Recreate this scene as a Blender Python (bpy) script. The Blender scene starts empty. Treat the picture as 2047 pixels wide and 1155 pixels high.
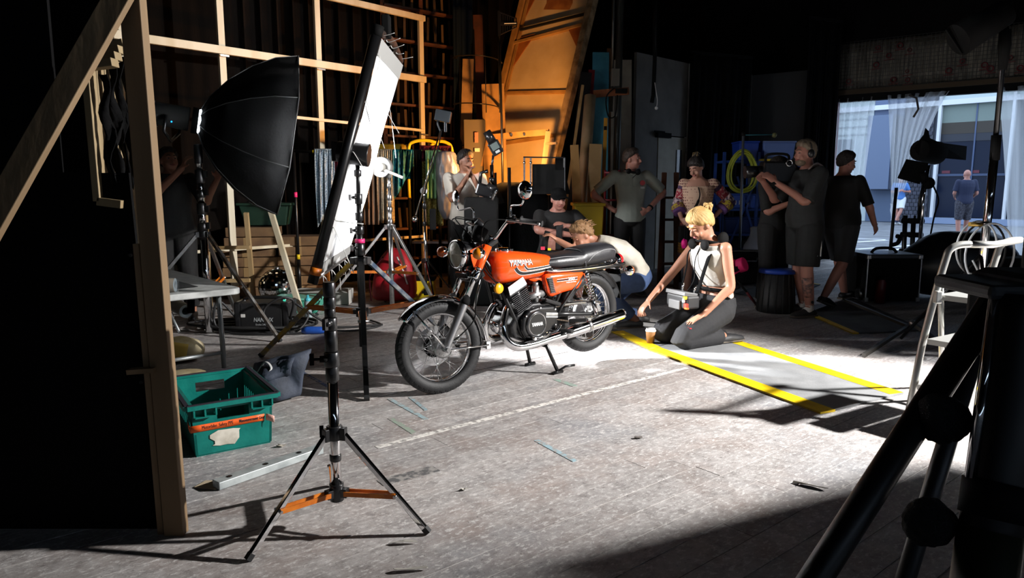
import bpy, bmesh, math, random
from mathutils import Vector as V, Matrix as M4, noise
PI = math.pi; R = math.radians
rnd = random.Random(7)
SC = bpy.context.scene
COL = SC.collection
# ------------------------------------------------------------------ camera
CAMH, PITCH, FPX = 1.35, R(8.33), 1400.0
cd = bpy.data.cameras.new('camera'); cam = bpy.data.objects.new('camera', cd); COL.objects.link(cam)
cam.location = (0, 0, CAMH); cam.rotation_euler = (PI/2-PITCH, 0, 0)
cd.sensor_width = 36; cd.lens = FPX*36/2047; cd.clip_start = 0.05; cd.clip_end = 200
SC.camera = cam
# ------------------------------------------------------------------ sky, lamps, exposure
SC.view_settings.view_transform = 'Standard'; SC.view_settings.look = 'None'
SC.view_settings.gamma = 1; SC.view_settings.use_curve_mapping = False
SC.view_settings.exposure = 0.0
wd = bpy.data.worlds.new('sky'); SC.world = wd; wd.use_nodes = True
wb = wd.node_tree.nodes['Background']; wb.inputs[0].default_value = (0.60, 0.76, 1.0, 1); wb.inputs[1].default_value = 2.9
SC.cycles.max_bounces = 6; SC.cycles.diffuse_bounces = 3; SC.cycles.glossy_bounces = 3
SC.cycles.transmission_bounces = 4; SC.cycles.transparent_max_bounces = 12
SC.cycles.sample_clamp_indirect = 4.0; SC.cycles.caustics_reflective = False; SC.cycles.caustics_refractive = False
def lamp(name, kind, loc, energy, color, to=None, **kw):
    l = bpy.data.lights.new(name, kind); o = bpy.data.objects.new(name, l); COL.objects.link(o)
    o.location = loc; l.energy = energy; l.color = color
    for k, v in kw.items(): setattr(l, k, v)
    if to is not None: o.rotation_euler = (V(to)-V(loc)).to_track_quat('-Z', 'Y').to_euler()
    return o
KEY = V((5.0, 3.55, 2.7))
lamp('key_lamp', 'SPOT', KEY, 3200, (1.0, 0.975, 0.95), to=(0.2, 4.6, 0.9), spot_size=R(150), spot_blend=0.35, shadow_soft_size=0.07)
lamp('warm_lamp', 'SPOT', (0.20, 8.43, 1.60), 300, (1.0, 0.43, 0.10), to=(-0.45, 9.10, 1.80), spot_size=R(128), spot_blend=0.25, shadow_soft_size=0.06)
lamp('softbox_lamp', 'AREA', (-2.35, 6.54, 1.84), 12, (0.97, 0.97, 1.0), to=(-1.5, 7.03, 1.66), shape='DISK', size=0.8, spread=R(58))
lamp('added_silk_lamp', 'AREA', (-2.28, 6.42, 1.84), 420, (0.97, 0.98, 1.0), to=(-1.03, 5.55, 1.45), shape='DISK', size=0.25, spread=R(62))  # added second lamp in the softbox, brightening the silk and people beyond it
# ------------------------------------------------------------------ photo to place: ground points and points at a known distance
def ray(px, py):
    dx = (px-1023.5)/FPX; dd = (py-577.5)/FPX; c, s = math.cos(PITCH), math.sin(PITCH)
    return V((dx, c-dd*s, -s-dd*c))
def G(px, py, z=0.0):
    d = ray(px, py); t = (z-CAMH)/d.z
    return V((d.x*t, d.y*t, z))
def P(px, py, Y):
    d = ray(px, py); t = Y/d.y
    return V((d.x*t, Y, CAMH+d.z*t))
# ------------------------------------------------------------------ mesh builder
def frame(d, up=(0, 0, 1)):
    z = V(d).normalized(); u = V(up)
    if abs(z.dot(u.normalized())) > 0.98: u = V((1, 0, 0)) if abs(z.x) < 0.9 else V((0, 1, 0))
    x = u.cross(z).normalized(); y = z.cross(x)
    return x, y, z
class MB:
    def __init__(s): s.v = []; s.f = []; s.s = []; s.m = []
    def add(s, vs, fs, smooth=False, mi=0, M=None):
        b = len(s.v)
        s.v += [tuple(M @ V(p)) if M else tuple(p) for p in vs]
        s.f += [[b+i for i in f] for f in fs]; s.s += [smooth]*len(fs); s.m += [mi]*len(fs)
        return s
    def box(s, c, d, rot=None, mi=0):
        x, y, z = d[0]/2, d[1]/2, d[2]/2
        vs = [V((i*x, j*y, k*z)) for k in (-1, 1) for j in (-1, 1) for i in (-1, 1)]
        if rot: vs = [rot @ p for p in vs]
        return s.add([V(c)+p for p in vs], [(0,2,3,1),(4,5,7,6),(0,1,5,4),(2,6,7,3),(0,4,6,2),(1,3,7,5)], mi=mi)
    def hexa(s, lo, hi, mi=0):
        return s.add(list(lo)+list(hi), [(3,2,1,0),(4,5,6,7),(0,1,5,4),(1,2,6,5),(2,3,7,6),(3,0,4,7)], mi=mi)
    def beam(s, a, b, w, h, up=(0, 0, 1), mi=0):
        a, b = V(a), V(b); x, y, z = frame(b-a, up); x = x*w/2; y = y*h/2
        return s.hexa([a-x-y, a+x-y, a+x+y, a-x+y], [b-x-y, b+x-y, b+x+y, b-x+y], mi)
    def loft(s, rings, smooth=True, caps=True, closed=False, mi=0):
        n = len(rings[0]); vs = [p for r in rings for p in r]; fs = []; k = len(rings)
        for i in range(k if closed else k-1):
            a, b = i*n, ((i+1) % k)*n
            for j in range(n): fs.append((a+j, a+(j+1) % n, b+(j+1) % n, b+j))
        s.add(vs, fs, smooth, mi)
        if caps and not closed:
            b = len(s.v)-len(vs)
            s.f += [[b+j for j in range(n)][::-1], [b+(k-1)*n+j for j in range(n)]]; s.s += [False]*2; s.m += [mi]*2
        return s
    def cyl(s, a, b, r0, r1=None, n=12, caps=True, mi=0):
        a, b = V(a), V(b); x, y, z = frame(b-a); r1 = r0 if r1 is None else r1
        ring = lambda c, r: [c+x*(r*math.cos(2*PI*i/n))+y*(r*math.sin(2*PI*i/n)) for i in range(n)]
        return s.loft([ring(a, r0), ring(b, r1)], True, caps, mi=mi)
    def tube(s, pts, r, n=8, closed=False, caps=True, flat=None, mi=0):
        pts = [V(p) for p in pts]; k = len(pts); rs = r if isinstance(r, (list, tuple)) else [r]*k
        x, y, z = frame(pts[1]-pts[0]); rings = []
        for i in range(k):
            a = pts[i-1] if i or closed else pts[i]; b = pts[(i+1) % k] if i < k-1 or closed else pts[i]
            t = (b-a).normalized(); x = (x-t*x.dot(t)).normalized(); y = t.cross(x); q = flat or 1
            rings.append([pts[i]+x*(rs[i]*math.cos(2*PI*j/n))+y*(rs[i]*q*math.sin(2*PI*j/n)) for j in range(n)])
        return s.loft(rings, True, caps, closed, mi)
    def lathe(s, prof, n=24, M=None, smooth=True, mi=0):
        vs = []; fs = []; k = len(prof)
        for r, z in prof:
            for i in range(n): vs.append(V((r*math.cos(2*PI*i/n), r*math.sin(2*PI*i/n), z)))
        for i in range(k-1):
            for j in range(n): fs.append((i*n+j, i*n+(j+1) % n, (i+1)*n+(j+1) % n, (i+1)*n+j))
        return s.add(vs, fs, smooth, mi, M)
    def ball(s, c, r, n=12, m=8, M=None, mi=0):
        r = r if isinstance(r, (list, tuple)) else (r, r, r); vs = []; fs = []
        for i in range(m+1):
            t = PI*i/m; t = min(max(t, 0.02), PI-0.02)
            for j in range(n):
                p = V((r[0]*math.sin(t)*math.cos(2*PI*j/n), r[1]*math.sin(t)*math.sin(2*PI*j/n), r[2]*math.cos(t)))
                vs.append(V(c)+(M.to_3x3() @ p if M else p))
        for i in range(m):
            for j in range(n): fs.append((i*n+j, (i+1)*n+j, (i+1)*n+(j+1) % n, i*n+(j+1) % n))
        s.add(vs, fs, True, mi)
        b = len(s.v)-len(vs)
        s.f += [[b+j for j in range(n)], [b+m*n+j for j in range(n)][::-1]]; s.s += [True]*2; s.m += [mi]*2
        return s
    def torus(s, c, axis, R0, r, n=24, m=8, mi=0):
        x, y, z = frame(axis); c = V(c)
        return s.loft([[c+(x*math.cos(a)+y*math.sin(a))*(R0+r*math.cos(b))+z*(r*math.sin(b)) for b in [2*PI*j/m for j in range(m)]] for a in [2*PI*i/n for i in range(n)]], True, False, True, mi)
    def prism(s, poly, h, M=None, smooth=False, mi=0):
        n = len(poly); vs = [V((p[0], p[1], 0)) for p in poly]+[V((p[0], p[1], h)) for p in poly]
        fs = [tuple(range(n))[::-1], tuple(range(n, 2*n))]+[(i, (i+1) % n, n+(i+1) % n, n+i) for i in range(n)]
        return s.add(vs, fs, smooth, mi, M)
    def grid(s, fn, nu, nv, smooth=True, mi=0):
        vs = [V(fn(i/nu, j/nv)) for j in range(nv+1) for i in range(nu+1)]; w = nu+1
        return s.add(vs, [(j*w+i, j*w+i+1, (j+1)*w+i+1, (j+1)*w+i) for j in range(nv) for i in range(nu)], smooth, mi)
    def mesh(s, name):
        me = bpy.data.meshes.new(name); me.from_pydata(s.v, [], s.f)
        me.polygons.foreach_set('use_smooth', s.s); me.polygons.foreach_set('material_index', s.m)
        bm = bmesh.new(); bm.from_mesh(me); bmesh.ops.recalc_face_normals(bm, faces=bm.faces); bm.to_mesh(me); bm.free()
        return me
def link(name, me, mat, parent=None, bevel=0.0, solid=0.0, sub=0, seg=2):
    o = bpy.data.objects.new(name, me); COL.objects.link(o)
    for m in (mat if isinstance(mat, (list, tuple)) else [mat]): me.materials.append(m)
    if parent is not None:
        o.parent = parent
        if parent.get('_w'): o.matrix_parent_inverse = M4.LocRotScale(parent.location, parent.rotation_euler, parent.scale).inverted(); 
    if solid:
        d = o.modifiers.new('thick', 'SOLIDIFY'); d.thickness = solid; d.offset = 0
    if bevel:
        d = o.modifiers.new('edge', 'BEVEL'); d.width = bevel; d.segments = seg; d.limit_method = 'ANGLE'; d.angle_limit = R(40)
    if sub:
        d = o.modifiers.new('sub', 'SUBSURF'); d.levels = d.render_levels = sub
    return o
def obj(name, mb, mat, parent=None, **kw): return link(name, mb.mesh(name), mat, parent, **kw)
def tag(o, label, cat, group=None, kind=None):
    o['label'] = label
    if cat: o['category'] = cat
    if group: o['group'] = group
    if kind: o['kind'] = kind
    return o
def thing(name, label, cat, loc=(0, 0, 0), rz=0.0, group=None, world=False):
    """an Empty at the thing's base; world=True: its parts are given in world coordinates"""
    o = bpy.data.objects.new(name, None); COL.objects.link(o); o.empty_display_size = 0.1
    o.location = loc; o.rotation_euler = (0, 0, rz)
    if world: o['_w'] = 1
    return tag(o, label, cat, group)
def struct(name, mb, mat, **kw):
    o = obj(name, mb, mat, **kw); o['kind'] = 'structure'; return o
def dup(root, loc, rz=None, label=None):
    r = root.copy(); COL.objects.link(r); r.location = loc
    if rz is not None: r.rotation_euler = (0, 0, rz)
    if label: r['label'] = label
    for ch in list(root.children):
        c = ch.copy(); COL.objects.link(c); c.parent = r
        for g in list(ch.children):
            d = g.copy(); COL.objects.link(d); d.parent = c
    return r
def text_mesh(txt, size, bold=0.0):
    c = bpy.data.curves.new('lettering', 'FONT'); c.body = txt; c.size = size; c.align_x = 'CENTER'; c.align_y = 'CENTER'; c.offset = bold; c.resolution_u = 3
    o = bpy.data.objects.new('lettering', c); COL.objects.link(o)
    dg = bpy.context.evaluated_depsgraph_get(); dg.update()
    me = bpy.data.meshes.new_from_object(o.evaluated_get(dg))
    bpy.data.objects.remove(o); bpy.data.curves.remove(c)
    return me
def lettering(name, txt, size, mat, parent, fn, bold=0.0, sx=1.0):
    me = text_mesh(txt, size, bold); me.materials.clear()
    for v in me.vertices: v.co = fn(v.co.x*sx, v.co.y)
    return link(name, me, mat, parent)
def bez(p0, p1, p2, p3, n=10):
    p0, p1, p2, p3 = V(p0), V(p1), V(p2), V(p3); o = []
    for i in range(n+1):
        t = i/n; q = 1-t; o.append(p0*q**3+p1*3*q*q*t+p2*3*q*t*t+p3*t**3)
    return o
def spline(pts, k=6):
    pts = [V(p) for p in pts]; o = []
    for i in range(len(pts)-1):
        a = pts[max(i-1, 0)]; b = pts[i]; c = pts[i+1]; d = pts[min(i+2, len(pts)-1)]
        for j in range(k):
            t = j/k
            o.append(0.5*((2*b)+(c-a)*t+(2*a-5*b+4*c-d)*t*t+(3*b-a-3*c+d)*t**3))
    return o+[pts[-1]]
# ------------------------------------------------------------------ materials
def lin(h):
    c = [int(h[i:i+2], 16)/255 for i in (1, 3, 5)]
    return tuple(x/12.92 if x <= 0.04045 else ((x+0.055)/1.055)**2.4 for x in c)
MATS = {}
def mat(name, col, rough=0.5, metal=0.0, col2=None, ns=8.0, bump=0.0, bs=40.0, stretch=None, emit=None, es=1.0, alpha=None, trans=0.0, ramp=(0.4, 0.62), coat=0.0, obrand=0.0, spec=None):
    if name in MATS: return MATS[name]
    m = bpy.data.materials.new(name); m.use_nodes = True; nt = m.node_tree; b = nt.nodes['Principled BSDF']
    c1 = lin(col) if isinstance(col, str) else col
    b.inputs['Base Color'].default_value = (*c1, 1); b.inputs['Roughness'].default_value = rough; b.inputs['Metallic'].default_value = metal
    if coat: b.inputs['Coat Weight'].default_value = coat; b.inputs['Coat Roughness'].default_value = 0.05
    if spec is not None: b.inputs['Specular IOR Level'].default_value = spec
    if trans: b.inputs['Transmission Weight'].default_value = trans
    if alpha is not None: b.inputs['Alpha'].default_value = alpha
    if emit: b.inputs['Emission Color'].default_value = (*lin(emit), 1); b.inputs['Emission Strength'].default_value = es
    N, L = nt.nodes, nt.links
    if col2 or bump:
        tc = N.new('ShaderNodeTexCoord'); mp = N.new('ShaderNodeMapping'); L.new(tc.outputs['Object'], mp.inputs[0])
        if stretch: mp.inputs['Scale'].default_value = stretch
    if col2:
        c2 = lin(col2) if isinstance(col2, str) else col2
        n = N.new('ShaderNodeTexNoise'); n.inputs['Scale'].default_value = ns; n.inputs['Detail'].default_value = 6; L.new(mp.outputs[0], n.inputs['Vector'])
        cr = N.new('ShaderNodeValToRGB'); e = cr.color_ramp.elements; e[0].position, e[1].position = ramp; e[0].color = (*c1, 1); e[1].color = (*c2, 1)
        L.new(n.outputs['Fac'], cr.inputs[0]); out = cr.outputs[0]
        if obrand:
            oi = N.new('ShaderNodeObjectInfo'); hs = N.new('ShaderNodeHueSaturation'); mr = N.new('ShaderNodeMapRange')
            mr.inputs[3].default_value = 1-obrand; mr.inputs[4].default_value = 1+obrand
            L.new(oi.outputs['Random'], mr.inputs[0]); L.new(mr.outputs[0], hs.inputs['Value']); L.new(out, hs.inputs['Color']); out = hs.outputs[0]
        L.new(out, b.inputs['Base Color'])
    if bump:
        n2 = N.new('ShaderNodeTexNoise'); n2.inputs['Scale'].default_value = bs; n2.inputs['Detail'].default_value = 5; L.new(mp.outputs[0], n2.inputs['Vector'])
        bn = N.new('ShaderNodeBump'); bn.inputs['Strength'].default_value = bump; bn.inputs['Distance'].default_value = 0.01
        L.new(n2.outputs['Fac'], bn.inputs['Height']); L.new(bn.outputs[0], b.inputs['Normal'])
    MATS[name] = m
    return m
CHROME = mat('chrome', (0.86, 0.86, 0.87), 0.07, 1.0)
STEEL = mat('steel', (0.55, 0.55, 0.56), 0.28, 1.0, (0.4, 0.4, 0.4), 20)
ALU = mat('brushed_aluminium', (0.62, 0.62, 0.62), 0.38, 1.0, (0.5, 0.5, 0.5), 30)
BLACK = mat('black_paint', (0.005, 0.005, 0.0055), 0.32)
BLKMAT = mat('matte_black', (0.006, 0.006, 0.006), 0.8, spec=.1)
BLKFAB = mat('black_cloth', (0.003, 0.003, 0.0033), 0.95, bump=0.3, bs=60, spec=0.1)
RUBBER = mat('rubber', (0.009, 0.009, 0.010), 0.62, bump=0.15, bs=120)
PINE = mat('pine', '#b89c72', 0.6, 0, '#96794f', 5, 0.15, 30, (1, 1, 0.12))
PALEPINE = mat('pale_pine', '#e4dac2', 0.6, 0, '#cfc0a0', 4, 0.1, 30, (1, 1, 0.15))
ORANGE_STRUT = mat('orange_paint', '#d2761a', 0.45, 0, '#b85f10', 20)
WHITE = mat('white_paint', '#e8e6e2', 0.5)
YELLOW = mat('yellow_plastic', '#e6c81e', 0.45)
PINK = mat('pink_plastic', '#f0307a', 0.5)
def cloth(n, c, c2=None, ns=6): return mat('cloth_'+n, c, .88, 0, c2, ns, bump=.25, bs=30, spec=.15)
cloth('dark_maroon', '#3a0814')
# ------------------------------------------------------------------ the building: floor of old stage boards, dark walls, dock opening
def floor_mat():
    m = bpy.data.materials.new('worn_stage_boards'); m.use_nodes = True; nt = m.node_tree; N, L = nt.nodes, nt.links; b = N['Principled BSDF']
    g = N.new('ShaderNodeNewGeometry'); oi = N.new('ShaderNodeObjectInfo')
    rot = N.new('ShaderNodeMapping'); rot.inputs['Rotation'].default_value = (0, 0, -R(39)); L.new(g.outputs['Position'], rot.inputs[0])
    def nz(scale, det, src, st=None, rough=0.55):
        n = N.new('ShaderNodeTexNoise'); n.inputs['Scale'].default_value = scale; n.inputs['Detail'].default_value = det; n.inputs['Roughness'].default_value = rough
        if st:
            mp = N.new('ShaderNodeMapping'); mp.inputs['Scale'].default_value = st; L.new(src, mp.inputs[0]); src = mp.outputs[0]
        L.new(src, n.inputs['Vector']); return n.outputs['Fac']
    def ramp(src, stops):
        r = N.new('ShaderNodeValToRGB'); e = r.color_ramp.elements
        while len(e) < len(stops): e.new(0.5)
        for x, (p, c) in zip(e, stops): x.position = p; x.color = (*c, 1) if isinstance(c, tuple) else (c, c, c, 1)
        L.new(src, r.inputs[0]); return r.outputs[0]
    def mix(fac, a, bb, t='MIX'):
        x = N.new('ShaderNodeMix'); x.data_type = 'RGBA'; x.blend_type = t
        if isinstance(fac, float): x.inputs[0].default_value = fac
        else: L.new(fac, x.inputs[0])
        for k, q in ((6, a), (7, bb)):
            if isinstance(q, tuple): x.inputs[k].default_value = (*q, 1)
            else: L.new(q, x.inputs[k])
        return x.outputs[2]
    pos = g.outputs['Position']; al = rot.outputs[0]
    grain = nz(9, 8, al, (0.6, 6, 1), 0.7); big = nz(0.75, 4, pos); blot = nz(2.6, 5, pos, None, 0.6); mid = nz(11, 9, pos, None, 0.72); fine = nz(34, 7, al, (0.8, 1.35, 1), 0.75); spk = nz(70, 5, pos, None, 0.7)
    base = ramp(mid, [(0.30, (0.20, 0.185, 0.18)), (0.47, (0.36, 0.335, 0.325)), (0.62, (0.47, 0.445, 0.435))])
    base = mix(ramp(blot, [(0.46, 0.0), (0.66, 0.7)]), base, (0.31, 0.25, 0.225))
    base = mix(ramp(big, [(0.50, 0.0), (0.62, 0.55)]), base, (0.25, 0.265, 0.29))
    base = mix(ramp(grain, [(0.50, 0.0), (0.72, 0.35)]), base, (0.55, 0.53, 0.51))
    base = mix(ramp(fine, [(0.53, 0.0), (0.60, 0.9)]), base, (0.62, 0.60, 0.585))
    base = mix(ramp(fine, [(0.34, 0.85), (0.42, 0.0)]), base, (0.15, 0.135, 0.13))
    base = mix(ramp(spk, [(0.62, 0.0), (0.68, 0.8)]), base, (0.10, 0.09, 0.085))
    base = mix(ramp(nz(1.7, 6, pos, None, 0.68), [(0.63, 0.0), (0.71, 0.6)]), base, (0.13, 0.14, 0.16))
    hs = N.new('ShaderNodeHueSaturation'); mr = N.new('ShaderNodeMapRange'); mr.inputs[3].default_value = 0.86; mr.inputs[4].default_value = 1.1
    L.new(oi.outputs['Random'], mr.inputs[0]); L.new(mr.outputs[0], hs.inputs['Value']); L.new(base, hs.inputs['Color']); L.new(hs.outputs[0], b.inputs['Base Color'])
    b.inputs['Roughness'].default_value = 0.6
    bn = N.new('ShaderNodeBump'); bn.inputs['Strength'].default_value = 0.7; bn.inputs['Distance'].default_value = 0.006
    L.new(mix(0.5, grain, fine), bn.inputs['Height']); L.new(bn.outputs[0], b.inputs['Normal'])
    return m
FLOOR = floor_mat()
GAP = mat('floor_gap_dirt', (0.74, 0.71, 0.68), 0.9, 0, (0.42, 0.39, 0.37), 2.5)
u = V((math.cos(R(39)), math.sin(R(39)), 0)); w = V((-u.y, u.x, 0))
C0 = V((4.05, 15.1, 0)); JL = V((6.0, 13.3, 0)); dd = V((0.79, -0.613, 0)); JR = JL+dd*4.6; WE = JL+dd*7.5
WL = C0-u*16
floor = struct('floor', MB().prism([(WL.x-1, WL.y-12), (14, -4), (13, 6), (WE.x, WE.y), (C0.x, C0.y), (WL.x-.5, WL.y)], 0.2, M4.Translation((0, 0, -0.2035))), GAP)
PW = 0.142
fr = random.Random(3); npl = 0; shared = {}; rest = MB(); cand = []
for i in range(-30, 78):
    off = 0.9+i*PW; s = -9.0+fr.uniform(0, 3.2)
    while s < 14:
        ln = fr.choice((2.8, 3.6, 4.4)); mid = u*(s+ln/2)+w*off; s += ln
        a, e = mid-u*(ln/2), mid+u*(ln/2)
        if max(a.y, e.y) < 0.6 or mid.x < -8.2 or mid.x > 7.6 or mid.y > 12.2: continue
        cand.append((mid.y+abs(mid.x)*0.6+(6 if abs(mid.x) > mid.y*0.8+0.9 else 0), mid, ln))
cand.sort(key=lambda t: t[0])
for k, (q, mid, ln) in enumerate(cand):
    if k < 298:
        if ln not in shared:
            me = MB().box((0, 0, -0.009), (ln-0.002, PW-0.0055, 0.018)).mesh('plank'); me.materials.append(FLOOR); shared[ln] = me
        o = bpy.data.objects.new('plank', shared[ln]); COL.objects.link(o); npl += 1
        o.location = (mid.x, mid.y, fr.uniform(-0.0009, 0.0009)); o.rotation_euler = (0, 0, R(39)); o.parent = floor
    else:
        rest.box(mid+V((0, 0, -0.0095)), (ln-0.002, PW-0.0055, 0.018), M4.Rotation(R(39), 3, 'Z'))
o = obj('far_plank', rest, FLOOR, floor); o['kind'] = 'stuff'
BRWALL = mat('dark_brown_boards', '#0e0906', 0.9, 0, '#060403', 3, 0.4, 20, (3, 3, 0.3), spec=.08)
DKWALL = mat('dark_wall', '#100e0d', 0.9, 0, '#070606', 2, spec=.1)
def wall(name, a, b, z0, z1, m, t=0.15):
    a, b = V(a), V(b); n = V((-(b-a).y, (b-a).x, 0)).normalized()*t
    return struct(name, MB().hexa([a+V((0, 0, z0)), b+V((0, 0, z0)), b+n+V((0, 0, z0)), a+n+V((0, 0, z0))], [a+V((0, 0, z1)), b+V((0, 0, z1)), b+n+V((0, 0, z1)), a+n+V((0, 0, z1))]), m)
HT = 5.6
wb_ = wall('wall_back', WL, C0, 0, HT, BRWALL)
# timber boarding of the back wall, board by board where it shows
for i in range(46):
    s0 = 0.3+i*0.21; c = C0-u*s0-w*0.012
    if fr.random() < .04: continue
    o = obj('board', MB().beam(c+V((0, 0, 0.02)), c+V((0, 0, fr.choice((4.9, 5.2, 5.5)))), 0.2, 0.022, u), mat('wall_board', '#150d07', 0.85, 0, '#080503', 2.5, 0.4, 25, (3, 3, .3), obrand=.35, spec=.08), wb_)
    o['_n'] = 1
wall('wall_left', WL+V((0, -12, 0)), WL, 0, HT, DKWALL)
wall('wall_right', WE, WE+V((1.5, -16, 0)), 0, HT, DKWALL)
wall('wall_front', WL+V((0, -12, 0)), WE+V((1.5, -16, 0)), 0, HT, DKWALL, -0.15)
wdk = wall('wall_dock', C0, JL, 0, HT, DKWALL)
wall('wall_dock_header', JL, JR, 3.0, HT, DKWALL)
wall('wall_dock_side', JR, WE, 0, HT, DKWALL)
struct('ceiling', MB().prism([(WL.x-1, WL.y-13), (16, -5), (15, 6), (WE.x+.5, WE.y+.3), (C0.x, C0.y+.3), (WL.x-1, WL.y)], 0.15, M4.Translation((0, 0, HT))), DKWALL)
nrm = V((dd.y, -dd.x, 0)).normalized(); nrm = nrm if nrm.y < 0 else -nrm
# red painted jamb of the dock opening
struct('trim_1', MB().beam(JL+nrm*.03+V((0, 0, 0)), JL+nrm*.03+V((0, 0, 2.98)), 0.12, 0.10, dd), mat('red_jamb', '#7c2f36', 0.6, 0, '#5d2028', 6))
struct('trim_2', MB().beam(JL+nrm*.06+V((0, 0, 2.94)), JR+nrm*.06+V((0, 0, 2.94)), 0.16, 0.14), BLKMAT)

# the key lamp's own housing on a stand off to the right, unseen; barn doors shaped to cut the beam
kl = thing('film_lamp', 'black film lamp with barn doors on a stand outside the picture to the right', 'lamp', (KEY.x, KEY.y, 0), world=True)
obj('housing', MB().cyl(KEY+V((.12, 0, 0)), KEY+V((.5, 0, .06)), .2, .14, 20), BLKMAT, kl); obj('stand_pole', MB().cyl((KEY.x+.3, KEY.y, 0), (KEY.x+.3, KEY.y, KEY.z-.1), .025), BLKMAT, kl)
for k in range(3): a = 2*PI*k/3+.5; obj('leg', MB().cyl((KEY.x+.3, KEY.y, .9), (KEY.x+.3+.7*math.cos(a), KEY.y+.7*math.sin(a), .01), .014), BLKMAT, kl)
def door(d, side, wd_, up):
    d = V(d).normalized(); a = KEY+d*.5; s_ = V(side).normalized()
    return obj('barn_door', MB().hexa([a+up*q+s_*k+d*e for q, k, e in ((-1, 0, 0), (-1, wd_, 0), (-1, wd_, .004), (-1, 0, .004))], [a+up*q+s_*k+d*e for q, k, e in ((1, 0, 0), (1, wd_, 0), (1, wd_, .004), (1, 0, .004))]), BLKMAT, kl)
door((-.762, .648, -.25), (.648, .762, 0), 1.2, V((0, 0, .9)))
door((-.965, -.262, -.3), (.262, -.965, 0), .55, V((0, 0, .9)))
door((-1, .1, .17), (0, 0, 1), .7, V((.1, 1, 0))*1.1)

fg = thing('added_flag', 'unseen black flag added outside the picture to the right to shade the front boards', 'flag', (3.45, 3.1, 0), world=True)  # unseen flag added to throw shade on the front boards
fq = [KEY.lerp(V(q), .38) for q in ((.0, 2.36, 0), (2.1, 3.32, 0), (3.0, 2.7, 0), (.95, 1.55, 0))]
obj('cloth', MB().add(fq, [(0, 1, 2, 3)]), BLKFAB, fg, solid=.01); obj('stand_pole', MB().cyl((fq[2].x, fq[2].y, 0), fq[2], .015), BLACK, fg)
# ------------------------------------------------------------------ the motorcycle: x forward, y to its left (the side in view), z up
ORG = mat('orange_enamel', (0.90, 0.088, 0.010), 0.22, 0, coat=0.6)
LEATHER = mat('black_vinyl', (0.018, 0.018, 0.021), 0.42, 0, bump=0.12, bs=90)
DKALLOY = mat('dark_engine_alloy', (0.035, 0.035, 0.037), 0.35, 0.4, bump=0.1, bs=150)
BLKENG = mat('black_engine_enamel', (0.010, 0.010, 0.011), 0.25)
CAST = mat('cast_alloy', (0.50, 0.50, 0.50), 0.42, 0.9, (0.38, 0.38, 0.38), 40)
AMBER = mat('amber_lens', (0.85, 0.27, 0.01), 0.18, 0, coat=0.5)
AMBERD = mat('orange_lens', (0.70, 0.12, 0.01), 0.2, 0, coat=0.5)
REDL = mat('red_lens', (0.5, 0.01, 0.015), 0.18, 0, coat=0.5)
WHT = mat('white_sticker', (0.85, 0.85, 0.85), 0.4)
BLK = mat('black_sticker', (0.006, 0.006, 0.006), 0.4)
SKINGREY = mat('fork_slider_alloy', (0.36, 0.36, 0.37), 0.36, 0.9)
PSI = 39.0
bike = thing('motorcycle', 'orange 1970s motorcycle with black seat and chrome exhaust on its centre stand', 'motorcycle')
RZ = 0.385
UP = 0.075
def disc_axis(mb, c, r0, r1, y0, y1, n=32):     # ring plate around the y axis
    rings = []
    for (r, y) in ((r0, y0), (r1, y0), (r1, y1), (r0, y1)):
        rings.append([V((c[0]+r*math.cos(2*PI*i/n), y, c[2]+r*math.sin(2*PI*i/n))) for i in range(n)])
    k = len(mb.v); mb.v += [tuple(p) for q in rings for p in q]
    for a in range(4):
        b2 = (a+1) % 4
        for j in range(n):
            mb.f.append([k+a*n+j, k+a*n+(j+1) % n, k+b2*n+(j+1) % n, k+b2*n+j]); mb.s.append(False); mb.m.append(0)
    return mb
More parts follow.
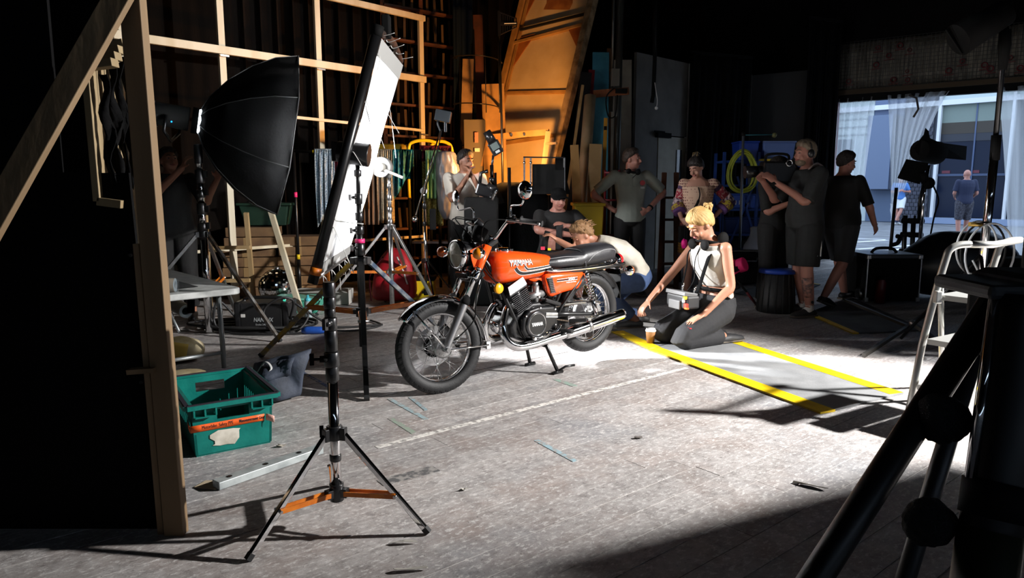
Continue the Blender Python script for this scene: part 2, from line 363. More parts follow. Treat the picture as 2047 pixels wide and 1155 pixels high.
def wheel(c, front, X=None):
    c = V(c); T = X if X else (lambda p: p)
    def put(mb): mb.v = [tuple(T(V(p))) for p in mb.v]; return mb
    Ro = 0.312; tw = 0.044 if front else 0.05
    name = 'front_wheel' if front else 'rear_wheel'
    # tyre with cut tread blocks
    prof = [(-.026, .226), (-.036, .236), (-tw, .262), (-tw*.92, .285), (-tw*.62, .302), (-.012, .3105), (.012, .3105), (tw*.62, .302), (tw*.92, .285), (tw, .262), (.036, .236), (.026, .226)]
    n = 220; rings = []
    for i in range(n):
        a = 2*PI*i/n; ring = []
        for k, (y, r) in enumerate(prof):
            g = 0.0
            if 3 <= k <= 8: g = 0.0045 if (i+2*(k if k < 6 else 11-k)) % 5 == 0 else 0
            if k in (5, 6) and front: g = 0.003
            ring.append(c+V(((r-g)*math.cos(a), y, (r-g)*math.sin(a))))
        rings.append(ring)
    mb = MB(); mb.loft(rings, False, False, True)
    for q in range(len(mb.s)): mb.s[q] = (q % 12) in (0, 1, 2, 8, 9, 10, 11)
    ty = obj('tyre', put(mb), RUBBER, bike)
    rp = [(-.028, .230), (-.031, .242), (-.024, .240), (-.018, .226), (0, .220), (.018, .226), (.024, .240), (.031, .242), (.028, .230), (.02, .218), (0, .212), (-.02, .218)]
    mb = MB(); mb.loft([[c+V((r*math.cos(2*PI*i/64), y, r*math.sin(2*PI*i/64))) for y, r in rp] for i in range(64)], True, False, True)
    wh = obj('rim', put(mb), CHROME, bike)
    mb = MB()
    hub = [(.02, -.07), (.055, -.068), (.06, -.055), (.04, -.045), (.036, 0), (.04, .035), (.062, .045), (.066, .06), (.05, .07), (.02, .075)] if front else [(.02, -.08), (.08, -.075), (.095, -.06), (.095, -.02), (.06, -.01), (.05, .03), (.062, .04), (.06, .055), (.02, .06)]
    mb.lathe(hub, 28, M4.Translation(c) @ M4.Rotation(-PI/2, 4, 'X'))
    for i in range(8):
        a = 2*PI*i/8; p = c+V((.045*math.cos(a), .069 if front else .058, .045*math.sin(a))); mb.cyl(p, p+V((0, .006, 0)), .004, n=6)
    obj('hub', put(mb), CAST, wh)
    # 36 spokes, laced
    for i in range(36):
        a = 2*PI*(i+.5)/36; sd = 1 if i % 2 else -1; t = 1 if (i//2) % 2 else -1
        p = c+V((.228*math.cos(a), sd*.008, .228*math.sin(a))); a2 = a+t*R(52)
        q = c+V((.056*math.cos(a2), sd*.045, .056*math.sin(a2)))
        obj('spoke', put(MB().tube([q, p], .0017, 5)), CHROME, wh)
    if front:
        mb = MB(); disc_axis(mb, c, .075, .134, -.078, -.073, 48); obj('brake_disc', put(mb), STEEL, bike)
        mb = MB(); mb.loft([[c+V((r*math.cos(2*PI*i/28), -.07, r*math.sin(2*PI*i/28))) for i in range(28)] for r in (.03, .077)], False, False)
        obj('disc_carrier', put(mb), BLKMAT, bike, solid=.005)
        mb = MB(); mb.box(c+V((-.085, -.085, .09)), (.075, .05, .085), M4.Rotation(R(40), 3, 'Y')); obj('brake_caliper', put(mb), BLKENG, bike, bevel=.012)
    else:
        mb = MB(); disc_axis(mb, c, .058, .082, .062, .067, 40)
        for i in range(34):
            a = 2*PI*i/34; p = c+V((.086*math.cos(a), .0645, .086*math.sin(a))); mb.box(p, (.007, .005, .009), M4.Rotation(-a, 3, 'Y'))
        for i in range(6):
            a = 2*PI*i/6; mb.beam(c+V((.03*math.cos(a), .0645, .03*math.sin(a))), c+V((.06*math.cos(a), .0645, .06*math.sin(a))), .012, .004, (0, 1, 0))
        obj('sprocket', put(mb), CAST, bike)
# steering: everything on the fork turns about the steering axis
AX = V((.462, 0, -.887)); FA = V((1.36, 0, .303)); HD = V((.998, 0, .883)); STEER = M4.Translation(HD) @ M4.Rotation(R(7), 4, AX) @ M4.Translation(-HD)
def ST(mb): mb.v = [tuple(STEER @ V(p)) for p in mb.v]; return mb
ST_T = lambda p: STEER @ p
wheel((0, 0, RZ), False)
wheel(FA, True, ST_T)
# fork
for sd in (1, -1):
    y = sd*.093; a = FA+V((0, y, 0)); top = a-AX*(.70+UP); mid = a-AX*.335
    fk = obj('fork_leg', ST(MB().cyl(mid, top, .0185, n=20)), CHROME, bike)
    mb = MB(); ax = lambda t: a-AX*t+V((-.0, 0, 0))
    mb.tube([ax(-.012), ax(.0), ax(.05), ax(.22), ax(.31), ax(.335)], [.022, .026, .0255, .028, .031, .029], 20)
    mb.cyl(a+V((0, -.026, 0)), a+V((0, .03, 0)), .02, n=16); obj('fork_slider', ST(mb), SKINGREY, fk)
    mb = MB(); mb.tube([ax(.315), ax(.33), ax(.352), ax(.37)], [.033, .034, .032, .022], 20); obj('fork_gaiter', ST(mb), BLKMAT, fk)
    mb = MB(); mb.tube([ax(.49+UP), ax(.50+UP), ax(.66+UP)], [.025, .029, .033], 20); obj('headlamp_ear_tube', ST(mb), ORG, fk)
    mb = MB(); mb.tube([ax(.485+UP), ax(.50+UP)], [.024, .031], 20); mb.tube([ax(.42+UP), ax(.43+UP), ax(.47+UP), ax(.49+UP)], [.024, .028, .028, .026], 20); obj('chrome_collar', ST(mb), CHROME, fk)
    # orange ear reaching to the headlamp
    poly = [p-AX*UP for p in (ax(.50)+V((.0, 0, 0)), ax(.50)+V((.035, 0, .005)), V((1.18, y*1.03, .80)), V((1.19, y*1.03, .865)), ax(.665)+V((.03, 0, .01)), ax(.67))]
    mb = MB(); mb.add([p+V((0, d, 0)) for d in (-.004, .004) for p in poly], [(0,1,2,3,4,5), (11,10,9,8,7,6)]+[(i, (i+1) % 6, 6+(i+1) % 6, 6+i) for i in range(6)])
    obj('headlamp_ear', ST(mb), ORG, fk)
for t in (.445, .69): obj('fork_yoke', ST(MB().box(FA-AX*t-V((.02, 0, .01)), (.09, .235, .04), M4.Rotation(R(27), 3, 'Y'))), BLKENG, bike, bevel=.012)
mb = MB(); mb.box(FA-AX*.455+V((.045, 0, -.005)), (.035, .15, .045), M4.Rotation(R(20), 3, 'Y')); obj('fork_badge', ST(mb), CHROME, bike, bevel=.006)
mb = MB().cyl(FA+V((0, -.135, 0)), FA+V((0, .14, 0)), .011, n=14); mb.cyl(FA+V((0, .125, 0)), FA+V((0, .142, 0)), .017, n=6); obj('front_axle', ST(mb), STEEL, bike)
# front mudguard: a curved band, hollow below, with stays
def fender(c, r, a0, a1, hw, drop, n=40, flare=0.0):
    c = V(c); vs = []; m = 8
    for i in range(n+1):
        a = a0+(a1-a0)*i/n; rr = r+flare*max(0, (i/n-.82))*1.0
        for k in range(m+1):
            q = -1+2*k/m; y = hw*q; z = rr-drop*abs(q)**3
            vs.append(c+V((z*math.cos(a), y, z*math.sin(a))))
    fs = [(i*(m+1)+k, i*(m+1)+k+1, (i+1)*(m+1)+k+1, (i+1)*(m+1)+k) for i in range(n) for k in range(m)]
    return MB().add(vs, fs, True)
fe = obj('front_mudguard', ST(fender(FA, .345, R(38), R(188), .062, .03, flare=.04)), CHROME, bike, solid=.004)
for sd in (1, -1):
    mb = MB(); a = FA+V((0, sd*.10, 0))
    fr_ = FA+V((.31*math.cos(R(52)), sd*.066, .315*math.sin(R(52)))); bk = FA+V((.335*math.cos(R(183)), sd*.066, .33*math.sin(R(183))))
    mb.tube([a+V((.015, sd*.02, .01)), fr_+V((0, sd*.01, 0))], .0065, 8); mb.tube([a+V((-.015, sd*.02, 0)), bk+V((0, sd*.008, 0))], .0065, 8)
    mb.box(fr_, (.03, .016, .04)); mb.box(bk, (.03, .016, .05)); mb.cyl(a, a+V((0, sd*.03, 0)), .016, n=8)
    obj('mudguard_stay', ST(mb), CHROME, fe)
# headlamp
HL = V((1.205, 0, .84)); Mh = M4.Translation(HL) @ M4.Rotation(PI/2+R(3), 4, 'Y')
mb = MB(); mb.lathe([(.02, -.12), (.05, -.115), (.078, -.085), (.09, -.03), (.091, .02)], 32, Mh); hl = obj('headlamp_shell', ST(mb), BLKENG, bike)
mb = MB(); mb.lathe([(.091, .0), (.099, .005), (.101, .03), (.094, .046), (.087, .048), (.085, .035)], 40, Mh); obj('headlamp_rim', ST(mb), CHROME, hl)
mb = MB(); mb.lathe([(.002, .060), (.03, .0585), (.06, .053), (.087, .043)], 40, Mh)
obj('headlamp_lens', ST(mb), mat('headlamp_glass', (0.46, 0.43, 0.35), 0.12, 0.15, (0.62, 0.58, 0.48), 14, bump=.25, bs=60, coat=.6), hl)  # beige lens colour stands for the lit reflector behind it
# indicators
def indicator(base, tip, d, lens, T):
    mb = MB(); mb.tube([base, tip], .008, 8); mb.v = [tuple(T(V(p))) for p in mb.v]; st = obj('indicator', mb, CHROME, bike)
    x, y, z = frame(d); Mi = M4.Translation(tip) @ M4((( x.x, y.x, z.x, 0), (x.y, y.y, z.y, 0), (x.z, y.z, z.z, 0), (0, 0, 0, 1)))
    mb = MB(); mb.lathe([(.004, -.045), (.022, -.04), (.034, -.024), (.039, -.004), (.040, .004)], 24, Mi); mb.v = [tuple(T(V(p))) for p in mb.v]; obj('indicator_shell', mb, CHROME, st)
    mb = MB(); mb.lathe([(.039, .004), (.037, .012), (.028, .028), (.012, .036), (.002, .038)], 24, Mi); mb.v = [tuple(T(V(p))) for p in mb.v]; obj('indicator_lens', mb, lens, st)
for sd in (1, -1): indicator(V((1.19, sd*.10, .845)), V((1.215, sd*.25, .85)), (1, 0, 0), AMBER if sd > 0 else AMBERD, ST_T)
I_ = lambda p: p
for sd in (1, -1): indicator(V((-.375, sd*.06, .655)), V((-.385, sd*.15, .65)), (-1, 0, 0), AMBERD, I_)
# handlebar, grips, levers, mirrors, instruments
hb = []
for sd in (1, -1):
    pts = spline([V((1.02, 0, .965)), V((1.015, sd*.07, .965)), V((1.0, sd*.12, .99)), V((.965, sd*.205, 1.085)), V((.93, sd*.25, 1.105)), V((.83, sd*.385, 1.075))], 5)
    hb.append(pts)
bar = obj('handlebar', ST(MB().tube(hb[1][::-1]+hb[0][1:], .011, 10)), CHROME, bike)
for sd in (1, -1):
    g0, g1 = V((.905, sd*.284, 1.098)), V((.818, sd*.40, 1.07)); d = (g1-g0).normalized()
    gr = obj('grip', ST(MB().tube([g0, g0+d*.004, g0+d*.008, g1-d*.01, g1], [.030, .031, .018, .0175, .021], 16)), RUBBER, bike)
    c = V((.945, sd*.235, 1.10)); sw = obj('switch_block', ST(MB().box(c, (.05, .06, .042), M4.Rotation(sd*R(38), 3, 'Z'))), BLKENG, bike, bevel=.009)
    if sd > 0: obj('choke_knob', ST(MB().ball(c+V((-.02, .0, .03)), .009)), BLK, sw)
    lv = [c+V((.035, sd*.0, .0)), c+V((.05, sd*.04, -.002)), c+V((-.005, sd*.11, -.015)), c+V((-.08, sd*.19, -.03))]
    mb = MB().tube(spline(lv, 4), [.010]*6+[.008]*7, 8, flat=.7); mb.ball(lv[-1], .012); obj('lever', ST(mb), ALU, bike)
    m0 = c+V((.01, sd*.01, .02)); m1 = m0+V((.0, sd*.0, .055)); tip = V((.97, .42, 1.225)) if sd > 0 else V((1.0, -.40, 1.215))
    mi = obj('mirror', ST(MB().tube(spline([m0, m1, m1+V((.01, sd*.03, .02)), tip-V((0, sd*.03, .03)), tip], 5), .006, 8)), CHROME, bike)
    # round mirror head, glass towards the rider
    hd = tip+V((0, sd*.015, .06)); x, y, z = frame(V((-1, -sd*.25, .05))); Mi = M4.Translation(hd) @ M4(((x.x, y.x, z.x, 0), (x.y, y.y, z.y, 0), (x.z, y.z, z.z, 0), (0, 0, 0, 1)))
    obj('mirror_shell', ST(MB().lathe([(.004, -.028), (.03, -.024), (.052, -.010), (.059, .004), (.056, .009), (.053, .006)], 28, Mi)), CHROME, mi)
    obj('mirror_glass', ST(MB().lathe([(.001, .006), (.054, .006)], 28, Mi)), mat('mirror_glass', (.9, .9, .9), 0.02, 1), mi)
for sd in (1, -1):      # two dials in black cups tilted to the rider
    c = V((1.085, sd*.062, .985)); Md = M4.Translation(c) @ M4.Rotation(R(-28), 4, 'Y')
    dl = obj('dial', ST(MB().lathe([(.01, -.075), (.034, -.07), (.047, -.05), (.05, .0), (.05, .022), (.046, .026), (.043, .018)], 28, Md)), BLKMAT, bike)
    obj('dial_face', ST(MB().lathe([(.001, .016), (.044, .016)], 24, Md)), mat('dial_face', (.03, .03, .035), .3), dl)
mb = MB()
for sd in (1, -1): mb.box((1.105, sd*.062, .935), (.02, .10, .02)); mb.beam((1.09, sd*.02, .93), (1.13, sd*.02, .985), .012, .014)
obj('dial_bracket', ST(mb), ALU, bike, bevel=.003)
mb = MB().box((1.105, 0, 1.0), (.05, .06, .045)); obj('warning_light_block', ST(mb), BLKENG, bike, bevel=.006)
mb = MB(); mb.cyl((.985, .06, .975), (1.03, .06, .99), .02, n=14); mb.cyl((.985, -.06, .975), (1.03, -.06, .99), .02, n=14); mb.cyl((1.0, 0, .89), (.985, 0, .93), .022, n=14); obj('bar_clamp', ST(mb), CHROME, bike)
mb = MB(); mb.cyl((.95, -.135, 1.06), (.99, -.155, 1.10), .03, n=16); obj('brake_fluid_cup', ST(mb), BLKENG, bike, bevel=.004)
# cables
for k, pts in enumerate([[(.95, .24, 1.10), (1.12, .22, 1.10), (1.12, .13, .98), (1.05, .06, .80), (.93, .04, .66)], [(.95, -.24, 1.10), (1.15, -.2, 1.12), (1.16, -.08, .98), (1.06, -.05, .80), (.9, -.04, .6)],
        [(.95, -.23, 1.11), (1.17, -.12, 1.13), (1.16, .05, 1.0), (1.06, .055, .78), (.9, .05, .62)], [(1.07, .06, .9), (1.12, .12, .74), (1.17, .125, .6), (1.2, .135, .46), (1.30, .11, .36), (1.355, .085, .325)]]):
    obj('cable', ST(MB().tube(spline(pts, 7), .0042, 6)), BLKMAT, bike)
# tank: superelliptic sections
TN = 2.7
def tk(t):      # t 0 at the seat, 1 at the steering head
    x = .44+.555*t
    ctrl = [(0, .072, .735, .052, .055), (.1, .098, .735, .070, .072), (.3, .124, .735, .090, .094), (.5, .134, .738, .100, .106), (.7, .135, .742, .108, .116), (.86, .125, .744, .108, .120), (.95, .105, .742, .098, .110), (1, .075, .738, .075, .085)]
    for a, b in zip(ctrl, ctrl[1:]):
        if t <= b[0]:
            q = (t-a[0])/(b[0]-a[0]); q2 = q*q*(3-2*q) if False else q
            return (x, *[a[i]+(b[i]-a[i])*q2 for i in (1, 2, 3, 4)])
    return (x, *ctrl[-1][1:])
def tk_y(x, z):
    t = min(max((x-.44)/.555, 0), 1); _, a, zc, hu, hd_ = tk(t); h = hu if z > zc else hd_
    return a*max(0, 1-min(1, abs((z-zc)/h))**TN)**(1/TN)
rings = []
for i in range(33):
    t = i/32; x, a, zc, hu, hd_ = tk(t); ring = []
    for j in range(36):
        th = 2*PI*j/36; c, s = math.cos(th), math.sin(th); e = 2/TN
        ring.append(V((x, a*math.copysign(abs(c)**e, c), zc+(hu if s > 0 else hd_)*math.copysign(abs(s)**e, s))))
    rings.append(ring)
def shrink(ring, x, k):
    c = sum(ring, V())/len(ring); return [V((x, c.y+(p.y-c.y)*k, c.z+(p.z-c.z)*k)) for p in ring]
rings = [shrink(rings[0], .432, .8)]+rings+[shrink(rings[-1], 1.0, .86), shrink(rings[-1], 1.002, .6)]
tank = obj('fuel_tank', MB().loft(rings, True), ORG, bike)
mb = MB(); Mc = M4.Translation((.86, .0, .838)); mb.lathe([(.04, .0), (.056, .002), (.057, .022), (.052, .032), (.02, .035), (.001, .035)], 28, Mc); mb.box((.80, 0, .85), (.04, .03, .018)); obj('filler_cap', mb, CHROME, tank)
def strip(path, wd_, mt, name, lift=.0018, side=1):     # a flat band of film laid on the tank side
    pts = spline([V((p[0], 0, p[1])) for p in path], 6); vs = []; fs = []; n = len(pts)
    for i in range(n):
        d = (pts[min(i+1, n-1)]-pts[max(i-1, 0)]).normalized(); nn = V((-d.z, 0, d.x)); wv = wd_[0]+(wd_[1]-wd_[0])*i/(n-1) if isinstance(wd_, tuple) else wd_
        for k in range(5):
            p = pts[i]+nn*(wv*(k/4-.5)); vs.append(V((p.x, side*(tk_y(p.x, p.z)+lift), p.z)))
    fs = [(i*5+k, i*5+k+1, (i+1)*5+k+1, (i+1)*5+k) for i in range(n-1) for k in range(4)]
    return obj(name, MB().add(vs, fs, True), mt, tank)
for side in (1, -1):
    s1 = [(.855, .741), (.835, .716), (.80, .700), (.74, .6975), (.60, .704), (.45, .714)]
    strip(s1, (.030, .021), WHT, 'stripe', .0016, side); strip(s1, (.024, .015), BLK, 'stripe', .0024, side)
    s2 = [(.775, .748), (.758, .731), (.735, .7235), (.60, .727), (.45, .734)]
    strip(s2, (.020, .014), WHT, 'stripe', .0020, side); strip(s2, (.014, .009), BLK, 'stripe', .0028, side)
    lettering('tank_lettering', 'YAMAHA', .058, WHT, tank, lambda x, y, q=side: V((.805-x*q, q*(tk_y(.805-x*q, .772+y)+.0050), .772+y)), .0, .84)
    lettering('tank_lettering', 'YAMAHA', .058, BLK, tank, lambda x, y, q=side: V((.804-x*q, q*(tk_y(.804-x*q, .7715+y)+.002), .7715+y)), .0012, .84)
# seat
def sx(t):
    x = .49-.79*t
    ctrl = [(0, .075, .740, .012), (.06, .10, .715, .062), (.18, .125, .700, .098), (.38, .135, .697, .110), (.5, .135, .695, .122), (.52, .135, .695, .138), (.7, .132, .70, .152), (.88, .12, .712, .148), (.96, .105, .724, .122), (1, .075, .745, .06)]
    for a, b in zip(ctrl, ctrl[1:]):
        if t <= b[0]: q = (t-a[0])/(b[0]-a[0]); return (x, *[a[i]+(b[i]-a[i])*q for i in (1, 2, 3)])
    return (x, *ctrl[-1][1:])
rings = []; 
for i in range(49):
    t = i/48; x, a, zb, h = sx(t); ring = []
    for j in range(28):
        th = 2*PI*j/28; c, s = math.cos(th), math.sin(th); e = 2/3.2
        ring.append(V((x, a*math.copysign(abs(c)**e, c)*(1 if s < .2 else 1-.10*s), zb+h*.5+h*.5*math.copysign(abs(s)**e, s))))
    rings.append(ring)
seat = obj('seat', MB().loft(rings, True), LEATHER, bike)
def sy(x, z, off=.003):
    x_, a, zb, h = sx((.49-x)/.79); zz = (z-zb-h*.5)/(h*.5); s = min(1, abs(zz))
    return a*max(0, 1-s**3.2)**(1/3.2)*(1 if zz < .2 else 1-.10*max(0, math.copysign(s**(3.2/2), zz)))+off
mb = MB()
pts = [V((.085, q*.142*(1-.02*abs(q)), .695+.130*(1-abs(q)**5))) for q in [k/10 for k in range(-10, 11)]]
mb.tube(pts, .0105, 8, flat=.6); obj('seat_strap', mb, LEATHER, seat)
for sd in (1, -1):
    mb = MB()
    for path in ([(.43, .775), (.30, .786), (.20, .785), (.105, .783)], [(.06, .735), (.0, .782), (-.07, .806), (-.16, .818), (-.245, .81), (-.285, .78)]):
        q = spline([(x, 0, z) for x, z in path], 5); mb.tube([V((p.x, sd*sy(p.x, p.z, .001), p.z)) for p in q], .0018, 5)
    obj('piping', mb, mat('grey_piping', (.35, .35, .36), .5), seat)
    q = spline([V((.46, sd*.118, .705)), V((.38, sd*.137, .695)), V((.10, sd*.139, .692)), V((-.15, sd*.134, .698)), V((-.255, sd*.118, .712)), V((-.29, sd*.085, .732))], 6)
    obj('seat_trim', MB().tube(q, .0085, 8, flat=1.4), CHROME, seat)
# side cover with louvre
def cov(sd):
    poly = [(.475, .655), (.455, .675), (.30, .676), (.10, .672), (.085, .655), (.105, .585), (.14, .545), (.30, .528), (.40, .508), (.425, .512), (.45, .545)]
    mb = MB(); n = len(poly); cx, cz = .28, .60
    vs = []
    for (k, y) in ((1.0, .085), (1.0, .112), (.955, .124), (.6, .131)): vs += [V((cx+(x-cx)*k, sd*y, cz+(z-cz)*k)) for x, z in poly]
    fs = [(i*n+j, i*n+(j+1) % n, (i+1)*n+(j+1) % n, (i+1)*n+j) for i in range(3) for j in range(n)]+[tuple(range(3*n, 4*n)), tuple(range(n))[::-1]]
    mb.add(vs, fs, True); c = obj('side_cover', mb, ORG, bike)
    gx = lambda z: .418+(z-.59)*.28
    mb = MB(); mb.add([V((gx(z)+dx, sd*.129, z)) for z, dx in ((.645, .022), (.645, -.03), (.535, -.03), (.535, .018))], [(0, 1, 2, 3)]); mb2 = MB()
    gp = [(gx(.652)+.028, .648), (gx(.655)-.03, .652), (gx(.53)-.036, .532), (gx(.53)+.015, .536)]
    mb2.prism([(x, z) for x, z in gp], .012, M4(((1, 0, 0, 0), (0, 0, sd, sd*.118), (0, 1, 0, 0), (0, 0, 0, 1)))); gr = obj('louvre', mb2, BLK, c, bevel=.004)
    for i in range(9):
        z = .640-i*.0125; obj('slat', MB().box((gx(z)-.003, sd*.132, z), (.044, .010, .006), M4.Rotation(sd*R(30), 3, 'X')), mat('grey_slat', (.03, .03, .032), .35), gr)
    mb = MB(); mb.add([V((x, sd*y, z)) for x, y, z in ((.365, .131, .615), (.16, .1315, .618), (.16, .1315, .628), (.365, .131, .625))], [(0, 1, 2, 3)]); obj('stripe', mb, BLK, c)
    mb = MB()
    for dz in (.611, .6285): mb.add([V((x, sd*.1314, z)) for x, z in ((.365, dz), (.16, dz+.003), (.16, dz+.006), (.365, dz+.003))], [(0, 1, 2, 3)])
    obj('stripe', mb, WHT, c)
    lettering('cover_lettering', '350', .034, WHT, c, lambda x, y: V((.225-x*sd, sd*.1335, .622+y)), .0012, 1.3)
    lettering('cover_lettering', 'TORQUE INDUCTION', .010, WHT, c, lambda x, y: V((.225-x*sd, sd*.1335, .600+y)), .0003, 1.0)
    obj('lock', MB().cyl((.335, sd*.120, .545), (.335, sd*.128, .545), .011, n=14), STEEL, c)
cov(1); cov(-1)
# frame tubes
fm = MB(); Fr = lambda p: V(p)
for sd in (1, -1):
    y = sd*.11
    fm.tube(spline([V((.99, sd*.03, .80)), V((.93, sd*.05, .70)), V((.78, y, .36)), V((.72, y, .24)), V((.64, y, .20)), V((.48, y, .20)), V((.43, y, .26)), V((.44, y*.9, .40))], 5), .0145, 10)
    fm.tube([V((.44, y*.9, .40)), V((.42, y, .44)), V((.36, y, .55)), V((.30, y, .66))], .0135, 10)
    fm.tube([V((.41, y*1.05, .36)), V((.36, y*1.05, .42)), V((.23, y*1.1, .56)), V((.10, y, .68))], .0125, 10)
    fm.tube(spline([V((.45, sd*.06, .69)), V((.30, y, .672)), V((.0, y*1.03, .675)), V((-.25, y*.95, .685)), V((-.36, y*.6, .69))], 5), .0125, 10)
    fm.beam((.41, y*.95, .30), (.43, y*.95, .44), .035, .01, (0, 1, 0))
fm.cyl((.44, -.1, .40), (.44, .1, .40), .016); fm.tube([(.99, 0, .83), (.75, 0, .72), (.45, 0, .70)], .02, 10); fm.cyl(HD+AX*.03, HD+AX*.17, .03, n=16)
obj('frame', fm, BLACK, bike)
# swinging arm, shocks, chain, guard
sw = MB()
for sd in (1, -1): sw.tube([(.48, sd*.09, .435), (.30, sd*.105, .42), (.02, sd*.105, .387), (-.035, sd*.105, .385)], [.02, .017, .015, .015], 10); sw.box((-.02, sd*.105, .385), (.08, .008, .035)); sw.cyl((0, sd*.1, RZ), (0, sd*.122, RZ), .015, n=6)
obj('swinging_arm', sw, BLACK, bike)
for sd in (1, -1):
    a, b = V((.03, sd*.13, .39)), V((.15, sd*.128, .725)); d = b-a
    sh = obj('shock_absorber', MB().tube([a, a+d*.06, a+d*.08, a+d*.35, a+d*.36], [.018, .018, .0185, .0185, .012], 14).cyl(a+d*.35, b, .010), CHROME, bike)
    pts = []
    x, yv, z = frame(d)
    for i in range(9*14+1):
        q = 2*PI*i/14; pts.append(a+d*(.33+.58*i/(9*14))+(x*math.cos(q)+yv*math.sin(q))*.024)
    obj('spring', MB().tube(pts, .0042, 6), CHROME, sh)
    obj('shock_cap', MB().tube([a+d*.9, a+d*.915, a+d*.97, a+d*1.0], [.028, .029, .024, .014], 14), CHROME, sh)
    obj('shock_seat', MB().tube([a+d*.31, a+d*.33], [.024, .03], 14), BLKENG, sh)
mb = MB(); 
for (z0, z1, y0, y1) in ((.455, .43, .055, .09),):
    mb.tube(spline([V((.42, .075, .497)), V((.2, .075, .492)), V((.05, .075, .478)), V((-.05, .075, .465))], 4), [.028]*13, 10, flat=.55)
obj('chain_guard', mb, CHROME, bike)
ch = []; 
for (p, q) in (((.46, .48), (0, .471)), ((0, .299), (.46, .40))):
    p, q = V((p[0], .0645, p[1])), V((q[0], .0645, q[1])); n = int((q-p).length/.0127)
    for i in range(n): ch.append((p+(q-p)*(i/n), (q-p).normalized()))
mb = MB()
for i, (p, d) in enumerate(ch): mb.beam(p-d*.006, p+d*.006, .012, .010 if i % 2 else .006, (0, 0, 1))
o = obj('chain', mb, mat('greased_chain', (.22, .17, .13), .4, .9), bike); o['kind'] = 'stuff'
# rear mudguard, plate, tail lamp
obj('rear_mudguard', fender((0, 0, RZ+.015), .340, R(20), R(168), .072, .03), BLACK, bike, solid=.004)
mb = MB(); mb.add([V((-.36+dx, y*(1 if dx == 0 else .75), z)) for dx, y, z in ((0, .085, .62), (0, -.085, .62), (-.035, -.07, .43), (-.035, .07, .43))], [(0, 1, 2, 3)]); obj('mud_flap', mb, BLKMAT, bike, solid=.006)
mb = MB(); mb.box((-.34, 0, .695), (.10, .07, .04)); mb.box((-.375, 0, .665), (.03, .16, .03)); tb = obj('tail_bracket', mb, CHROME, bike, bevel=.008)
Mt = M4.Translation((-.375, 0, .715)) @ M4.Rotation(-PI/2, 4, 'Y')
obj('tail_lamp_shell', MB().lathe([(.002, -.03), (.04, -.028), (.058, -.015), (.062, .01), (.06, .018)], 28, Mt), CHROME, tb)
obj('tail_lamp_lens', MB().lathe([(.058, .016), (.057, .045), (.048, .058), (.02, .064), (.001, .065)], 28, Mt), REDL, tb)
# engine
cs = obj('crankcase', MB().prism([(.36, .30), (.36, .42), (.45, .47), (.60, .47), (.74, .40), (.80, .33), (.77, .24), (.68, .20), (.46, .20)], .24, M4(((1, 0, 0, 0), (0, 0, 1, -.12), (0, 1, 0, 0), (0, 0, 0, 1)))), BLKENG, bike, bevel=.02, seg=3)
eg = obj('engine_cover', MB().prism([(.40, .315), (.39, .40), (.43, .435), (.58, .445), (.66, .43), (.72, .375), (.725, .29), (.69, .235), (.62, .215), (.53, .225), (.45, .27)], .045, M4(((1, 0, 0, 0), (0, 0, 1, .115), (0, 1, 0, 0), (0, 0, 0, 1)))), BLKENG, bike, bevel=.018, seg=3)
Mg = M4.Translation((.60, .16, .325)) @ M4.Rotation(-PI/2, 4, 'X')
obj('generator_cover', MB().lathe([(.098, -.02), (.096, .006), (.088, .014), (.079, .015), (.077, .011)], 40, Mg), mat('polished_ring', (.10, .10, .105), .22, .8), eg)
obj('cover_ring', MB().lathe([(.079, .012), (.079, .0165), (.075, .0165), (.074, .012)], 40, Mg), CHROME, eg)
obj('cover_disc', MB().lathe([(.075, .013), (.001, .013)], 40, Mg), BLK, eg)
lettering('cover_lettering', 'YAMAHA', .034, WHT, eg, lambda x, y: V((.60-x, .1745, .325+y)), .0012, .72)
mb = MB(); mb.box((.455, .162, .378), (.115, .006, .022), M4.Rotation(R(-7), 3, 'Y')); mb.box((.455, .162, .358), (.115, .006, .009), M4.Rotation(R(-7), 3, 'Y')); obj('engine_flash', mb, CAST, eg, bevel=.002)
mb = MB(); mb.box((.43, .13, .46), (.16, .05, .03), M4.Rotation(R(-18), 3, 'Y')); obj('oil_pump_cover', mb, BLKENG, bike, bevel=.01)
for x, z in ((.42, .41), (.56, .435), (.69, .39), (.68, .25), (.5, .25)): obj('screw', MB().cyl((x, .155, z), (x, .163, z), .006, n=8), CHROME, eg)
Tl = R(24)      # cylinders lean forward
axc = V((math.sin(Tl), 0, math.cos(Tl))); axf = V((math.cos(Tl), 0, -math.sin(Tl))); base = V((.665, 0, .425))
def CY(a, y, f): return base+axc*a+axf*f+V((0, y, 0))
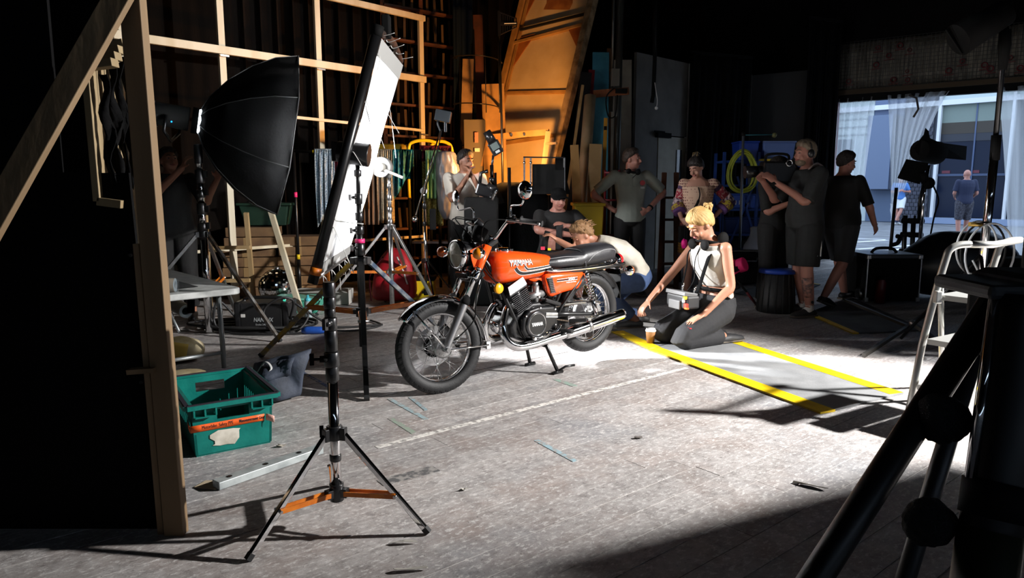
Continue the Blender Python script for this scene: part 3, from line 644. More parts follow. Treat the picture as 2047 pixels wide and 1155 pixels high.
for sd in (1, -1):
    mb = MB(); mb.cyl(CY(0, sd*.062, 0), CY(.19, sd*.062, 0), .048, n=20); cy = obj('cylinder', mb, BLKENG, bike)
    for i in range(10):
        a = .012+i*.0135; wv = .15 if 2 < i else .135
        mb = MB(); mb.beam(CY(a, sd*.063, 0), CY(a+.0032, sd*.063, 0), .118, wv, (1, 0, 0)); obj('cooling_fin', mb, DKALLOY, cy, bevel=.001)
    mb = MB(); mb.beam(CY(.150, sd*.063, 0), CY(.163, sd*.063, 0), .12, .165, (1, 0, 0)); hd = obj('cylinder_head', mb, DKALLOY, bike, bevel=.003)
    for i in range(7):
        y = sd*.063+(i-3)*.0165
        mb = MB(); mb.add([CY(.16, y-.0016, f) for f in (-.08, .08)]+[CY(.225 if abs(f) < .05 else .205, y-.0016, f) for f in (.075, .04, -.04, -.075)]+[CY(.16, y+.0016, f) for f in (-.08, .08)]+[CY(.225 if abs(f) < .05 else .205, y+.0016, f) for f in (.075, .04, -.04, -.075)],
            [(0,1,2,3,4,5), (11,10,9,8,7,6)]+[(i_, (i_+1) % 6, 6+(i_+1) % 6, 6+i_) for i_ in range(6)]); obj('cooling_fin', mb, DKALLOY, hd)
    # bright plate on the flank of the head
    mb = MB(); pl = [CY(.166, sd*.123, -.082), CY(.166, sd*.123, .082), CY(.225, sd*.123, .075), CY(.230, sd*.123, -.07)]
    mb.add([p for p in pl]+[p+V((0, sd*.004, 0)) for p in pl], [(0, 1, 2, 3), (7, 6, 5, 4)]+[(i, (i+1) % 4, 4+(i+1) % 4, 4+i) for i in range(4)]); obj('head_plate', mb, mat('bright_alloy', (.75, .75, .75), .35, .7), hd)
    mb = MB(); mb.cyl(CY(.21, sd*.062, 0), CY(.25, sd*.062, 0), .011); mb.tube(spline([CY(.25, sd*.062, 0), CY(.275, sd*.062, -.01), CY(.27, sd*.05, -.06), V((.66, sd*.03, .70))], 5), .007, 8); obj('spark_plug_cap', mb, mat('dark_red_rubber', (.12, .006, .012), .5), hd)
    # carburettor behind the cylinder
    mb = MB(); c = V((.545, sd*.075, .505)); mb.cyl(c+V((.06, 0, .0)), c-V((.08, 0, -.02)), .028, n=16); mb.cyl(c+V((-.01, 0, -.06)), c+V((-.01, 0, .075)), .026, n=16); mb.cyl(c+V((-.01, 0, .075)), c+V((-.01, 0, .10)), .020, n=12); mb.box(c+V((-.01, 0, -.06)), (.06, .05, .04)); mb.cyl(c+V((-.01, sd*.02, .0)), c+V((-.01, sd*.045, .0)), .008)
    cb = obj('carburettor', mb, CAST, bike)
    mb = MB(); mb.cyl(c+V((-.08, 0, .02)), V((.36, sd*.07, .56)), .032, .036, 16); obj('intake_hose', mb, BLKMAT, bike)
# exhausts
for sd in (1, -1):
    y = sd*.12
    hp = spline([CY(.07, sd*.062, .06), CY(.07, sd*.075, .115), V((.845, sd*.10, .33)), V((.835, sd*.125, .235)), V((.76, sd*.145, .185)), V((.62, sd*.155, .185)), V((.46, sd*.16, .205)), V((.28, sd*.165, .225))], 7)
    k = len(hp); ex = obj('exhaust_pipe', MB().tube(hp, [.02+.013*min(1, i/(k*.55)) for i in range(k)], 18), CHROME, bike)
    obj('exhaust_flange', MB().cyl(CY(.07, sd*.062, .055), CY(.07, sd*.062, .075), .034, n=18), CAST, ex)
    a, b = V((.33, sd*.168, .220)), V((-.265, sd*.19, .305)); d = b-a
    sl = obj('silencer', MB().tube([a, a+d*.03, a+d*.12, a+d*.40, a+d*.78, a+d*.97, b, b-d*.004], [.034, .040, .044, .046, .045, .040, .036, .028], 22), CHROME, bike)
    obj('silencer_clamp', MB().tube([a+d*.35, a+d*.365, a+d*.385, a+d*.40], [.047, .049, .049, .047], 22).box(a+d*.375+V((0, sd*.01, .045)), (.03, .02, .03)), STEEL, sl)
    # footrests
    obj('footrest', MB().cyl((.37, sd*.12, .27), (.34, sd*.255, .275), .016, n=12), RUBBER, bike)
    obj('passenger_footrest', MB().beam((.27, sd*.135, .325), (.18, sd*.23, .335), .03, .026), RUBBER, bike, bevel=.006)
mb = MB(); mb.tube([(.37, .14, .25), (.55, .19, .235), (.66, .19, .24)], .007, 8); mb.cyl((.66, .175, .24), (.66, .225, .24), .011); obj('gear_lever', mb, CHROME, bike)
mb = MB().tube(spline([V((.45, .10, .25)), V((.40, .155, .25)), V((.36, .155, .29))], 4), .009, 8); obj('rest_bracket', mb, CHROME, bike)
# centre stand, pushed down, feet on the floor
mb = MB()
for sd in (1, -1):
    mb.tube([(.49, sd*.095, .30), (.44, sd*.13, .15), (.385, sd*.155, .016)], .014, 10); mb.tube([(.43, sd*.155, .012), (.385, sd*.155, .014), (.34, sd*.155, .012)], .013, 10)
mb.tube([(.385, .155, .02), (.33, .175, .05), (.26, .20, .055)], .009, 8); mb.cyl((.46, -.115, .21), (.46, .115, .21), .012)
obj('centre_stand', mb, BLACK, bike)
# amber reflector below the tank, horn
Mr = M4.Translation((.905, .125, .60)) @ M4.Rotation(-PI/2, 4, 'X') 
rf = obj('reflector', MB().lathe([(.034, -.01), (.036, .004), (.032, .012), (.001, .013)], 28, Mr), mat('amber_reflector', (.95, .42, .01), .3), bike)
obj('reflector_bracket', MB().beam((.905, .118, .59), (.87, .11, .52), .012, .008), BLACK, rf)
Mn = M4.Translation((.90, .07, .33)) @ M4.Rotation(PI/2+.4, 4, 'Y'); obj('horn', MB().lathe([(.002, -.02), (.03, -.018), (.042, -.005), (.046, .01), (.03, .018), (.002, .018)], 26, Mn), CHROME, bike)
OFF = {'headlamp_shell': (-AX.x*UP, -AX.z*UP), 'fuel_tank': (-.03, .06), 'side_cover': (.075, .06), 'seat': (.07, .06), 'frame': (.02, .06), 'rear_mudguard': (.0, 0), 'mud_flap': (.075, .04), 'tail_bracket': (.075, .05), 'footrest': (.06, .05), 'passenger_footrest': (.05, .05), 'centre_stand': (.06, 0)}
for k in ('handlebar', 'grip', 'switch_block', 'lever', 'mirror', 'dial', 'dial_bracket', 'warning_light_block', 'bar_clamp', 'brake_fluid_cup', 'cable', 'fork_yoke', 'fork_badge'): OFF[k] = OFF['headlamp_shell']
for k in ('handlebar', 'grip', 'switch_block', 'lever', 'mirror', 'bar_clamp', 'brake_fluid_cup', 'cable'): OFF[k] = (-.035, .018)
for k in ('crankcase', 'engine_cover', 'screw', 'oil_pump_cover', 'cylinder', 'cylinder_head', 'spark_plug_cap', 'carburettor', 'intake_hose', 'horn', 'reflector', 'gear_lever', 'rest_bracket', 'exhaust_pipe', 'exhaust_flange', 'silencer', 'generator_cover', 'engine_flash'): OFF[k] = (.06, .072)
for c in bike.children:
    k = c.name.split('.')[0]
    if k == 'indicator': q = OFF['headlamp_shell'] if max(v.co.x for v in c.data.vertices) > .5 else (.075, .05)
    else: q = OFF.get(k)
    if q: c.location = (q[0], 0, q[1])
# set the whole machine in place: front axle and rear axle as the photograph shows them
A = P(879, 694, 4.50); H = -V((math.cos(R(PSI)), math.sin(R(PSI)), 0)); bike.rotation_euler = (0, 0, R(180+PSI))
bike.location = (A.x-H.x*1.36, A.y-H.y*1.36, 0)
# ------------------------------------------------------------------ stands
DARKSTEEL = mat('dark_steel', (0.06, 0.06, 0.062), 0.3, 0.85)
def combo_stand(name, label, c, r, feet, zt, col, brace=True, colmat=(CHROME, DARKSTEEL), legmat=CHROME, lw=.024, zb=.12, strut=None, legcols=None):
    """c ground centre, feet azimuths, zt leg hinge height, col [(z0, z1, radius, material index)]"""
    t = thing(name, label, 'light stand', c, world=True); c = V(c)
    mb = [MB(), MB()]
    for z0, z1, rr, k in col: mb[k].cyl(c+V((0, 0, z0)), c+V((0, 0, z1)), rr, n=20)
    if mb[0].v: obj('column', mb[0], colmat[0], t)
    for z0, z1, rr, k in col:
        if k == 1: obj('collar', MB().tube([c+V((0, 0, z0)), c+V((0, 0, z0+.004)), c+V((0, 0, z1-.004)), c+V((0, 0, z1))], [rr*.9, rr, rr, rr*.9], 20), colmat[1], t)
    hinge = MB().cyl(c+V((0, 0, zt-.025)), c+V((0, 0, zt+.03)), lw*1.5, n=18); 
    low = MB().cyl(c+V((0, 0, zb-.02)), c+V((0, 0, zb+.05)), lw*1.35, n=18)
    for k, a in enumerate(feet):
        d = V((math.sin(a), -math.cos(a), 0)); p = V((-d.y, d.x, 0))
        hinge.box(c+d*lw*1.7+V((0, 0, zt)), (lw*1.3, lw*1.3, .05), M4.Rotation(math.atan2(d.y, d.x), 3, 'Z'))
        low.box(c+d*lw*1.5+V((0, 0, zb+.015)), (lw*1.6, lw*1.5, .035), M4.Rotation(math.atan2(d.y, d.x), 3, 'Z'))
        a0 = c+d*lw*1.8+V((0, 0, zt)); a1 = c+d*r+V((0, 0, .012))
        m = legcols[k] if legcols else legmat
        lg = obj('leg', MB().beam(a0, a1, lw, lw), m, t, bevel=.003)
        obj('foot', MB().beam(a1-(a1-a0).normalized()*.02, a1+(a1-a0).normalized()*.006, lw*1.05, lw*1.05), RUBBER, lg)
        if brace:
            q = a0+(a1-a0)*(strut or .66)
            for s in (1, -1): obj('brace', MB().beam(c+d*lw*1.8+p*s*lw*.8+V((0, 0, zb+.015)), q+p*s*lw*.7, .005, lw*.9), ORANGE_STRUT, lg)
            obj('brace_bolt', MB().cyl(q-p*lw*1.1, q+p*lw*1.1, lw*.3, n=8), STEEL, lg)
    obj('hinge_collar', hinge, colmat[1], t, bevel=.002); obj('lower_collar', low, colmat[1], t, bevel=.002)
    return t
def tknob(t, p, d, L, m=BLKMAT):
    p, d = V(p), V(d).normalized(); mb = MB().cyl(p, p+d*L, .006, n=8); x, y, z = frame(d)
    mb.beam(p+d*L-V((0, 0, .022)), p+d*L+V((0, 0, .022)), .016, .016, d); mb.cyl(p-d*.01, p+d*.02, .013, n=10)
    return obj('tightening_knob', mb, m, t)
# the chrome stand in front, nothing mounted on it
fr, fl = G(855, 1068), G(497, 1122); e = (fr-fl).normalized(); cc = (fr+fl)/2+V((-e.y, e.x, 0))*((fr-fl).length/2/math.sqrt(3))
rr = (fr-cc).length; azf = math.atan2((fr-cc).x, -(fr-cc).y)
st = combo_stand('light_stand', 'bare chrome stand with orange braces standing nearest on the open floor', cc, rr, [azf, azf-2*PI/3, azf+2*PI/3], .385,
    [(.10, .60, .0205, 0), (.60, .80, .0165, 0), (.80, .985, .0145, 0), (.598, .66, .0255, 1), (.655, .715, .029, 1), (.715, .80, .0245, 1), (.80, .85, .026, 1), (.85, .885, .021, 1), (.885, .93, .023, 1), (.93, .988, .0235, 1), (.27, .30, .023, 1)], lw=.021, zb=.125, strut=.63)
tknob(st, cc+V((-.02, -.02, .69)), (-1, -.15, 0), .05); tknob(st, cc+V((.0, -.025, .83)), (-.5, -1, 0), .02, DARKSTEEL); tknob(st, cc+V((-.02, 0, .39)), (-1, -.3, .15), .03)
# crank stand that holds the silk frame
cs_ = V((-1.13, 5.2, 0)); f1 = G(733, 798)-cs_
ry = mat('scuffed_yellow_paint', '#b9981c', .4, .4, '#6d6a62', 14); bl = mat('scuffed_blue_paint', '#3a4a60', .35, .6, '#8d8d8a', 14)
a1 = math.atan2(f1.x, -f1.y)
st = combo_stand('crank_stand', 'tall black crank stand holding the tilted white silk', cs_, .92, [a1, a1-2*PI/3, a1+2*PI/3], .80,
    [(.15, .82, .028, 0), (.82, 1.05, .024, 0), (1.05, 1.25, .020, 0), (1.25, 1.52, .017, 0), (1.0, 1.06, .033, 1), (.84, .93, .036, 1), (1.1, 1.16, .03, 1), (1.22, 1.30, .03, 1), (1.42, 1.47, .028, 1), (1.54, 1.66, .028, 1)], colmat=(BLACK, DARKSTEEL), lw=.034, zb=.40, strut=.47, legcols=[BLACK, ry, bl])
obj('pink_tape', MB().cyl(cs_+V((0, 0, .935)), cs_+V((0, 0, .965)), .0365, n=20), PINK, st)
for z in (1.27, 1.03, .9): tknob(st, cs_+V((-.02, -.03, z)), (-.7, -.7, 0), .04, DARKSTEEL)
mb = MB().cyl(cs_+V((-.13, -.05, 1.60)), cs_+V((.10, -.05, 1.57)), .075, .085, 24); mb.box(cs_+V((-.11, -.04, 1.60)), (.12, .07, .14)); obj('grip_head', mb, DARKSTEEL, st, bevel=.006)
# second chrome stand with a crank disc, further back
c2 = V((-1.31, 7.55, 0))
st = combo_stand('crank_stand', 'chrome crank stand with pale round head behind the silk, beside the hanging cloths', c2, .80, [R(-70), R(50), R(170)], .92,
    [(.04, .95, .026, 0), (.95, 1.1, .022, 0), (1.1, 1.3, .020, 0), (1.3, 1.46, .017, 0), (.95, 1.0, .03, 1), (1.08, 1.13, .028, 1), (1.2, 1.26, .027, 1), (1.33, 1.38, .025, 1)], colmat=(ALU, STEEL), legmat=ALU, lw=.028, zb=.42, strut=.52)
mb = MB().cyl(c2+V((-.07, -.09, 1.55)), c2+V((-.05, 0, 1.55)), .105, n=26); mb.cyl(c2+V((0, 0, 1.44)), c2+V((0, 0, 1.60)), .03, n=14); obj('crank_disc', mb, mat('pale_alloy', (.34, .34, .33), .5, .3), st)
obj('crank_arm', MB().beam(c2+V((-.05, -.11, 1.53)), c2+V((.17, -.13, 1.44)), .03, .03).cyl(c2+V((-.07, -.13, 1.55)), c2+V((-.05, -.09, 1.55)), .045, n=16), mat('pale_handle', '#b4b2aa', .5), st, bevel=.006)
# stand with a boom arm and a small lamp
c3 = V((-1.0, 8.05, 0))
st = combo_stand('boom_stand', 'thin chrome stand with slanting boom arm beside the gold sequin cloth', c3, .5, [R(20), R(140), R(260)], .5, [(.1, 1.12, .017, 0), (1.12, 1.36, .013, 0), (.9, .95, .024, 1), (1.1, 1.16, .024, 1)], colmat=(CHROME, DARKSTEEL), lw=.02, brace=False)
b0, b1 = P(829, 438, 7.9), P(880, 262, 7.9)
mb = MB().tube([b0, b0+(b1-b0)*.5, b1], .009, 8); mb.ball(b0, .035, 14, 10); mb.cyl(c3+V((0, -.05, 1.30)), c3+V((0, .05, 1.30)), .04, n=16); obj('boom_arm', mb, CHROME, st)
mb = MB(); mb.tube(spline([b1, b1+V((-.03, 0, .10)), b1+V((.04, .02, .12))], 4), .012, 6); mb.box(b1+V((.035, 0, .16)), (.17, .13, .12), M4.Rotation(.2, 3, 'Y')); mb.box(b1+V((.06, 0, .06)), (.03, .03, .14)); obj('small_lamp', mb, mat('lamp_black', (.02, .025, .03), .35), st, bevel=.012)
cab = spline([b1+V((.02, -.01, .02)), b1+V((-.04, -.03, -.25)), b0+V((.13, -.03, .3)), c3+V((.02, -.05, .8)), c3+V((.05, -.05, .3))], 8); obj('lamp_cable', MB().tube(cab, .006, 6), BLKMAT, st)
obj('ballast', MB().box(c3+V((.10, -.05, .98)), (.07, .05, .24)), BLKMAT, st, bevel=.01)
# ------------------------------------------------------------------ tilted silk frame
SILK = bpy.data.materials.new('white_silk'); SILK.use_nodes = True; nt = SILK.node_tree; b = nt.nodes['Principled BSDF']; b.inputs['Base Color'].default_value = (.93, .94, .94, 1); b.inputs['Roughness'].default_value = .9
tr = nt.nodes.new('ShaderNodeBsdfTranslucent'); tr.inputs[0].default_value = (.8, .82, .82, 1); mx = nt.nodes.new('ShaderNodeMixShader'); mx.inputs[0].default_value = .4
nt.links.new(b.outputs[0], mx.inputs[1]); nt.links.new(tr.outputs[0], mx.inputs[2]); nt.links.new(mx.outputs[0], nt.nodes['Material Output'].inputs[0])
TL, TR, BL, BR = P(754, 62, 5.15), P(801, 122, 6.15), P(627, 557, 4.95), P(690, 512, 5.95)
sf = thing('silk_frame', 'large tilted white silk stretched on a black frame with ties', 'diffuser', BL, world=True)
def sp(a, b): return (TL*(1-a)+TR*a)*(1-b)+(BL*(1-a)+BR*a)*b
nn = (TR-TL).cross(BL-TL).normalized(); nn = nn if nn.x > 0 else -nn
obj('silk', MB().grid(lambda a, b: sp(.035+.93*a, .03+.945*b)+nn*(.03+.012*math.sin(a*9+b*3)*math.sin(b*7)), 14, 22), SILK, sf)
obj('frame_tube', MB().cyl(sp(0, -.02), sp(0, 1.02), .038, n=14), BLACK, sf); obj('frame_tube', MB().cyl(sp(1, -.01), sp(1, 1.01), .022, n=14), BLACK, sf)
obj('frame_tube', MB().tube(spline([TL, sp(.5, -.03), TR], 5), .026, 10), mat('rusty_tube', '#5a3a2a', .6, .3, '#2a2420', 10), sf); obj('frame_tube', MB().cyl(BL, BR, .026, n=14), ALU, sf)
obj('corner', MB().cyl(sp(0, .955), sp(0, .985), .041, n=14), ORANGE_STRUT, sf); obj('corner', MB().cyl(sp(0, -.02), sp(0, .02), .042, n=14), BLKMAT, sf)
obj('hem_band', MB().grid(lambda a, b: sp(.03+.94*a, .02+.07*b)+nn*(.036), 10, 2), mat('grey_hem', '#9a9a98', .9), sf); obj('hem_band', MB().grid(lambda a, b: sp(.03+.94*a, .93+.05*b)+nn*(.036), 10, 2), MATS['grey_hem'], sf)
TIE = mat('white_tape_tie', '#c9c8c4', .8)
sr = random.Random(5)
def tie(p, q, r):
    p = V(p); obj('tie', MB().tube(spline([p+V((-.03, 0, .01)), p+V((0, -.02, .02)), p+V((.02, -.02, 0)), q], 5), .007, 5, flat=.35), TIE, sf)
    if r is not None: obj('tie', MB().tube(spline([p, p+(V(r)-p)*.4+V((.02, -.01, 0)), r], 5), .006, 5, flat=.35), TIE, sf)
for (b, d1, d2) in ((.10, .03, None), (.29, (.13, .30), (.05, .48)), (.49, (.10, .14), None), (.76, (.20, .02), (.14, -.0)), (.8, (.14, .30), None)):
    p = sp(0.03, b)+nn*.045
    if d1 == .03: tie(p, p+V((.0, -.02, -.08)), None)
    else: tie(p, p+V((d1[0], -.02, -d1[1])), p+V((d2[0], -.02, -d2[1])) if d2 else None)
for (b, dx, dz) in ((.26, .06, -.38), (.28, .10, -.14), (.55, -.03, -.16)):
    p = sp(1.0, b)+nn*.02; tie(p, p+V((dx, -.03, dz)), None)
for a in (.15, .35, .55, .75, .93): p = sp(a, 0); tie(p, p+V((.07+.05*sr.random(), -.03, .05*sr.random()-.02)), None)
for a in (.2, .45, .7, .9): p = sp(a, 1); tie(p, p+V((.03, -.03, -.12-.22*sr.random())), p+V((.06, -.02, -.10)))
obj('top_clip', MB().box(sp(.22, -.05), (.06, .10, .16)), BLKMAT, sf, bevel=.01)
# ------------------------------------------------------------------ octagonal softbox on its stand
ap = V((-2.82, 6.32, 1.93)); ax = V((.885, .41, -.17)).normalized(); xx, yy, zz = frame(ax)
sb = thing('softbox', 'large black octagonal softbox seen from behind with its lamp glowing', 'softbox', ap, world=True)
OB = mat('softbox_cloth', (.0028, .0028, .003), .85, 0, bump=.2, bs=50, spec=.1); n = 8
def oct(r, d): return [ap+ax*d+(xx*math.cos(2*PI*(i+.5)/n)+yy*math.sin(2*PI*(i+.5)/n))*r for i in range(n)]
rad = [(.10, .06), (.24, .12), (.42, .25), (.58, .42), (.70, .60), (.76, .78)]
for k in range(8):
    vs = []; fs = []
    for r, d in rad: q = oct(r, d); vs += [q[k], (q[k]+q[(k+1) % 8])/2*1.0+(ap+ax*d-(q[k]+q[(k+1) % 8])/2)*.03, q[(k+1) % 8]]
    for i in range(5): fs += [(i*3+j, i*3+j+1, i*3+j+4, i*3+j+3) for j in range(2)]
    obj('panel', MB().add(vs, fs, True), OB, sb, solid=.004)
    obj('rib', MB().tube([oct(r*1.005, d-.003)[k] for r, d in rad], .0035, 5), mat('rib_edge', (.10, .10, .10), .4), sb)
obj('rim', MB().tube(oct(.765, .78), .006, 6, closed=True), MATS['rib_edge'], sb)
obj('mount_ring', MB().lathe([(.09, .0), (.115, 0), (.115, .05), (.09, .05)], 24, M4.Translation(ap) @ ax.to_track_quat('Z', 'Y').to_matrix().to_4x4()), BLKMAT, sb)
obj('lit_collar', MB().lathe([(.098, .052), (.112, .066), (.122, .082)], 24, M4.Translation(ap+V((0, -.004, 0))) @ ax.to_track_quat('Z', 'Y').to_matrix().to_4x4()), mat('lamp_glow', '#ffffff', .5, emit='#eaf6ff', es=5), sb)
lh = thing('lamp_head', 'black film lamp head fixed to the back of the softbox', 'lamp', ap-ax*.3, world=True)
obj('housing', MB().cyl(ap-ax*.30, ap-ax*.02, .095, .105, 20), BLKMAT, lh, bevel=.01); obj('back_plate', MB().cyl(ap-ax*.315, ap-ax*.30, .10, n=20), mat('pale_back', '#8a96a4', .5), lh)
obj('yoke', MB().tube([ap-ax*.15+V((.0, -.13, .0)), ap-ax*.17+V((0, -.14, -.14)), ap-ax*.18+V((0, 0, -.22)), ap-ax*.17+V((0, .14, -.14)), ap-ax*.15+V((0, .13, 0))], .014, 8), BLACK, lh)
obj('tilt_lever', MB().tube([ap-ax*.22+V((0, -.14, -.12)), ap-ax*.34+V((-.02, -.14, .06))], .012, 8).ball(ap-ax*.34+V((-.02, -.14, .06)), .022), CHROME, lh)
obj('status_light', MB().ball(ap-ax*.12+V((.0, -.105, -.05)), .007, 8, 6), mat('blue_status', '#1e90ff', .5, emit='#1e9bff', es=3), lh)
c4 = V((-2.80, 6.36, 0))
st = combo_stand('light_stand', 'heavy chrome stand with black collars carrying the softbox', c4, .85, [R(-55), R(65), R(185)], .92,
    [(.02, .95, .036, 0), (.95, 1.2, .032, 0), (1.2, 1.45, .03, 0), (1.45, 1.72, .026, 0), (.95, 1.02, .045, 1), (1.1, 1.2, .042, 1), (1.25, 1.32, .04, 1), (1.38, 1.5, .04, 1), (1.55, 1.72, .036, 1)], lw=.03, zb=.38, strut=.5, legcols=[ALU, mat('worn_brown_leg', '#5b4a3a', .4, .6, '#9a9a98', 12), ALU])
for z in (1.0, 1.15, 1.3, 1.46): obj('clamp_lever', MB().box(c4+V((.06, -.02, z)), (.03, .03, .06)), DARKSTEEL, st, bevel=.004)
# ------------------------------------------------------------------ near left: a set flat on edge with its brace and reveal
pb = G(353, 1066); FY = pb.y
sfl = thing('set_flat', 'tall black set flat with pine post and diagonal brace at the near left', 'set flat', (pb.x, pb.y, 0), world=True)
pt = P(262, -40, FY+.02)
m1 = V((pb.x, FY, 0)); lean = (pt-m1)
PG = mat('dark_pine', '#8d7557', .7, 0, '#745e43', 4, .2, 25, (1, 1, .1))  # pine in a darker tone than the other timber
obj('post', MB().beam(m1, m1+lean*1.25, .075, .05, (0, 1, 0)), PG, sfl, bevel=.003)
obj('post', MB().beam(m1+V((-.058, .012, 0)), m1+V((-.058, .012, 0))+lean*.55, .022, .045, (0, 1, 0)), PG, sfl)
d0, d1 = P(240, -10, FY-.04), P(-30, 470, FY-.35); obj('brace', MB().beam(d0+(d0-d1)*.2, d1+(d1-d0)*.5, .085, .03, (0, 1, 0)), PG, sfl, bevel=.003)
mb = MB(); mb.hexa([V((pb.x-.06, FY+.03, .004)), V((pb.x-2.6, FY+.03, .004)), V((pb.x-2.6, FY+.045, .004)), V((pb.x-.06, FY+.045, .004))], [V((pb.x-.11, FY+.06, 1.40)), V((pb.x-2.6, FY+.06, 1.40)), V((pb.x-2.6, FY+.075, 1.40)), V((pb.x-.11, FY+.075, 1.40))])
obj('cloth_panel', mb, BLKFAB, sfl)
mb = MB(); q = lambda z0, z1, x0, x1: mb.hexa([V((pb.x-x0, FY+.06, z0)), V((pb.x-x1, FY+.06, z0)), V((pb.x-x1, FY+.075, z0)), V((pb.x-x0, FY+.075, z0))], [V((pb.x-x0, FY+.075, z1)), V((pb.x-x1, FY+.075, z1)), V((pb.x-x1, FY+.09, z1)), V((pb.x-x0, FY+.09, z1))])
q(1.402, 3.2, .36, 2.6); obj('cloth_panel', mb, BLKFAB, sfl)
mb = MB(); q(2.12, 3.2, .12, .358); obj('cloth_panel', mb, BLKFAB, sfl)
a = P(258, 742, FY-.02); obj('batten', MB().beam(a, P(312, 738, FY-.02), .04, .018), PG, sfl)
for z in (.62, 1.1): obj('bolt', MB().cyl((pb.x-.075+lean.x*.2*z, FY-.03, z), (pb.x-.075+lean.x*.2*z, FY-.02, z), .006, n=8), BLACK, sfl)
obj('cloth_panel', MB().box((-2.42, FY+.62, 1.9), (1.3, .02, 1.8)), BLKFAB, sfl)  # added black sheet, blacking out the view behind the window opening
WRM = mat('reveal_pine', '#93805f', .65, 0, '#7d6a4a', 4, .1, 30, (1, 1, .15))
# stepped window reveal beside the post: nested pale frames
wr = thing('window_reveal', 'pale stepped timber window reveal hung with black scraps beside the near post', 'window frame', P(175, 250, FY+.1), world=True)
for k in range(4):
    Y = FY+.06-.0+k*.075; s0, s1 = P(176+k*16, 132-k*13, Y), P(200+k*13, 402+k*4, Y); wv = .03
    obj('stile', MB().beam(s1, s0, .026, .05, (0, 1, 0)), WRM, wr, bevel=.002)
    obj('head', MB().beam(s0, s0+V((.10-.015*k, .0, .012)), .03, .05, (0, 1, 0)), WRM, wr, bevel=.002)
    obj('sill', MB().beam(s1, s1+V((.09-.015*k, 0, -.012)), .03, .05, (0, 1, 0)), WRM, wr, bevel=.002)
    vs = lambda a, b, s0=s0, s1=s1, Y=Y, k=k: s0+(s1-s0)*(.06+b*(.78+.08*math.sin(a*9+k*2)))+V((.035+a*.035+.012*math.sin(b*14+k), .01*math.sin(b*9+a*4), 0))
    obj('black_scrap', MB().grid(vs, 4, 14), BLKFAB, wr, solid=.003)
# ------------------------------------------------------------------ green crate
A_, B_, C_ = G(392, 915), G(543, 885), G(352, 830)
cx = (B_-A_).normalized(); cy = V((-cx.y, cx.x, 0)); L_ = (B_-A_).length; W_ = .56; HC = .27
crz = math.atan2(cx.y, cx.x)
cr = thing('plastic_crate', 'teal plastic tote crate with orange tape label on the floor', 'crate', A_, crz)
TEAL = mat('teal_plastic', (.0, .15, .125), .38, 0, (.005, .20, .165), 9, bump=.1, bs=60)
t_ = .012; f = .03
def tw(x, y, z): k = 1+.06*z/HC; return V((L_/2+(x-L_/2)*k, W_/2+(y-W_/2)*k, z))
def pan(name, q0, q1, z0, z1, th=t_, par=cr):
    mb = MB(); d = V((q1[0]-q0[0], q1[1]-q0[1], 0)).normalized(); nn_ = V((-d.y, d.x, 0))*th
    lo = [tw(*q0, z0), tw(*q1, z0)]; hi = [tw(*q0, z1), tw(*q1, z1)]
    mb.hexa([lo[0], lo[1], lo[1]+nn_, lo[0]+nn_], [hi[0], hi[1], hi[1]+nn_, hi[0]+nn_]); return obj(name, mb, TEAL, par)
obj('base', MB().box((L_/2, W_/2, .008), (L_*.98, W_*.98, .014)), TEAL, cr)
for (q0, q1) in (((0, 0), (L_, 0)), ((L_, W_), (0, W_))):      # end walls with hand holes
    d = V(q1)-V(q0) if False else V((q1[0]-q0[0], 0, 0))
    h0 = (q0[0]+d.x*.30, q0[1]); h1 = (q0[0]+d.x*.70, q0[1])
    pan('end_wall', q0, q1, .01, HC*.68); pan('end_wall', q0, h0, HC*.68, HC*.88); pan('end_wall', h1, q1, HC*.68, HC*.88); pan('end_wall', q0, q1, HC*.88, HC)
for (q0, q1) in (((L_, 0), (L_, W_)), ((0, W_), (0, 0))):
    pan('side_wall', q0, q1, .01, HC*.45); pan('side_wall', q0, q1, HC*.72, HC)
    for k in range(15):
        a = k/15; b = a+.045; y0 = q0[1]+(q1[1]-q0[1])*a; y1 = q0[1]+(q1[1]-q0[1])*b; pan('slat', (q0[0], y0), (q1[0], y1), HC*.45, HC*.72)
mb = MB()
rim = [tw(-.02, -.02, HC), tw(L_+.02, -.02, HC), tw(L_+.02, W_+.02, HC), tw(-.02, W_+.02, HC)]
for i in range(4): mb.beam(rim[i], rim[(i+1) % 4], .032, .022)
obj('rim', mb, TEAL, cr)
mb = MB()
for i in range(4): a, b = rim[i]+V((0, 0, .012)), rim[(i+1) % 4]+V((0, 0, .012)); mb.beam(a, b, .02, .006)
obj('dark_rim_edge', mb, mat('grimy_rim', '#2a2430', .6), cr)
for z, x0, x1 in ((HC*.80, .0, .30), (HC*.80, .70, 1.0)):
    for xq in (x0+.02, (x0+x1)/2, x1-.02): obj('rim_rib', MB().box(tw(L_*xq, -.018, HC*.90), (.008, .03, HC*.17)), TEAL, cr)
    obj('rim_ledge', MB().beam(tw(L_*x0+.01, -.018, z), tw(L_*x1-.01, -.018, z), .03, .007), TEAL, cr)
OT = mat('orange_tape', '#f4631e', .5); tp = MB()
tp.grid(lambda a, b: tw(-.012+(L_*.93)*a, -.003, HC*(.50+.0*a)+.036*b), 8, 1); tape = obj('label_tape', tp, OT, cr, solid=.001)
obj('tape_end', MB().grid(lambda a, b: tw(-.012-.002, .0+.05*a, HC*.50+.036*b+.01*a), 2, 1), OT, cr, solid=.001)
obj('tape_curl', MB().grid(lambda a, b: tw(L_*.915+.035*a, -.004-.03*math.sin(a*1.4), HC*.50+.036*b-.012*a*a), 4, 1), mat('tape_back', '#e8b3a4', .6), cr, solid=.001)
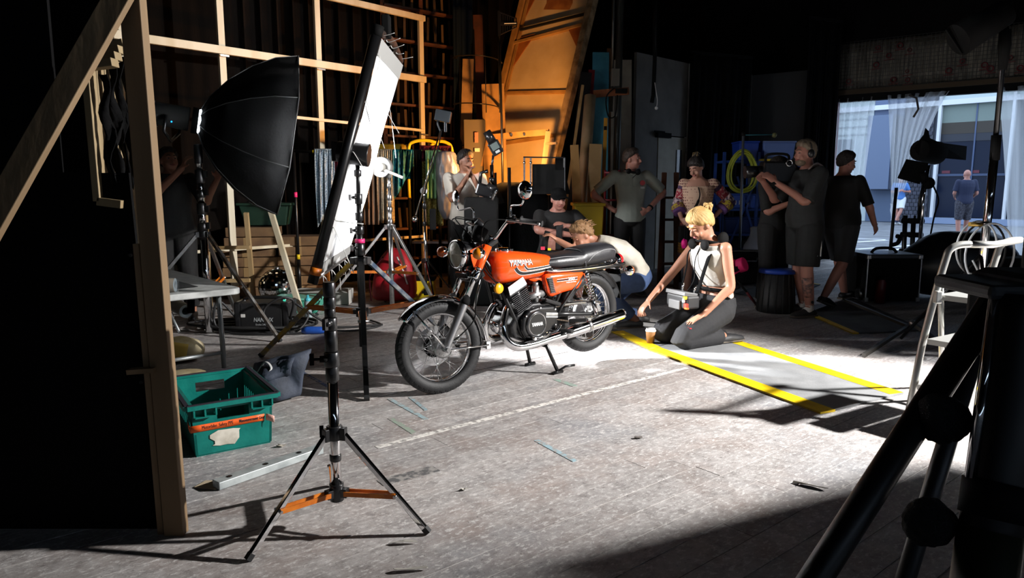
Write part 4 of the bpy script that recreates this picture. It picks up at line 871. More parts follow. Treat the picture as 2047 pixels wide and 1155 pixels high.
lettering('tape_writing', 'Motorbike  Safety PPE', .026, mat('marker_ink', (.02, .01, .01), .7), cr, lambda x, y: tw(L_*.30+x, -.0045, HC*.50+.019+y), .0, .62)
lettering('tape_writing', 'Manoeuverment Gear', .024, MATS['marker_ink'], cr, lambda x, y: tw(L_*.735+x, -.0045, HC*.50+.019+y), .0005, .58)
pk = random.Random(2); poly = [(L_*.22+(.0+pk.uniform(-.012, .012)), HC*.20+k*.018) for k in range(4)]+[(L_*.30+k*.035, HC*.45+pk.uniform(-.01, .008)) for k in range(4)]+[(L_*.56+pk.uniform(-.006, .006), HC*.40-k*.02) for k in range(3)]+[(L_*.50-k*.035, HC*.17+pk.uniform(-.012, .01)) for k in range(4)]
n = len(poly); c0 = (sum(p[0] for p in poly)/n, sum(p[1] for p in poly)/n)
obj('torn_label', MB().add([tw(c0[0], -.0045, c0[1])]+[tw(x, -.004, z) for x, z in poly], [(0, i+1, (i+1) % n+1) for i in range(n)]), mat('torn_paper', '#dcd6c8', .85, 0, '#b9b2a2', 12), cr)
obj('crumpled_paper', MB().ball((L_*.55, W_*.30, .05), (.07, .04, .025), 9, 6), mat('crumpled_paper', '#cfc7b4', .85), cr)
# grey bag slumped behind the crate
g0 = G(540, 800); bg = thing('sand_bag', 'slumped dark grey bag lying behind the teal crate', 'bag', g0, world=True)
GB = mat('grey_canvas', '#3a4150', .75, 0, '#2a303c', 8, .3, 40)
def bagp(a, b):
    w_ = math.sin(PI*min(1, max(0, .03+.94*b)))**.3
    x = -.17+.36*a+.05*b; z = .02+.29*b*(1-.32*(1-a)); y = .10*math.sin(PI*a)*w_
    return g0+V((x, .12*b-y-.03*math.sin(a*11+b*6), z))
obj('body', MB().grid(bagp, 14, 10), GB, bg, solid=.05, sub=1)
obj('flap', MB().grid(lambda a, b: bagp(.25+.55*a, .55+.4*b)+V((0, -.035-.02*math.sin(b*3), 0)), 6, 4), GB, bg, solid=.008)
obj('strap', MB().tube(spline([bagp(.15, .7)+V((0, -.05, 0)), bagp(.3, .95)+V((0, -.06, .02)), bagp(.45, .8)+V((0, -.06, 0)), bagp(.3, .6)+V((0, -.06, 0))], 5), .010, 6, flat=.4), mat('silver_strap', '#a8a8a8', .5), bg)
# flat metal bar on the floor
m0, m1 = G(432, 978), G(640, 905)
br = thing('metal_bar', 'flat galvanised metal bar with bolt holes lying on the floor', 'metal bar', m0, world=True)
obj('bar', MB().beam(m0+V((0, 0, .021)), m1+V((0, 0, .021)), .06, .036), mat('galvanised', '#b9c0c0', .5, .35, '#9aa1a2', 12), br, bevel=.003)
for k in (.12, .45, .78): q = m0+(m1-m0)*k+V((0, .0, .0395)); obj('bolt_hole', MB().cyl(q, q+V((0, 0, .002)), .012, n=12), BLACK, br)
pp = thing('paper_scrap', 'torn pale card scrap under the end of the metal bar', 'paper', G(405, 975), world=True)
obj('sheet', MB().hexa([G(388, 975)+V((0, 0, .002)), G(432, 980)+V((0, 0, .002)), G(440, 963)+V((0, 0, .002)), G(412, 962)+V((0, 0, .002))], [G(388, 975)+V((0, 0, .005)), G(432, 980)+V((0, 0, .005)), G(440, 963)+V((0, 0, .006)), G(412, 962)+V((0, 0, .006))]), mat('card', '#b7a78c', .85), pp)
# ------------------------------------------------------------------ back left: lattice set panel, rack of timber, leaning flats, cloth rail
pa, pbk = V((-3.94, 7.37, 0)), V((-1.29, 10.29, 0)); pd = (pbk-pa).normalized(); pn_ = V((pd.y, -pd.x, 0)); PL = (pbk-pa).length
lp = thing('lattice_panel', 'tall open pine lattice set frame standing behind the softbox', 'set frame', pa, world=True)
Q = lambda s, z, o=0: pa+pd*s+V((0, 0, z))+pn_*o
for s in (0, 1.03, 2.27, PL): obj('upright', MB().beam(Q(s, 0.004), Q(s, 3.86 if 0 < s < PL else 3.70), .075, .045, pn_), PALEPINE, lp, bevel=.003)
for z, hgt in ((3.68, .075), (2.85, .085)): obj('rail', MB().beam(Q(-.1, z, .046), Q(PL+.04, z, .046), .045, hgt), PALEPINE, lp, bevel=.003)
for s0, s1, z, z1 in ((1.03, PL, 2.20, 2.14), (0, PL, .63, .63)): obj('rail', MB().beam(Q(s0, z, .04), Q(s1, z1, .04), .03, .035), PALEPINE, lp, bevel=.002)
for k, (s, z) in enumerate(((2.27, 2.85), (1.03, 2.85), (PL, 2.14))): obj('joint_plate', MB().beam(Q(s-.05, z-.06, .072), Q(s+.05, z-.06, .072), .004, .02), ALU, lp)
def prop_timber(lab, a, b, w=.05, d=.04, m=PALEPINE, name='timber_prop'):
    t = thing(name, lab, 'timber', a, world=True); obj('length', MB().beam(a, b, w, d, (0, 1, 0)), m, t, bevel=.002); return t
prop_timber('pale timber strut slanting down right of the softbox to the floor', G(606, 640)+V((0, 0, .01)), P(541, 420, 7.6), .055, .045)
lf = thing('ladder_frame', 'small pine ladder frame standing behind the mirror ball', 'timber frame', G(508, 606), world=True)
a, b = G(508, 606)+V((0, 0, .01)), P(492, 425, 7.85); obj('upright', MB().beam(a, b, .05, .04, (0, 1, 0)), PINE, lf, bevel=.002)
a2, b2 = P(420, 612, 7.8), P(410, 430, 7.9); obj('upright', MB().beam(V((a2.x, a2.y, .01)), b2, .05, .04, (0, 1, 0)), PINE, lf, bevel=.002)
for y in (494, 560): obj('rung', MB().beam(P(415, y+2, 7.82), P(500, y, 7.82), .035, .04), PINE, lf, bevel=.002)
# stacked flat-packed cartons along the wall
CARD = mat('carton_brown', '#7d6040', .85, 0, '#5f4630', 4, .15, 20, obrand=.25); k3 = random.Random(8)
for i in range(7):
    z = .012+i*.122
    for j in range(2 if i < 6 else 1):
        c = V((-3.22+j*.58+k3.uniform(-.03, .03), 8.70+j*.16, z+.058)); wv = .60+k3.uniform(-.05, .04)
        t = thing('carton', f'flat brown carton in the stack behind the mirror ball, {["lowest", "second", "third", "fourth", "fifth", "sixth", "topmost"][i]} layer {"left" if j == 0 else "right"}', 'carton', (c.x, c.y, z), group='stacked brown cartons', world=True)
        obj('box', MB().box(c, (wv, .45, .112), M4.Rotation(k3.uniform(-.04, .04)+.2, 3, 'Z')), CARD, t, bevel=.006)
        obj('tape', MB().box(c+V((.0, -.222, 0)), (.06, .02, .114), M4.Rotation(.2, 3, 'Z')), mat('carton_tape', '#94774f', .5), t)
tb = thing('storage_bin', 'dark green bin on top of the carton stack', 'bin', (-3.0, 8.76, .88), world=True)
bo = V((-.12, .36, 0))
obj('body', MB().hexa([V((-3.15, 8.25, .875))+bo, V((-2.67, 8.3, .875))+bo, V((-2.70, 8.55, .875))+bo, V((-3.15, 8.5, .875))+bo], [V((-3.2, 8.2, 1.12))+bo, V((-2.62, 8.25, 1.12))+bo, V((-2.65, 8.6, 1.12))+bo, V((-3.2, 8.55, 1.12))+bo]), mat('dark_green_bin', '#0c2c1e', .6), tb, bevel=.01); obj('lid', MB().box(V((-2.91, 8.4, 1.135))+bo, (.66, .42, .03), M4.Rotation(.06, 3, 'Z')), MATS['dark_green_bin'], tb, bevel=.008)
# mirror ball: every facet its own small flat tile
mbp = P(555, 567, 7.9); MBR = .212; bl = thing('mirror_ball', 'mirror disco ball on the floor behind the table', 'mirror ball', (mbp.x, mbp.y, 0), world=True); mbp.z = MBR+.004
obj('core', MB().ball(mbp, MBR-.004, 24, 16), BLKMAT, bl); tl = MB(); nb = 26
for i in range(1, nb):
    th = PI*i/nb; nr = max(4, int(2*nb*math.sin(th)))
    for j in range(nr):
        ph = 2*PI*j/nr+i; d = V((math.sin(th)*math.cos(ph), math.sin(th)*math.sin(ph), math.cos(th))); d2 = (d+V((k3.uniform(-.03, .03), k3.uniform(-.03, .03), k3.uniform(-.03, .03)))).normalized(); x, y, z = frame(d2); c = mbp+d*MBR; s_ = MBR*PI/nb*.46
        tl.add([c-x*s_-y*s_, c+x*s_-y*s_, c+x*s_+y*s_, c-x*s_+y*s_], [(0, 1, 2, 3)])
o = obj('mirror_tile', tl, mat('mirror_tile', (.85, .85, .85), .04, 1), bl); o['kind'] = 'stuff'
obj('cap', MB().cyl(mbp+V((0, 0, MBR-.01)), mbp+V((0, 0, MBR+.02)), .03, n=14), STEEL, bl)
# black cloth rail and what hangs on it
RL, RR = V((-2.64, 8.62, 0)), V((-.80, 8.92, 0)); RZt = 1.77; rd = (RR-RL).normalized(); rn = V((rd.y, -rd.x, 0))
ra = thing('clothes_rail', 'black tubular clothes rail with yellow and pink tape bands', 'clothes rail', RL, world=True)
obj('top_bar', MB().cyl(RL+V((0, 0, RZt)), RR+V((0, 0, RZt)), .018, n=12), BLACK, ra)
for e in (RL, RR):
    po = obj('post', MB().cyl(e+V((0, 0, .03)), e+V((0, 0, RZt+.02)), .018, n=12), BLACK, ra); obj('foot', MB().tube([e-rn*.28+V((0, 0, .02)), e+V((0, 0, .10)), e+rn*.28+V((0, 0, .02))], .018, 8), BLACK, ra)
    obj('yellow_band', MB().cyl(e+V((0, 0, .46)), e+V((0, 0, .52)), .021, n=12), YELLOW, po)
    obj('lower_sleeve', MB().cyl(e+V((0, 0, .06)), e+V((0, 0, .45)), .025, n=12), BLACK, po)
obj('pink_band', MB().cyl(RL+V((0, 0, 1.22)), RL+V((0, 0, 1.28)), .021, n=12), PINK, ra); obj('yellow_band', MB().cyl(RL+rd*.22+V((0, 0, RZt)), RL+rd*.27+V((0, 0, RZt)), .021, n=12), YELLOW, ra)
def railx(px): 
    d = ray(px, 305); t = (RL.y*rd.x-RL.x*rd.y)/(d.y*rd.x-d.x*rd.y); return (V((d.x*t, d.y*t, 0))-RL).dot(rd)
def drape(name, lab, px0, px1, zb, m, cat='cloth', thick=.006, wave=.03, fr=22, pt=0, back=.35, off=0, top=.02):
    s0, s1 = railx(px0), railx(px1); zc = RZt+top
    t = thing(name, lab, cat, RL+rd*(s0+s1)/2+V((0, 0, RZt)), world=True, group='cloths hanging on the clothes rail')
    def f(a, b):
        zend = zb+pt*(1-a if pt > 0 else -a)*1.0 if pt else zb
        z = zc-(zc-zend)*b; sp_ = 1-.12*b*math.sin(a*PI)
        q = rn*(.024+off+wave*b**.5*math.sin(a*fr+s0*7+b*1.5)+.012*math.sin(a*fr*2.3+b*5))
        return RL+rd*(s0+(s1-s0)*((a-.5)*sp_+.5))+V((0, 0, z))+q
    obj('front_fall', MB().grid(f, 28, 18), m, t, solid=thick)
    def g(a, b): zz = zc-back*b; return RL+rd*(s0+(s1-s0)*a)+V((0, 0, zz))-rn*(.024+wave*.6*b*math.sin(a*fr))
    obj('back_fall', MB().grid(g, 20, 6), m, t, solid=thick)
    obj('fold', MB().tube([RL+rd*(s0+(s1-s0)*i/8)+V((0, 0, zc)) for i in range(9)], .026, 8, flat=.6), m, t)
    return t
def sequin(n, c, c2): return mat(n, c, .28, .75, c2, 60, .8, 220)
drape('hanging_cloth', 'pale blue sequinned cloth hanging on the left end of the rail', 629, 668, .85, sequin('blue_sequin', (.16, .24, .34), (.55, .66, .75)), pt=-.38)
drape('hanging_cloth', 'maroon cloth hanging between the pale blue sequins and the silk', 669, 700, 1.25, cloth('maroon', '#4a0c1c'), off=-.02)
drape('hanging_cloth', 'dusty beige trousers hanging beside the champagne satin', 722, 756, .88, cloth('beige', '#7a6454', '#6a5646'), off=.01)
drape('hanging_cloth', 'champagne satin cloth hanging behind the pale round stand head', 752, 786, .9, sequin('champagne', (.36, .31, .22), (.55, .50, .40)), off=.02)
drape('hanging_cloth', 'teal velvet cloth hanging to a point', 785, 826, 1.18, mat('teal_velvet', (.0, .07, .10), .55, .2, (.0, .18, .24), 30, .6, 60), pt=-.42, off=.02)
drape('hanging_cloth', 'black cloth hanging right of the teal velvet', 822, 842, .75, BLKFAB, off=.0)
drape('hanging_cloth', 'gold sequinned cloth hanging behind the boom stand', 838, 884, .86, sequin('gold_sequin', (.20, .17, .02), (.62, .56, .20)), off=-.01)
drape('hanging_cloth', 'maroon velvet bunched over the right end of the rail', 838, 902, 1.66, cloth('dark_maroon', '#3a0814'), off=-.01, top=.07)
drape('hanging_cloth', 'pale green sheer cloth hanging left of the grey garment bag', 850, 880, 1.2, mat('pale_green', '#7fae7c', .6, 0, '#5c8a5c', 8, .4, 20), off=.05)
t = thing('garment_bag', 'translucent grey plastic garment bag bulging at the rail end', 'garment bag', RR+V((0, 0, 1.0)), world=True, group='cloths hanging on the clothes rail')
s0, s1 = railx(866), railx(914); GP = mat('grey_plastic', '#77777c', .3, 0, '#5c5c62', 5, .8, 9)
rings = []
for i in range(15):
    b = i/14; z = RZt+.02-.86*b; wv = (s1-s0)*.5*(.72+.33*math.sin(PI*min(1, b*1.05)**.8))*(1 if b < .85 else (1-b)/.15*.6+.4); c = RL+rd*((s0+s1)/2+.03*math.sin(b*3))+V((0, 0, z))+rn*.08
    rings.append([c+rd*(wv*math.cos(2*PI*j/24)*(1+.06*math.sin(j*2.3+i)))+rn*(.10*(1+.25*math.sin(j*3.1+i*1.3))*math.sin(2*PI*j/24)) for j in range(24)])
obj('bag', MB().loft(rings, True), GP, t, sub=1); obj('hook', MB().tube([c+V((0, 0, 0)) for c in spline([RL+rd*((s0+s1)/2)+rn*.06+V((0, 0, RZt+.0)), RL+rd*((s0+s1)/2)+rn*.03+V((0, 0, RZt+.05)), RL+rd*((s0+s1)/2)-rn*.03+V((0, 0, RZt+.03))], 4)], .006, 6), STEEL, t)
# yellow handrails and sign box behind the rail
yr = thing('platform_steps', 'yellow tubular handrails of platform steps behind the clothes rail', 'steps', (-1.3, 9.35, 0), world=True)
for x0, x1, y in ((-1.36, -.96, 9.35), (-1.10, -.80, 9.55)):
    obj('handrail', MB().tube(spline([V((x0, y, 1.2)), V((x0, y, 1.80)), V((x0+.08, y, 1.93)), V((x1-.08, y, 1.93)), V((x1, y, 1.80)), V((x1, y, 1.2))], 5), .022, 10), YELLOW, yr)
    for x in (x0, x1): obj('leg', MB().cyl((x, y, .005), (x, y, 1.2), .02), BLKMAT, yr)  # legs coloured black for the shade under the hanging cloths
obj('tread', MB().box((-1.1, 9.6, .6), (.5, .3, .03)), STEEL, yr)
yb = thing('site_box', 'yellow warning box with pale label behind the silk', 'box', (-1.68, 9.45, 0), world=True)
obj('case', MB().box((-1.68, 9.5, 1.74), (.55, .12, .34)), mat('worn_yellow', '#8d7a16', .6, 0, '#6c5c10', 6), yb, bevel=.05); obj('leg', MB().box((-1.68, 9.55, .78), (.06, .06, 1.56)), BLKMAT, yb); obj('label', MB().box((-1.80, 9.435, 1.76), (.13, .01, .16)), mat('pale_label', '#8d8a78', .7), yb)
# timber rack with boards stood on end
tk_ = thing('timber_rack', 'dark red timber rack holding boards on end at the back', 'rack', (-.9, 10.3, 0), world=True)
RK = mat('rack_wood', '#5c3320', .7, 0, '#3a1e12', 5); BD = mat('rack_board', '#6a5034', .7, 0, '#40301f', 4, .2, 20, (3, 3, .3), obrand=.4)
rx0, rx1 = -1.78, -.86; RYf = lambda x: 15.1-.81*(4.05-x)-.30
for x in (rx0, rx0+.48, rx1): obj('post', MB().beam((x, RYf(x), .0), (x, RYf(x), 4.1), .05, .05), RK, tk_)
for i in range(9):
    z = .3+i*.44; obj('shelf', MB().beam((rx0, RYf(rx0), z), (rx1, RYf(rx1), z), .10, .03, (0, 0, 1)), RK, tk_)
    for k in range(9):
        x = rx0+.06+k*.10
        if k3.random() < .8: obj('board', MB().beam((x, RYf(x)+.03, z+.02), (x+k3.uniform(-.02, .02), RYf(x)+.05, z+.30+.1*k3.random()), .015+.04*k3.random(), .03), BD, tk_)
bd_ = thing('dark_blue_drape', 'dark blue drape hanging right of the timber rack', 'drape', (-.78, 10.6, 0), world=True)
obj('cloth', MB().grid(lambda a, b: V((-.84+.27*a, 10.45+.1*a+.02*math.sin(a*22), 4.2-2.4*b)), 20, 6), cloth('midnight', '#0a1626'), bd_, solid=.01)
# black cage ladder
cl = thing('cage_ladder', 'black steel cage ladder against the back wall', 'ladder', (-.45, 10.4, 0), world=True)
L0, L1 = P(918, 232, 10.3), P(948, 60, 10.6); l0b, l1b = P(946, 232, 10.3), P(962, 60, 10.6)
for a, b in ((P(922, 300, 10.2), P(918, 60, 10.6)), (P(952, 300, 10.2), P(946, 60, 10.6))): obj('stile', MB().beam(V((a.x, a.y, .01)), a, .03, .05), BLACK, cl); obj('stile', MB().beam(a, b, .03, .05), BLACK, cl)
for i in range(10): q = i/9; a, b = P(922-4*q, 290-225*q, 10.2+.4*q), P(952-6*q, 290-225*q, 10.2+.4*q); obj('rung', MB().cyl(a, b, .014, n=8), BLACK, cl)
for y in (126, 218): c = P(955, y, 10.15); obj('hoop', MB().tube([c+V((.32*math.cos(q_), -.42*math.sin(q_), .02*q_)) for q_ in [PI*(1-i/16) for i in range(17)]], .030, 8, flat=.25), BLACK, cl)
for x in (966, 993): obj('strap', MB().tube([P(x, 40, 9.9), P(x+4, 130, 9.8), P(x+6, 225, 9.75)], .018, 6, flat=.4), BLACK, cl)
for i, (x0, y0, x1, y1, Y, m, lab) in enumerate(((936, 118, 930, 330, 10.45, 'a', 'pale tall board leaning behind the cage ladder'), (985, 168, 990, 330, 10.25, 'b', 'cream panel leaning left of the big canvas flat'), (955, 30, 962, 330, 10.7, 'c', 'reddish plank leaning behind the cage ladder'))):
    a, b = P(x1, y1, Y-.3), P(x0, y0, Y); t = thing('leaning_board', lab, 'board', (a.x, a.y, 0), world=True)
    d = (b-a); a2 = a-d*(a.z/d.z)*.995; obj('board', MB().beam(a2, b, (.16, .32, .14)[i], .025, (0, 1, 0)), mat('board_'+m, ('#a8845a', '#b48a54', '#5a2c18')[i], .7, 0, ('#8a6a44', '#9a7444', '#40200f')[i], 4), t, bevel=.003)
t = thing('electric_cabinet', 'grey metal electric cabinet with warning labels behind the person in white', 'cabinet', P(950, 300, 9.9), world=True)
a, b = P(934, 300, 9.95), P(968, 238, 9.95); c = (a+b)/2; obj('case', MB().beam(V((c.x, 10.0, .02)), V((c.x-.02, 10.06, b.z)), .30, .12, (0, 1, 0)), mat('cabinet_grey', '#6b6152', .5), t, bevel=.008)
obj('label', MB().box((c.x+.01, 9.95, b.z-.25), (.05, .012, .14)), mat('label_red', '#c08070', .6), t); obj('label', MB().box((c.x+.02, 9.945, b.z-.42), (.07, .012, .05)), WHITE, t)
# the big canvas flat leaning on the wall
FLs = [P(908, 556, 10.6), P(1060, 566, 9.8), P(1195, 0, 10.7), P(1042, 0, 11.5)]; FLs[0].z = FLs[1].z = 0.01
FLs[2] = FLs[1]+(FLs[2]-FLs[1])*1.22; FLs[3] = FLs[0]+(FLs[3]-FLs[0])*1.22
def FQ(a, b, o=0):
    p = (FLs[0]*(1-a)+FLs[1]*a)*(1-b)+(FLs[3]*(1-a)+FLs[2]*a)*b; return p+FN*o
FN = (FLs[1]-FLs[0]).cross(FLs[3]-FLs[0]).normalized(); FN = FN if FN.y < 0 else -FN
cf = thing('canvas_flat', 'huge cream canvas flat in a timber frame leaning at the back', 'set flat', FLs[0], world=True)
CANV = mat('cream_canvas', '#d9c096', .8, 0, '#cdb184', 3, .08, 90); obj('canvas', MB().grid(lambda a, b: FQ(a, b), 8, 12), CANV, cf, solid=.008)
FW = mat('flat_timber', '#b98c50', .65, 0, '#9a6f3a', 4, .2, 20); obj('stile', MB().beam(FQ(.04, 0, .035), FQ(.04, 1, .035), .09, .05, FN), FW, cf); obj('stile', MB().beam(FQ(.97, 0, .06), FQ(.97, 1, .06), .10, .13, FN), mat('rough_edge', '#a58a66', .8, 0, '#6f5838', 7, .5, 12), cf)
obj('stile', MB().beam(FQ(.115, 0, .03), FQ(.115, 1, .03), .05, .03, FN), FW, cf)
for b0, b1, h in ((.555, .565, .03), (.705, .765, .035), (.40, .44, .03)): obj('rail', MB().beam(FQ(.07, b0-.02, .03), FQ(.95, b1-.02, .03), .04, h*1.6, FN), FW, cf)
obj('dark_bar', MB().beam(FQ(.13, .722, .075), FQ(.95, .772, .075), .035, .03, FN), mat('dark_bar', '#1c1a16', .6), cf)
GPL = mat('gusset_ply', '#a8642a', .7, 0, '#8a4c1c', 5)
for pts in (((.10, .70), (.32, .715), (.10, .60)), ((.94, .74), (.72, .735), (.94, .66)), ((.10, .74), (.10, .90), (.30, .90)), ((.94, .80), (.94, .92), (.78, .92))):
    mb = MB(); pts3 = [FQ(a, b, .02) for a, b in pts]; pts4 = [FQ(a, b, .035) for a, b in pts]; mb.add(pts3+pts4, [(0, 1, 2), (5, 4, 3), (0, 1, 4, 3), (1, 2, 5, 4), (2, 0, 3, 5)]); obj('gusset', mb, GPL, cf)
obj('stain_patch', MB().grid(lambda a, b: FQ(.34+.34*a+.02*math.sin(b*9), .79+.12*b, .0065), 6, 6), mat('brown_patch', '#8a5226', .8, 0, '#a86c34', 6), cf)
ff = thing('small_frame', 'small pine frame leaning against the foot of the canvas flat', 'timber frame', FQ(.3, 0, .2), world=True)
a, b = P(975, 275, 10.0), P(1097, 264, 9.6); obj('top_rail', MB().beam(a, b, .04, .08), FW, ff); obj('leg', MB().beam(P(1096, 262, 9.58), G(1055, 566), .07, .04, (0, 1, 0)), PINE, ff); obj('leg', MB().beam(P(978, 276, 9.98), G(915, 560), .07, .04, (0, 1, 0)), FW, ff)
obj('cross_piece', MB().beam(P(1088, 288, 9.6), P(1113, 286, 9.5), .03, .03), PINE, ff)
for x in (1022, 1048): obj('peg', MB().cyl(P(x, 271, 9.83), P(x, 268, 9.7), .018, n=8), mat('blue_peg', '#26365c', .6), ff)
# boards and rolls leaning to the right of the flat
def lean(name, lab, x0, y0, x1, w, Y0, Y1, col, col2=None, cat='board', d=.03, round_=False):
    top = P(x0, y0, Y0); bot = P(x1, 545, Y1); bot.z = .01; t = thing(name, lab, cat, bot, world=True); m = mat('lean_'+col[1:], col, .65, 0, col2, 4)
    if round_: obj('roll', MB().cyl(bot, top, w/2, n=18), m, t); obj('core', MB().lathe([(w*.22, .001), (w*.36, .002)], 14, M4.Translation(top) @ (top-bot).to_track_quat('Z', 'Y').to_matrix().to_4x4()), mat('core_dark', '#3a2c20', .8), t)
    else: obj('board', MB().beam(bot, top, w, d, (0, 1, 0)), m, t, bevel=.003)
    return t
lean('leaning_board', 'bright blue board leaning right of the canvas flat', 1201, 105, 1196, .24, 10.55, 10.0, '#4c9cb4', '#3c86a0')
lean('leaning_board', 'brown plank edge leaning on the blue board', 1218, 97, 1213, .07, 10.6, 10.05, '#8a5a34', '#6a4022')
lean('leaning_board', 'red painted plank leaning beside the black plank', 1183, 140, 1152, .09, 10.4, 9.7, '#9c1220', '#7c0c18')
lean('leaning_board', 'black plank leaning right of the canvas flat', 1172, 145, 1128, .16, 10.3, 9.6, '#0c0b0b')
lean('leaning_board', 'narrow pale batten leaning between flat and black plank', 1165, 170, 1108, .04, 10.1, 9.45, '#c4a06a', '#a07c48')
lean('fabric_roll', 'cream fabric roll leaning against the red and blue boards', 1180, 192, 1150, .16, 10.0, 9.3, '#b89c78', '#a08660', 'roll', round_=True)
lean('leaning_board', 'white board leaning behind the vertical pipe', 1240, 120, 1238, .34, 10.9, 10.6, '#b0a694', '#9a9080')
lean('leaning_board', 'short pale plank with its cut end up below the cream roll', 1148, 290, 1162, .11, 9.5, 9.1, '#b48c54', '#94703c')
lean('leaning_board', 'pointed pale board standing left of the person in grey', 1191, 288, 1180, .17, 9.6, 9.35, '#b0936a', '#967a50')
t = lean('spirit_level', 'yellow spirit level standing against the white board', 1211, 236, 1199, .05, 10.0, 9.6, '#c8901c', '#a87410', 'spirit level'); 
obj('vial', MB().box(P(1210, 256, 9.93), (.035, .03, .05)), BLKMAT, t)
t = thing('wall_rail', 'orange timber rail fixed across the boards by the pipe', 'timber', P(1222, 186, 10.1), world=True); obj('rail', MB().beam(P(1187, 188, 10.1), P(1256, 182, 10.2), .05, .10), mat('orange_timber', '#8a4c24', .7, 0, '#6c3616', 5), t)
t = thing('wall_pipe', 'tall grey steel pipe running up the wall with junction box', 'pipe', P(1240, 540, 10.2), world=True); a = P(1241, 0, 10.2); obj('pipe', MB().tube([V((a.x-.03, 10.2, .02)), V((a.x-.01, 10.2, 2.0)), V((a.x, 10.2, 5.4))], .05, 16), mat('pipe_grey', '#4a4a46', .35, .6), t)
obj('pipe', MB().tube([V((a.x-.10, 10.22, 2.4)), V((a.x-.09, 10.22, 5.4))], .022, 10), MATS['pipe_grey'], t); obj('junction_box', MB().box(P(1230, 155, 10.15), (.12, .08, .24)), mat('box_grey', '#565248', .5), t, bevel=.01)
obj('cable', MB().tube(spline([P(1228, 175, 10.1), P(1212, 195, 10.1), P(1216, 232, 10.1), P(1230, 230, 10.1), P(1234, 190, 10.1)], 6), .010, 6), BLKMAT, t); obj('clamp', MB().box(P(1242, 182, 10.12), (.16, .10, .06)), BLKMAT, t)
# antenna on a pole, LED lamp on a stand, monitor, black cover
t = thing('fin_antenna', 'black fin antenna on a tall pole before the canvas flat', 'antenna', (P(1005, 500, 9.3).x, 9.3, 0), world=True); a = P(997, 22, 9.3); p0 = V((P(1008, 500, 9.3).x, 9.3, .02))
obj('pole', MB().tube([p0, P(1003, 250, 9.3), a], .016, 10), DARKSTEEL, t); fa = obj('spine', MB().beam(P(997, 22, 9.28), P(998, 72, 9.28), .025, .03), BLACK, t)
for i in range(8): q = i/7; obj('element', MB().beam(P(1001+4.4*i, 25+1.6*i, 9.28), P(1001+4.4*i, 70-2.2*i, 9.28), .014, .006, (0, 1, 0)), BLACK, t)
obj('boom', MB().beam(P(998, 47, 9.28), P(1034, 47, 9.28), .02, .04), BLACK, t)
for y0, y1 in ((24, 37), (70, 54)): obj('edge', MB().beam(P(998, y0, 9.28), P(1033, y1, 9.28), .01, .02, (0, 1, 0)), BLACK, t)
obj('marking', MB().beam(P(1008, 47, 9.26), P(1032, 46.5, 9.26), .008, .006, (0, 1, 0)), WHT, t)
for k in range(3): an = 2*PI*k/3+.4; obj('leg', MB().cyl(p0+V((0, 0, .7)), p0+V((.5*math.cos(an), .5*math.sin(an), 0)), .012), BLACK, t)
t = thing('led_lamp', 'small black LED lamp with screen tilted on a thin stand behind the handlebar', 'lamp', (P(984, 500, 7.9).x, 7.9, 0), world=True); p0 = V((P(984, 500, 7.9).x, 7.9, .02)); hd = P(986, 287, 7.9)
obj('pole', MB().tube([p0, P(983, 330, 7.9)], .022, 12), CHROME, t); obj('pole', MB().tube([P(983, 335, 7.9), P(986, 310, 7.9)], .014, 10), DARKSTEEL, t); obj('pole', MB().tube([p0+V((.06, .05, .0)), P(990, 345, 7.95)], .016, 10), BLACK, t)
for z in (360, 395, 430): obj('collar', MB().cyl(P(983, z, 7.9)-V((0, 0, .03)), P(983, z, 7.9)+V((0, 0, .03)), .033, n=14), DARKSTEEL, t)
for k in range(3): an = 2*PI*k/3+.2; obj('leg', MB().cyl(p0+V((0, 0, .8)), p0+V((.6*math.cos(an), .6*math.sin(an), 0)), .014), CHROME, t)
dv = (P(996, 302, 7.9)-P(976, 266, 7.9)).normalized(); lb = obj('body', MB().beam(hd-dv*.02, hd+dv*.13, .13, .11, (0, 1, 0)), BLKENG, t, bevel=.012); obj('snout', MB().cyl(hd-dv*.15, hd-dv*.02, .045, .05, 16), BLKENG, lb); obj('screen', MB().beam(hd+dv*.015, hd+dv*.07, .08, .004, (0, 1, 0)).box((0, -50, 0), (.001, .001, .001)) if False else MB().beam(hd+dv*.0+V((0, -.058, 0)), hd+dv*.075+V((0, -.058, 0)), .085, .006, (0, 1, 0)), mat('lamp_screen', '#4a5250', .3, emit='#8fa0a0', es=.25), lb)
obj('key_row', MB().beam(hd+dv*.088+V((0, -.058, 0)), hd+dv*.115+V((0, -.058, 0)), .05, .008, (0, 1, 0)), mat('key_white', '#b8bcbc', .5), lb)
t = thing('monitor', 'black hooded monitor in a bracket frame above the seated person', 'monitor', (P(1097, 345, 8.15).x, 8.15, 0), world=True); M_ = lambda x, y, Y=8.1: P(x, y, Y)
obj('screen_body', MB().hexa([M_(1064, 388), M_(1140, 388), M_(1140, 388, 8.35), M_(1064, 388, 8.35)], [M_(1064, 328), M_(1126, 328), M_(1126, 328, 8.35), M_(1064, 328, 8.35)]), BLKMAT, t)
for x in (1048, 1061): obj('bracket', MB().beam(M_(x, 313, 8.05), M_(x, 378, 8.05), .014, .02), ALU, t)
obj('bracket', MB().beam(M_(1046, 314, 8.05), M_(1128, 315, 8.05), .02, .014), DARKSTEEL, t); obj('bracket', MB().beam(M_(1128, 315, 8.05), M_(1128, 385, 8.05), .014, .02), ALU, t)
for x, y in ((1048, 325), (1061, 325), (1048, 366), (1061, 366)): obj('bolt', MB().ball(M_(x, y, 8.03), .016, 8, 6), CHROME, t)
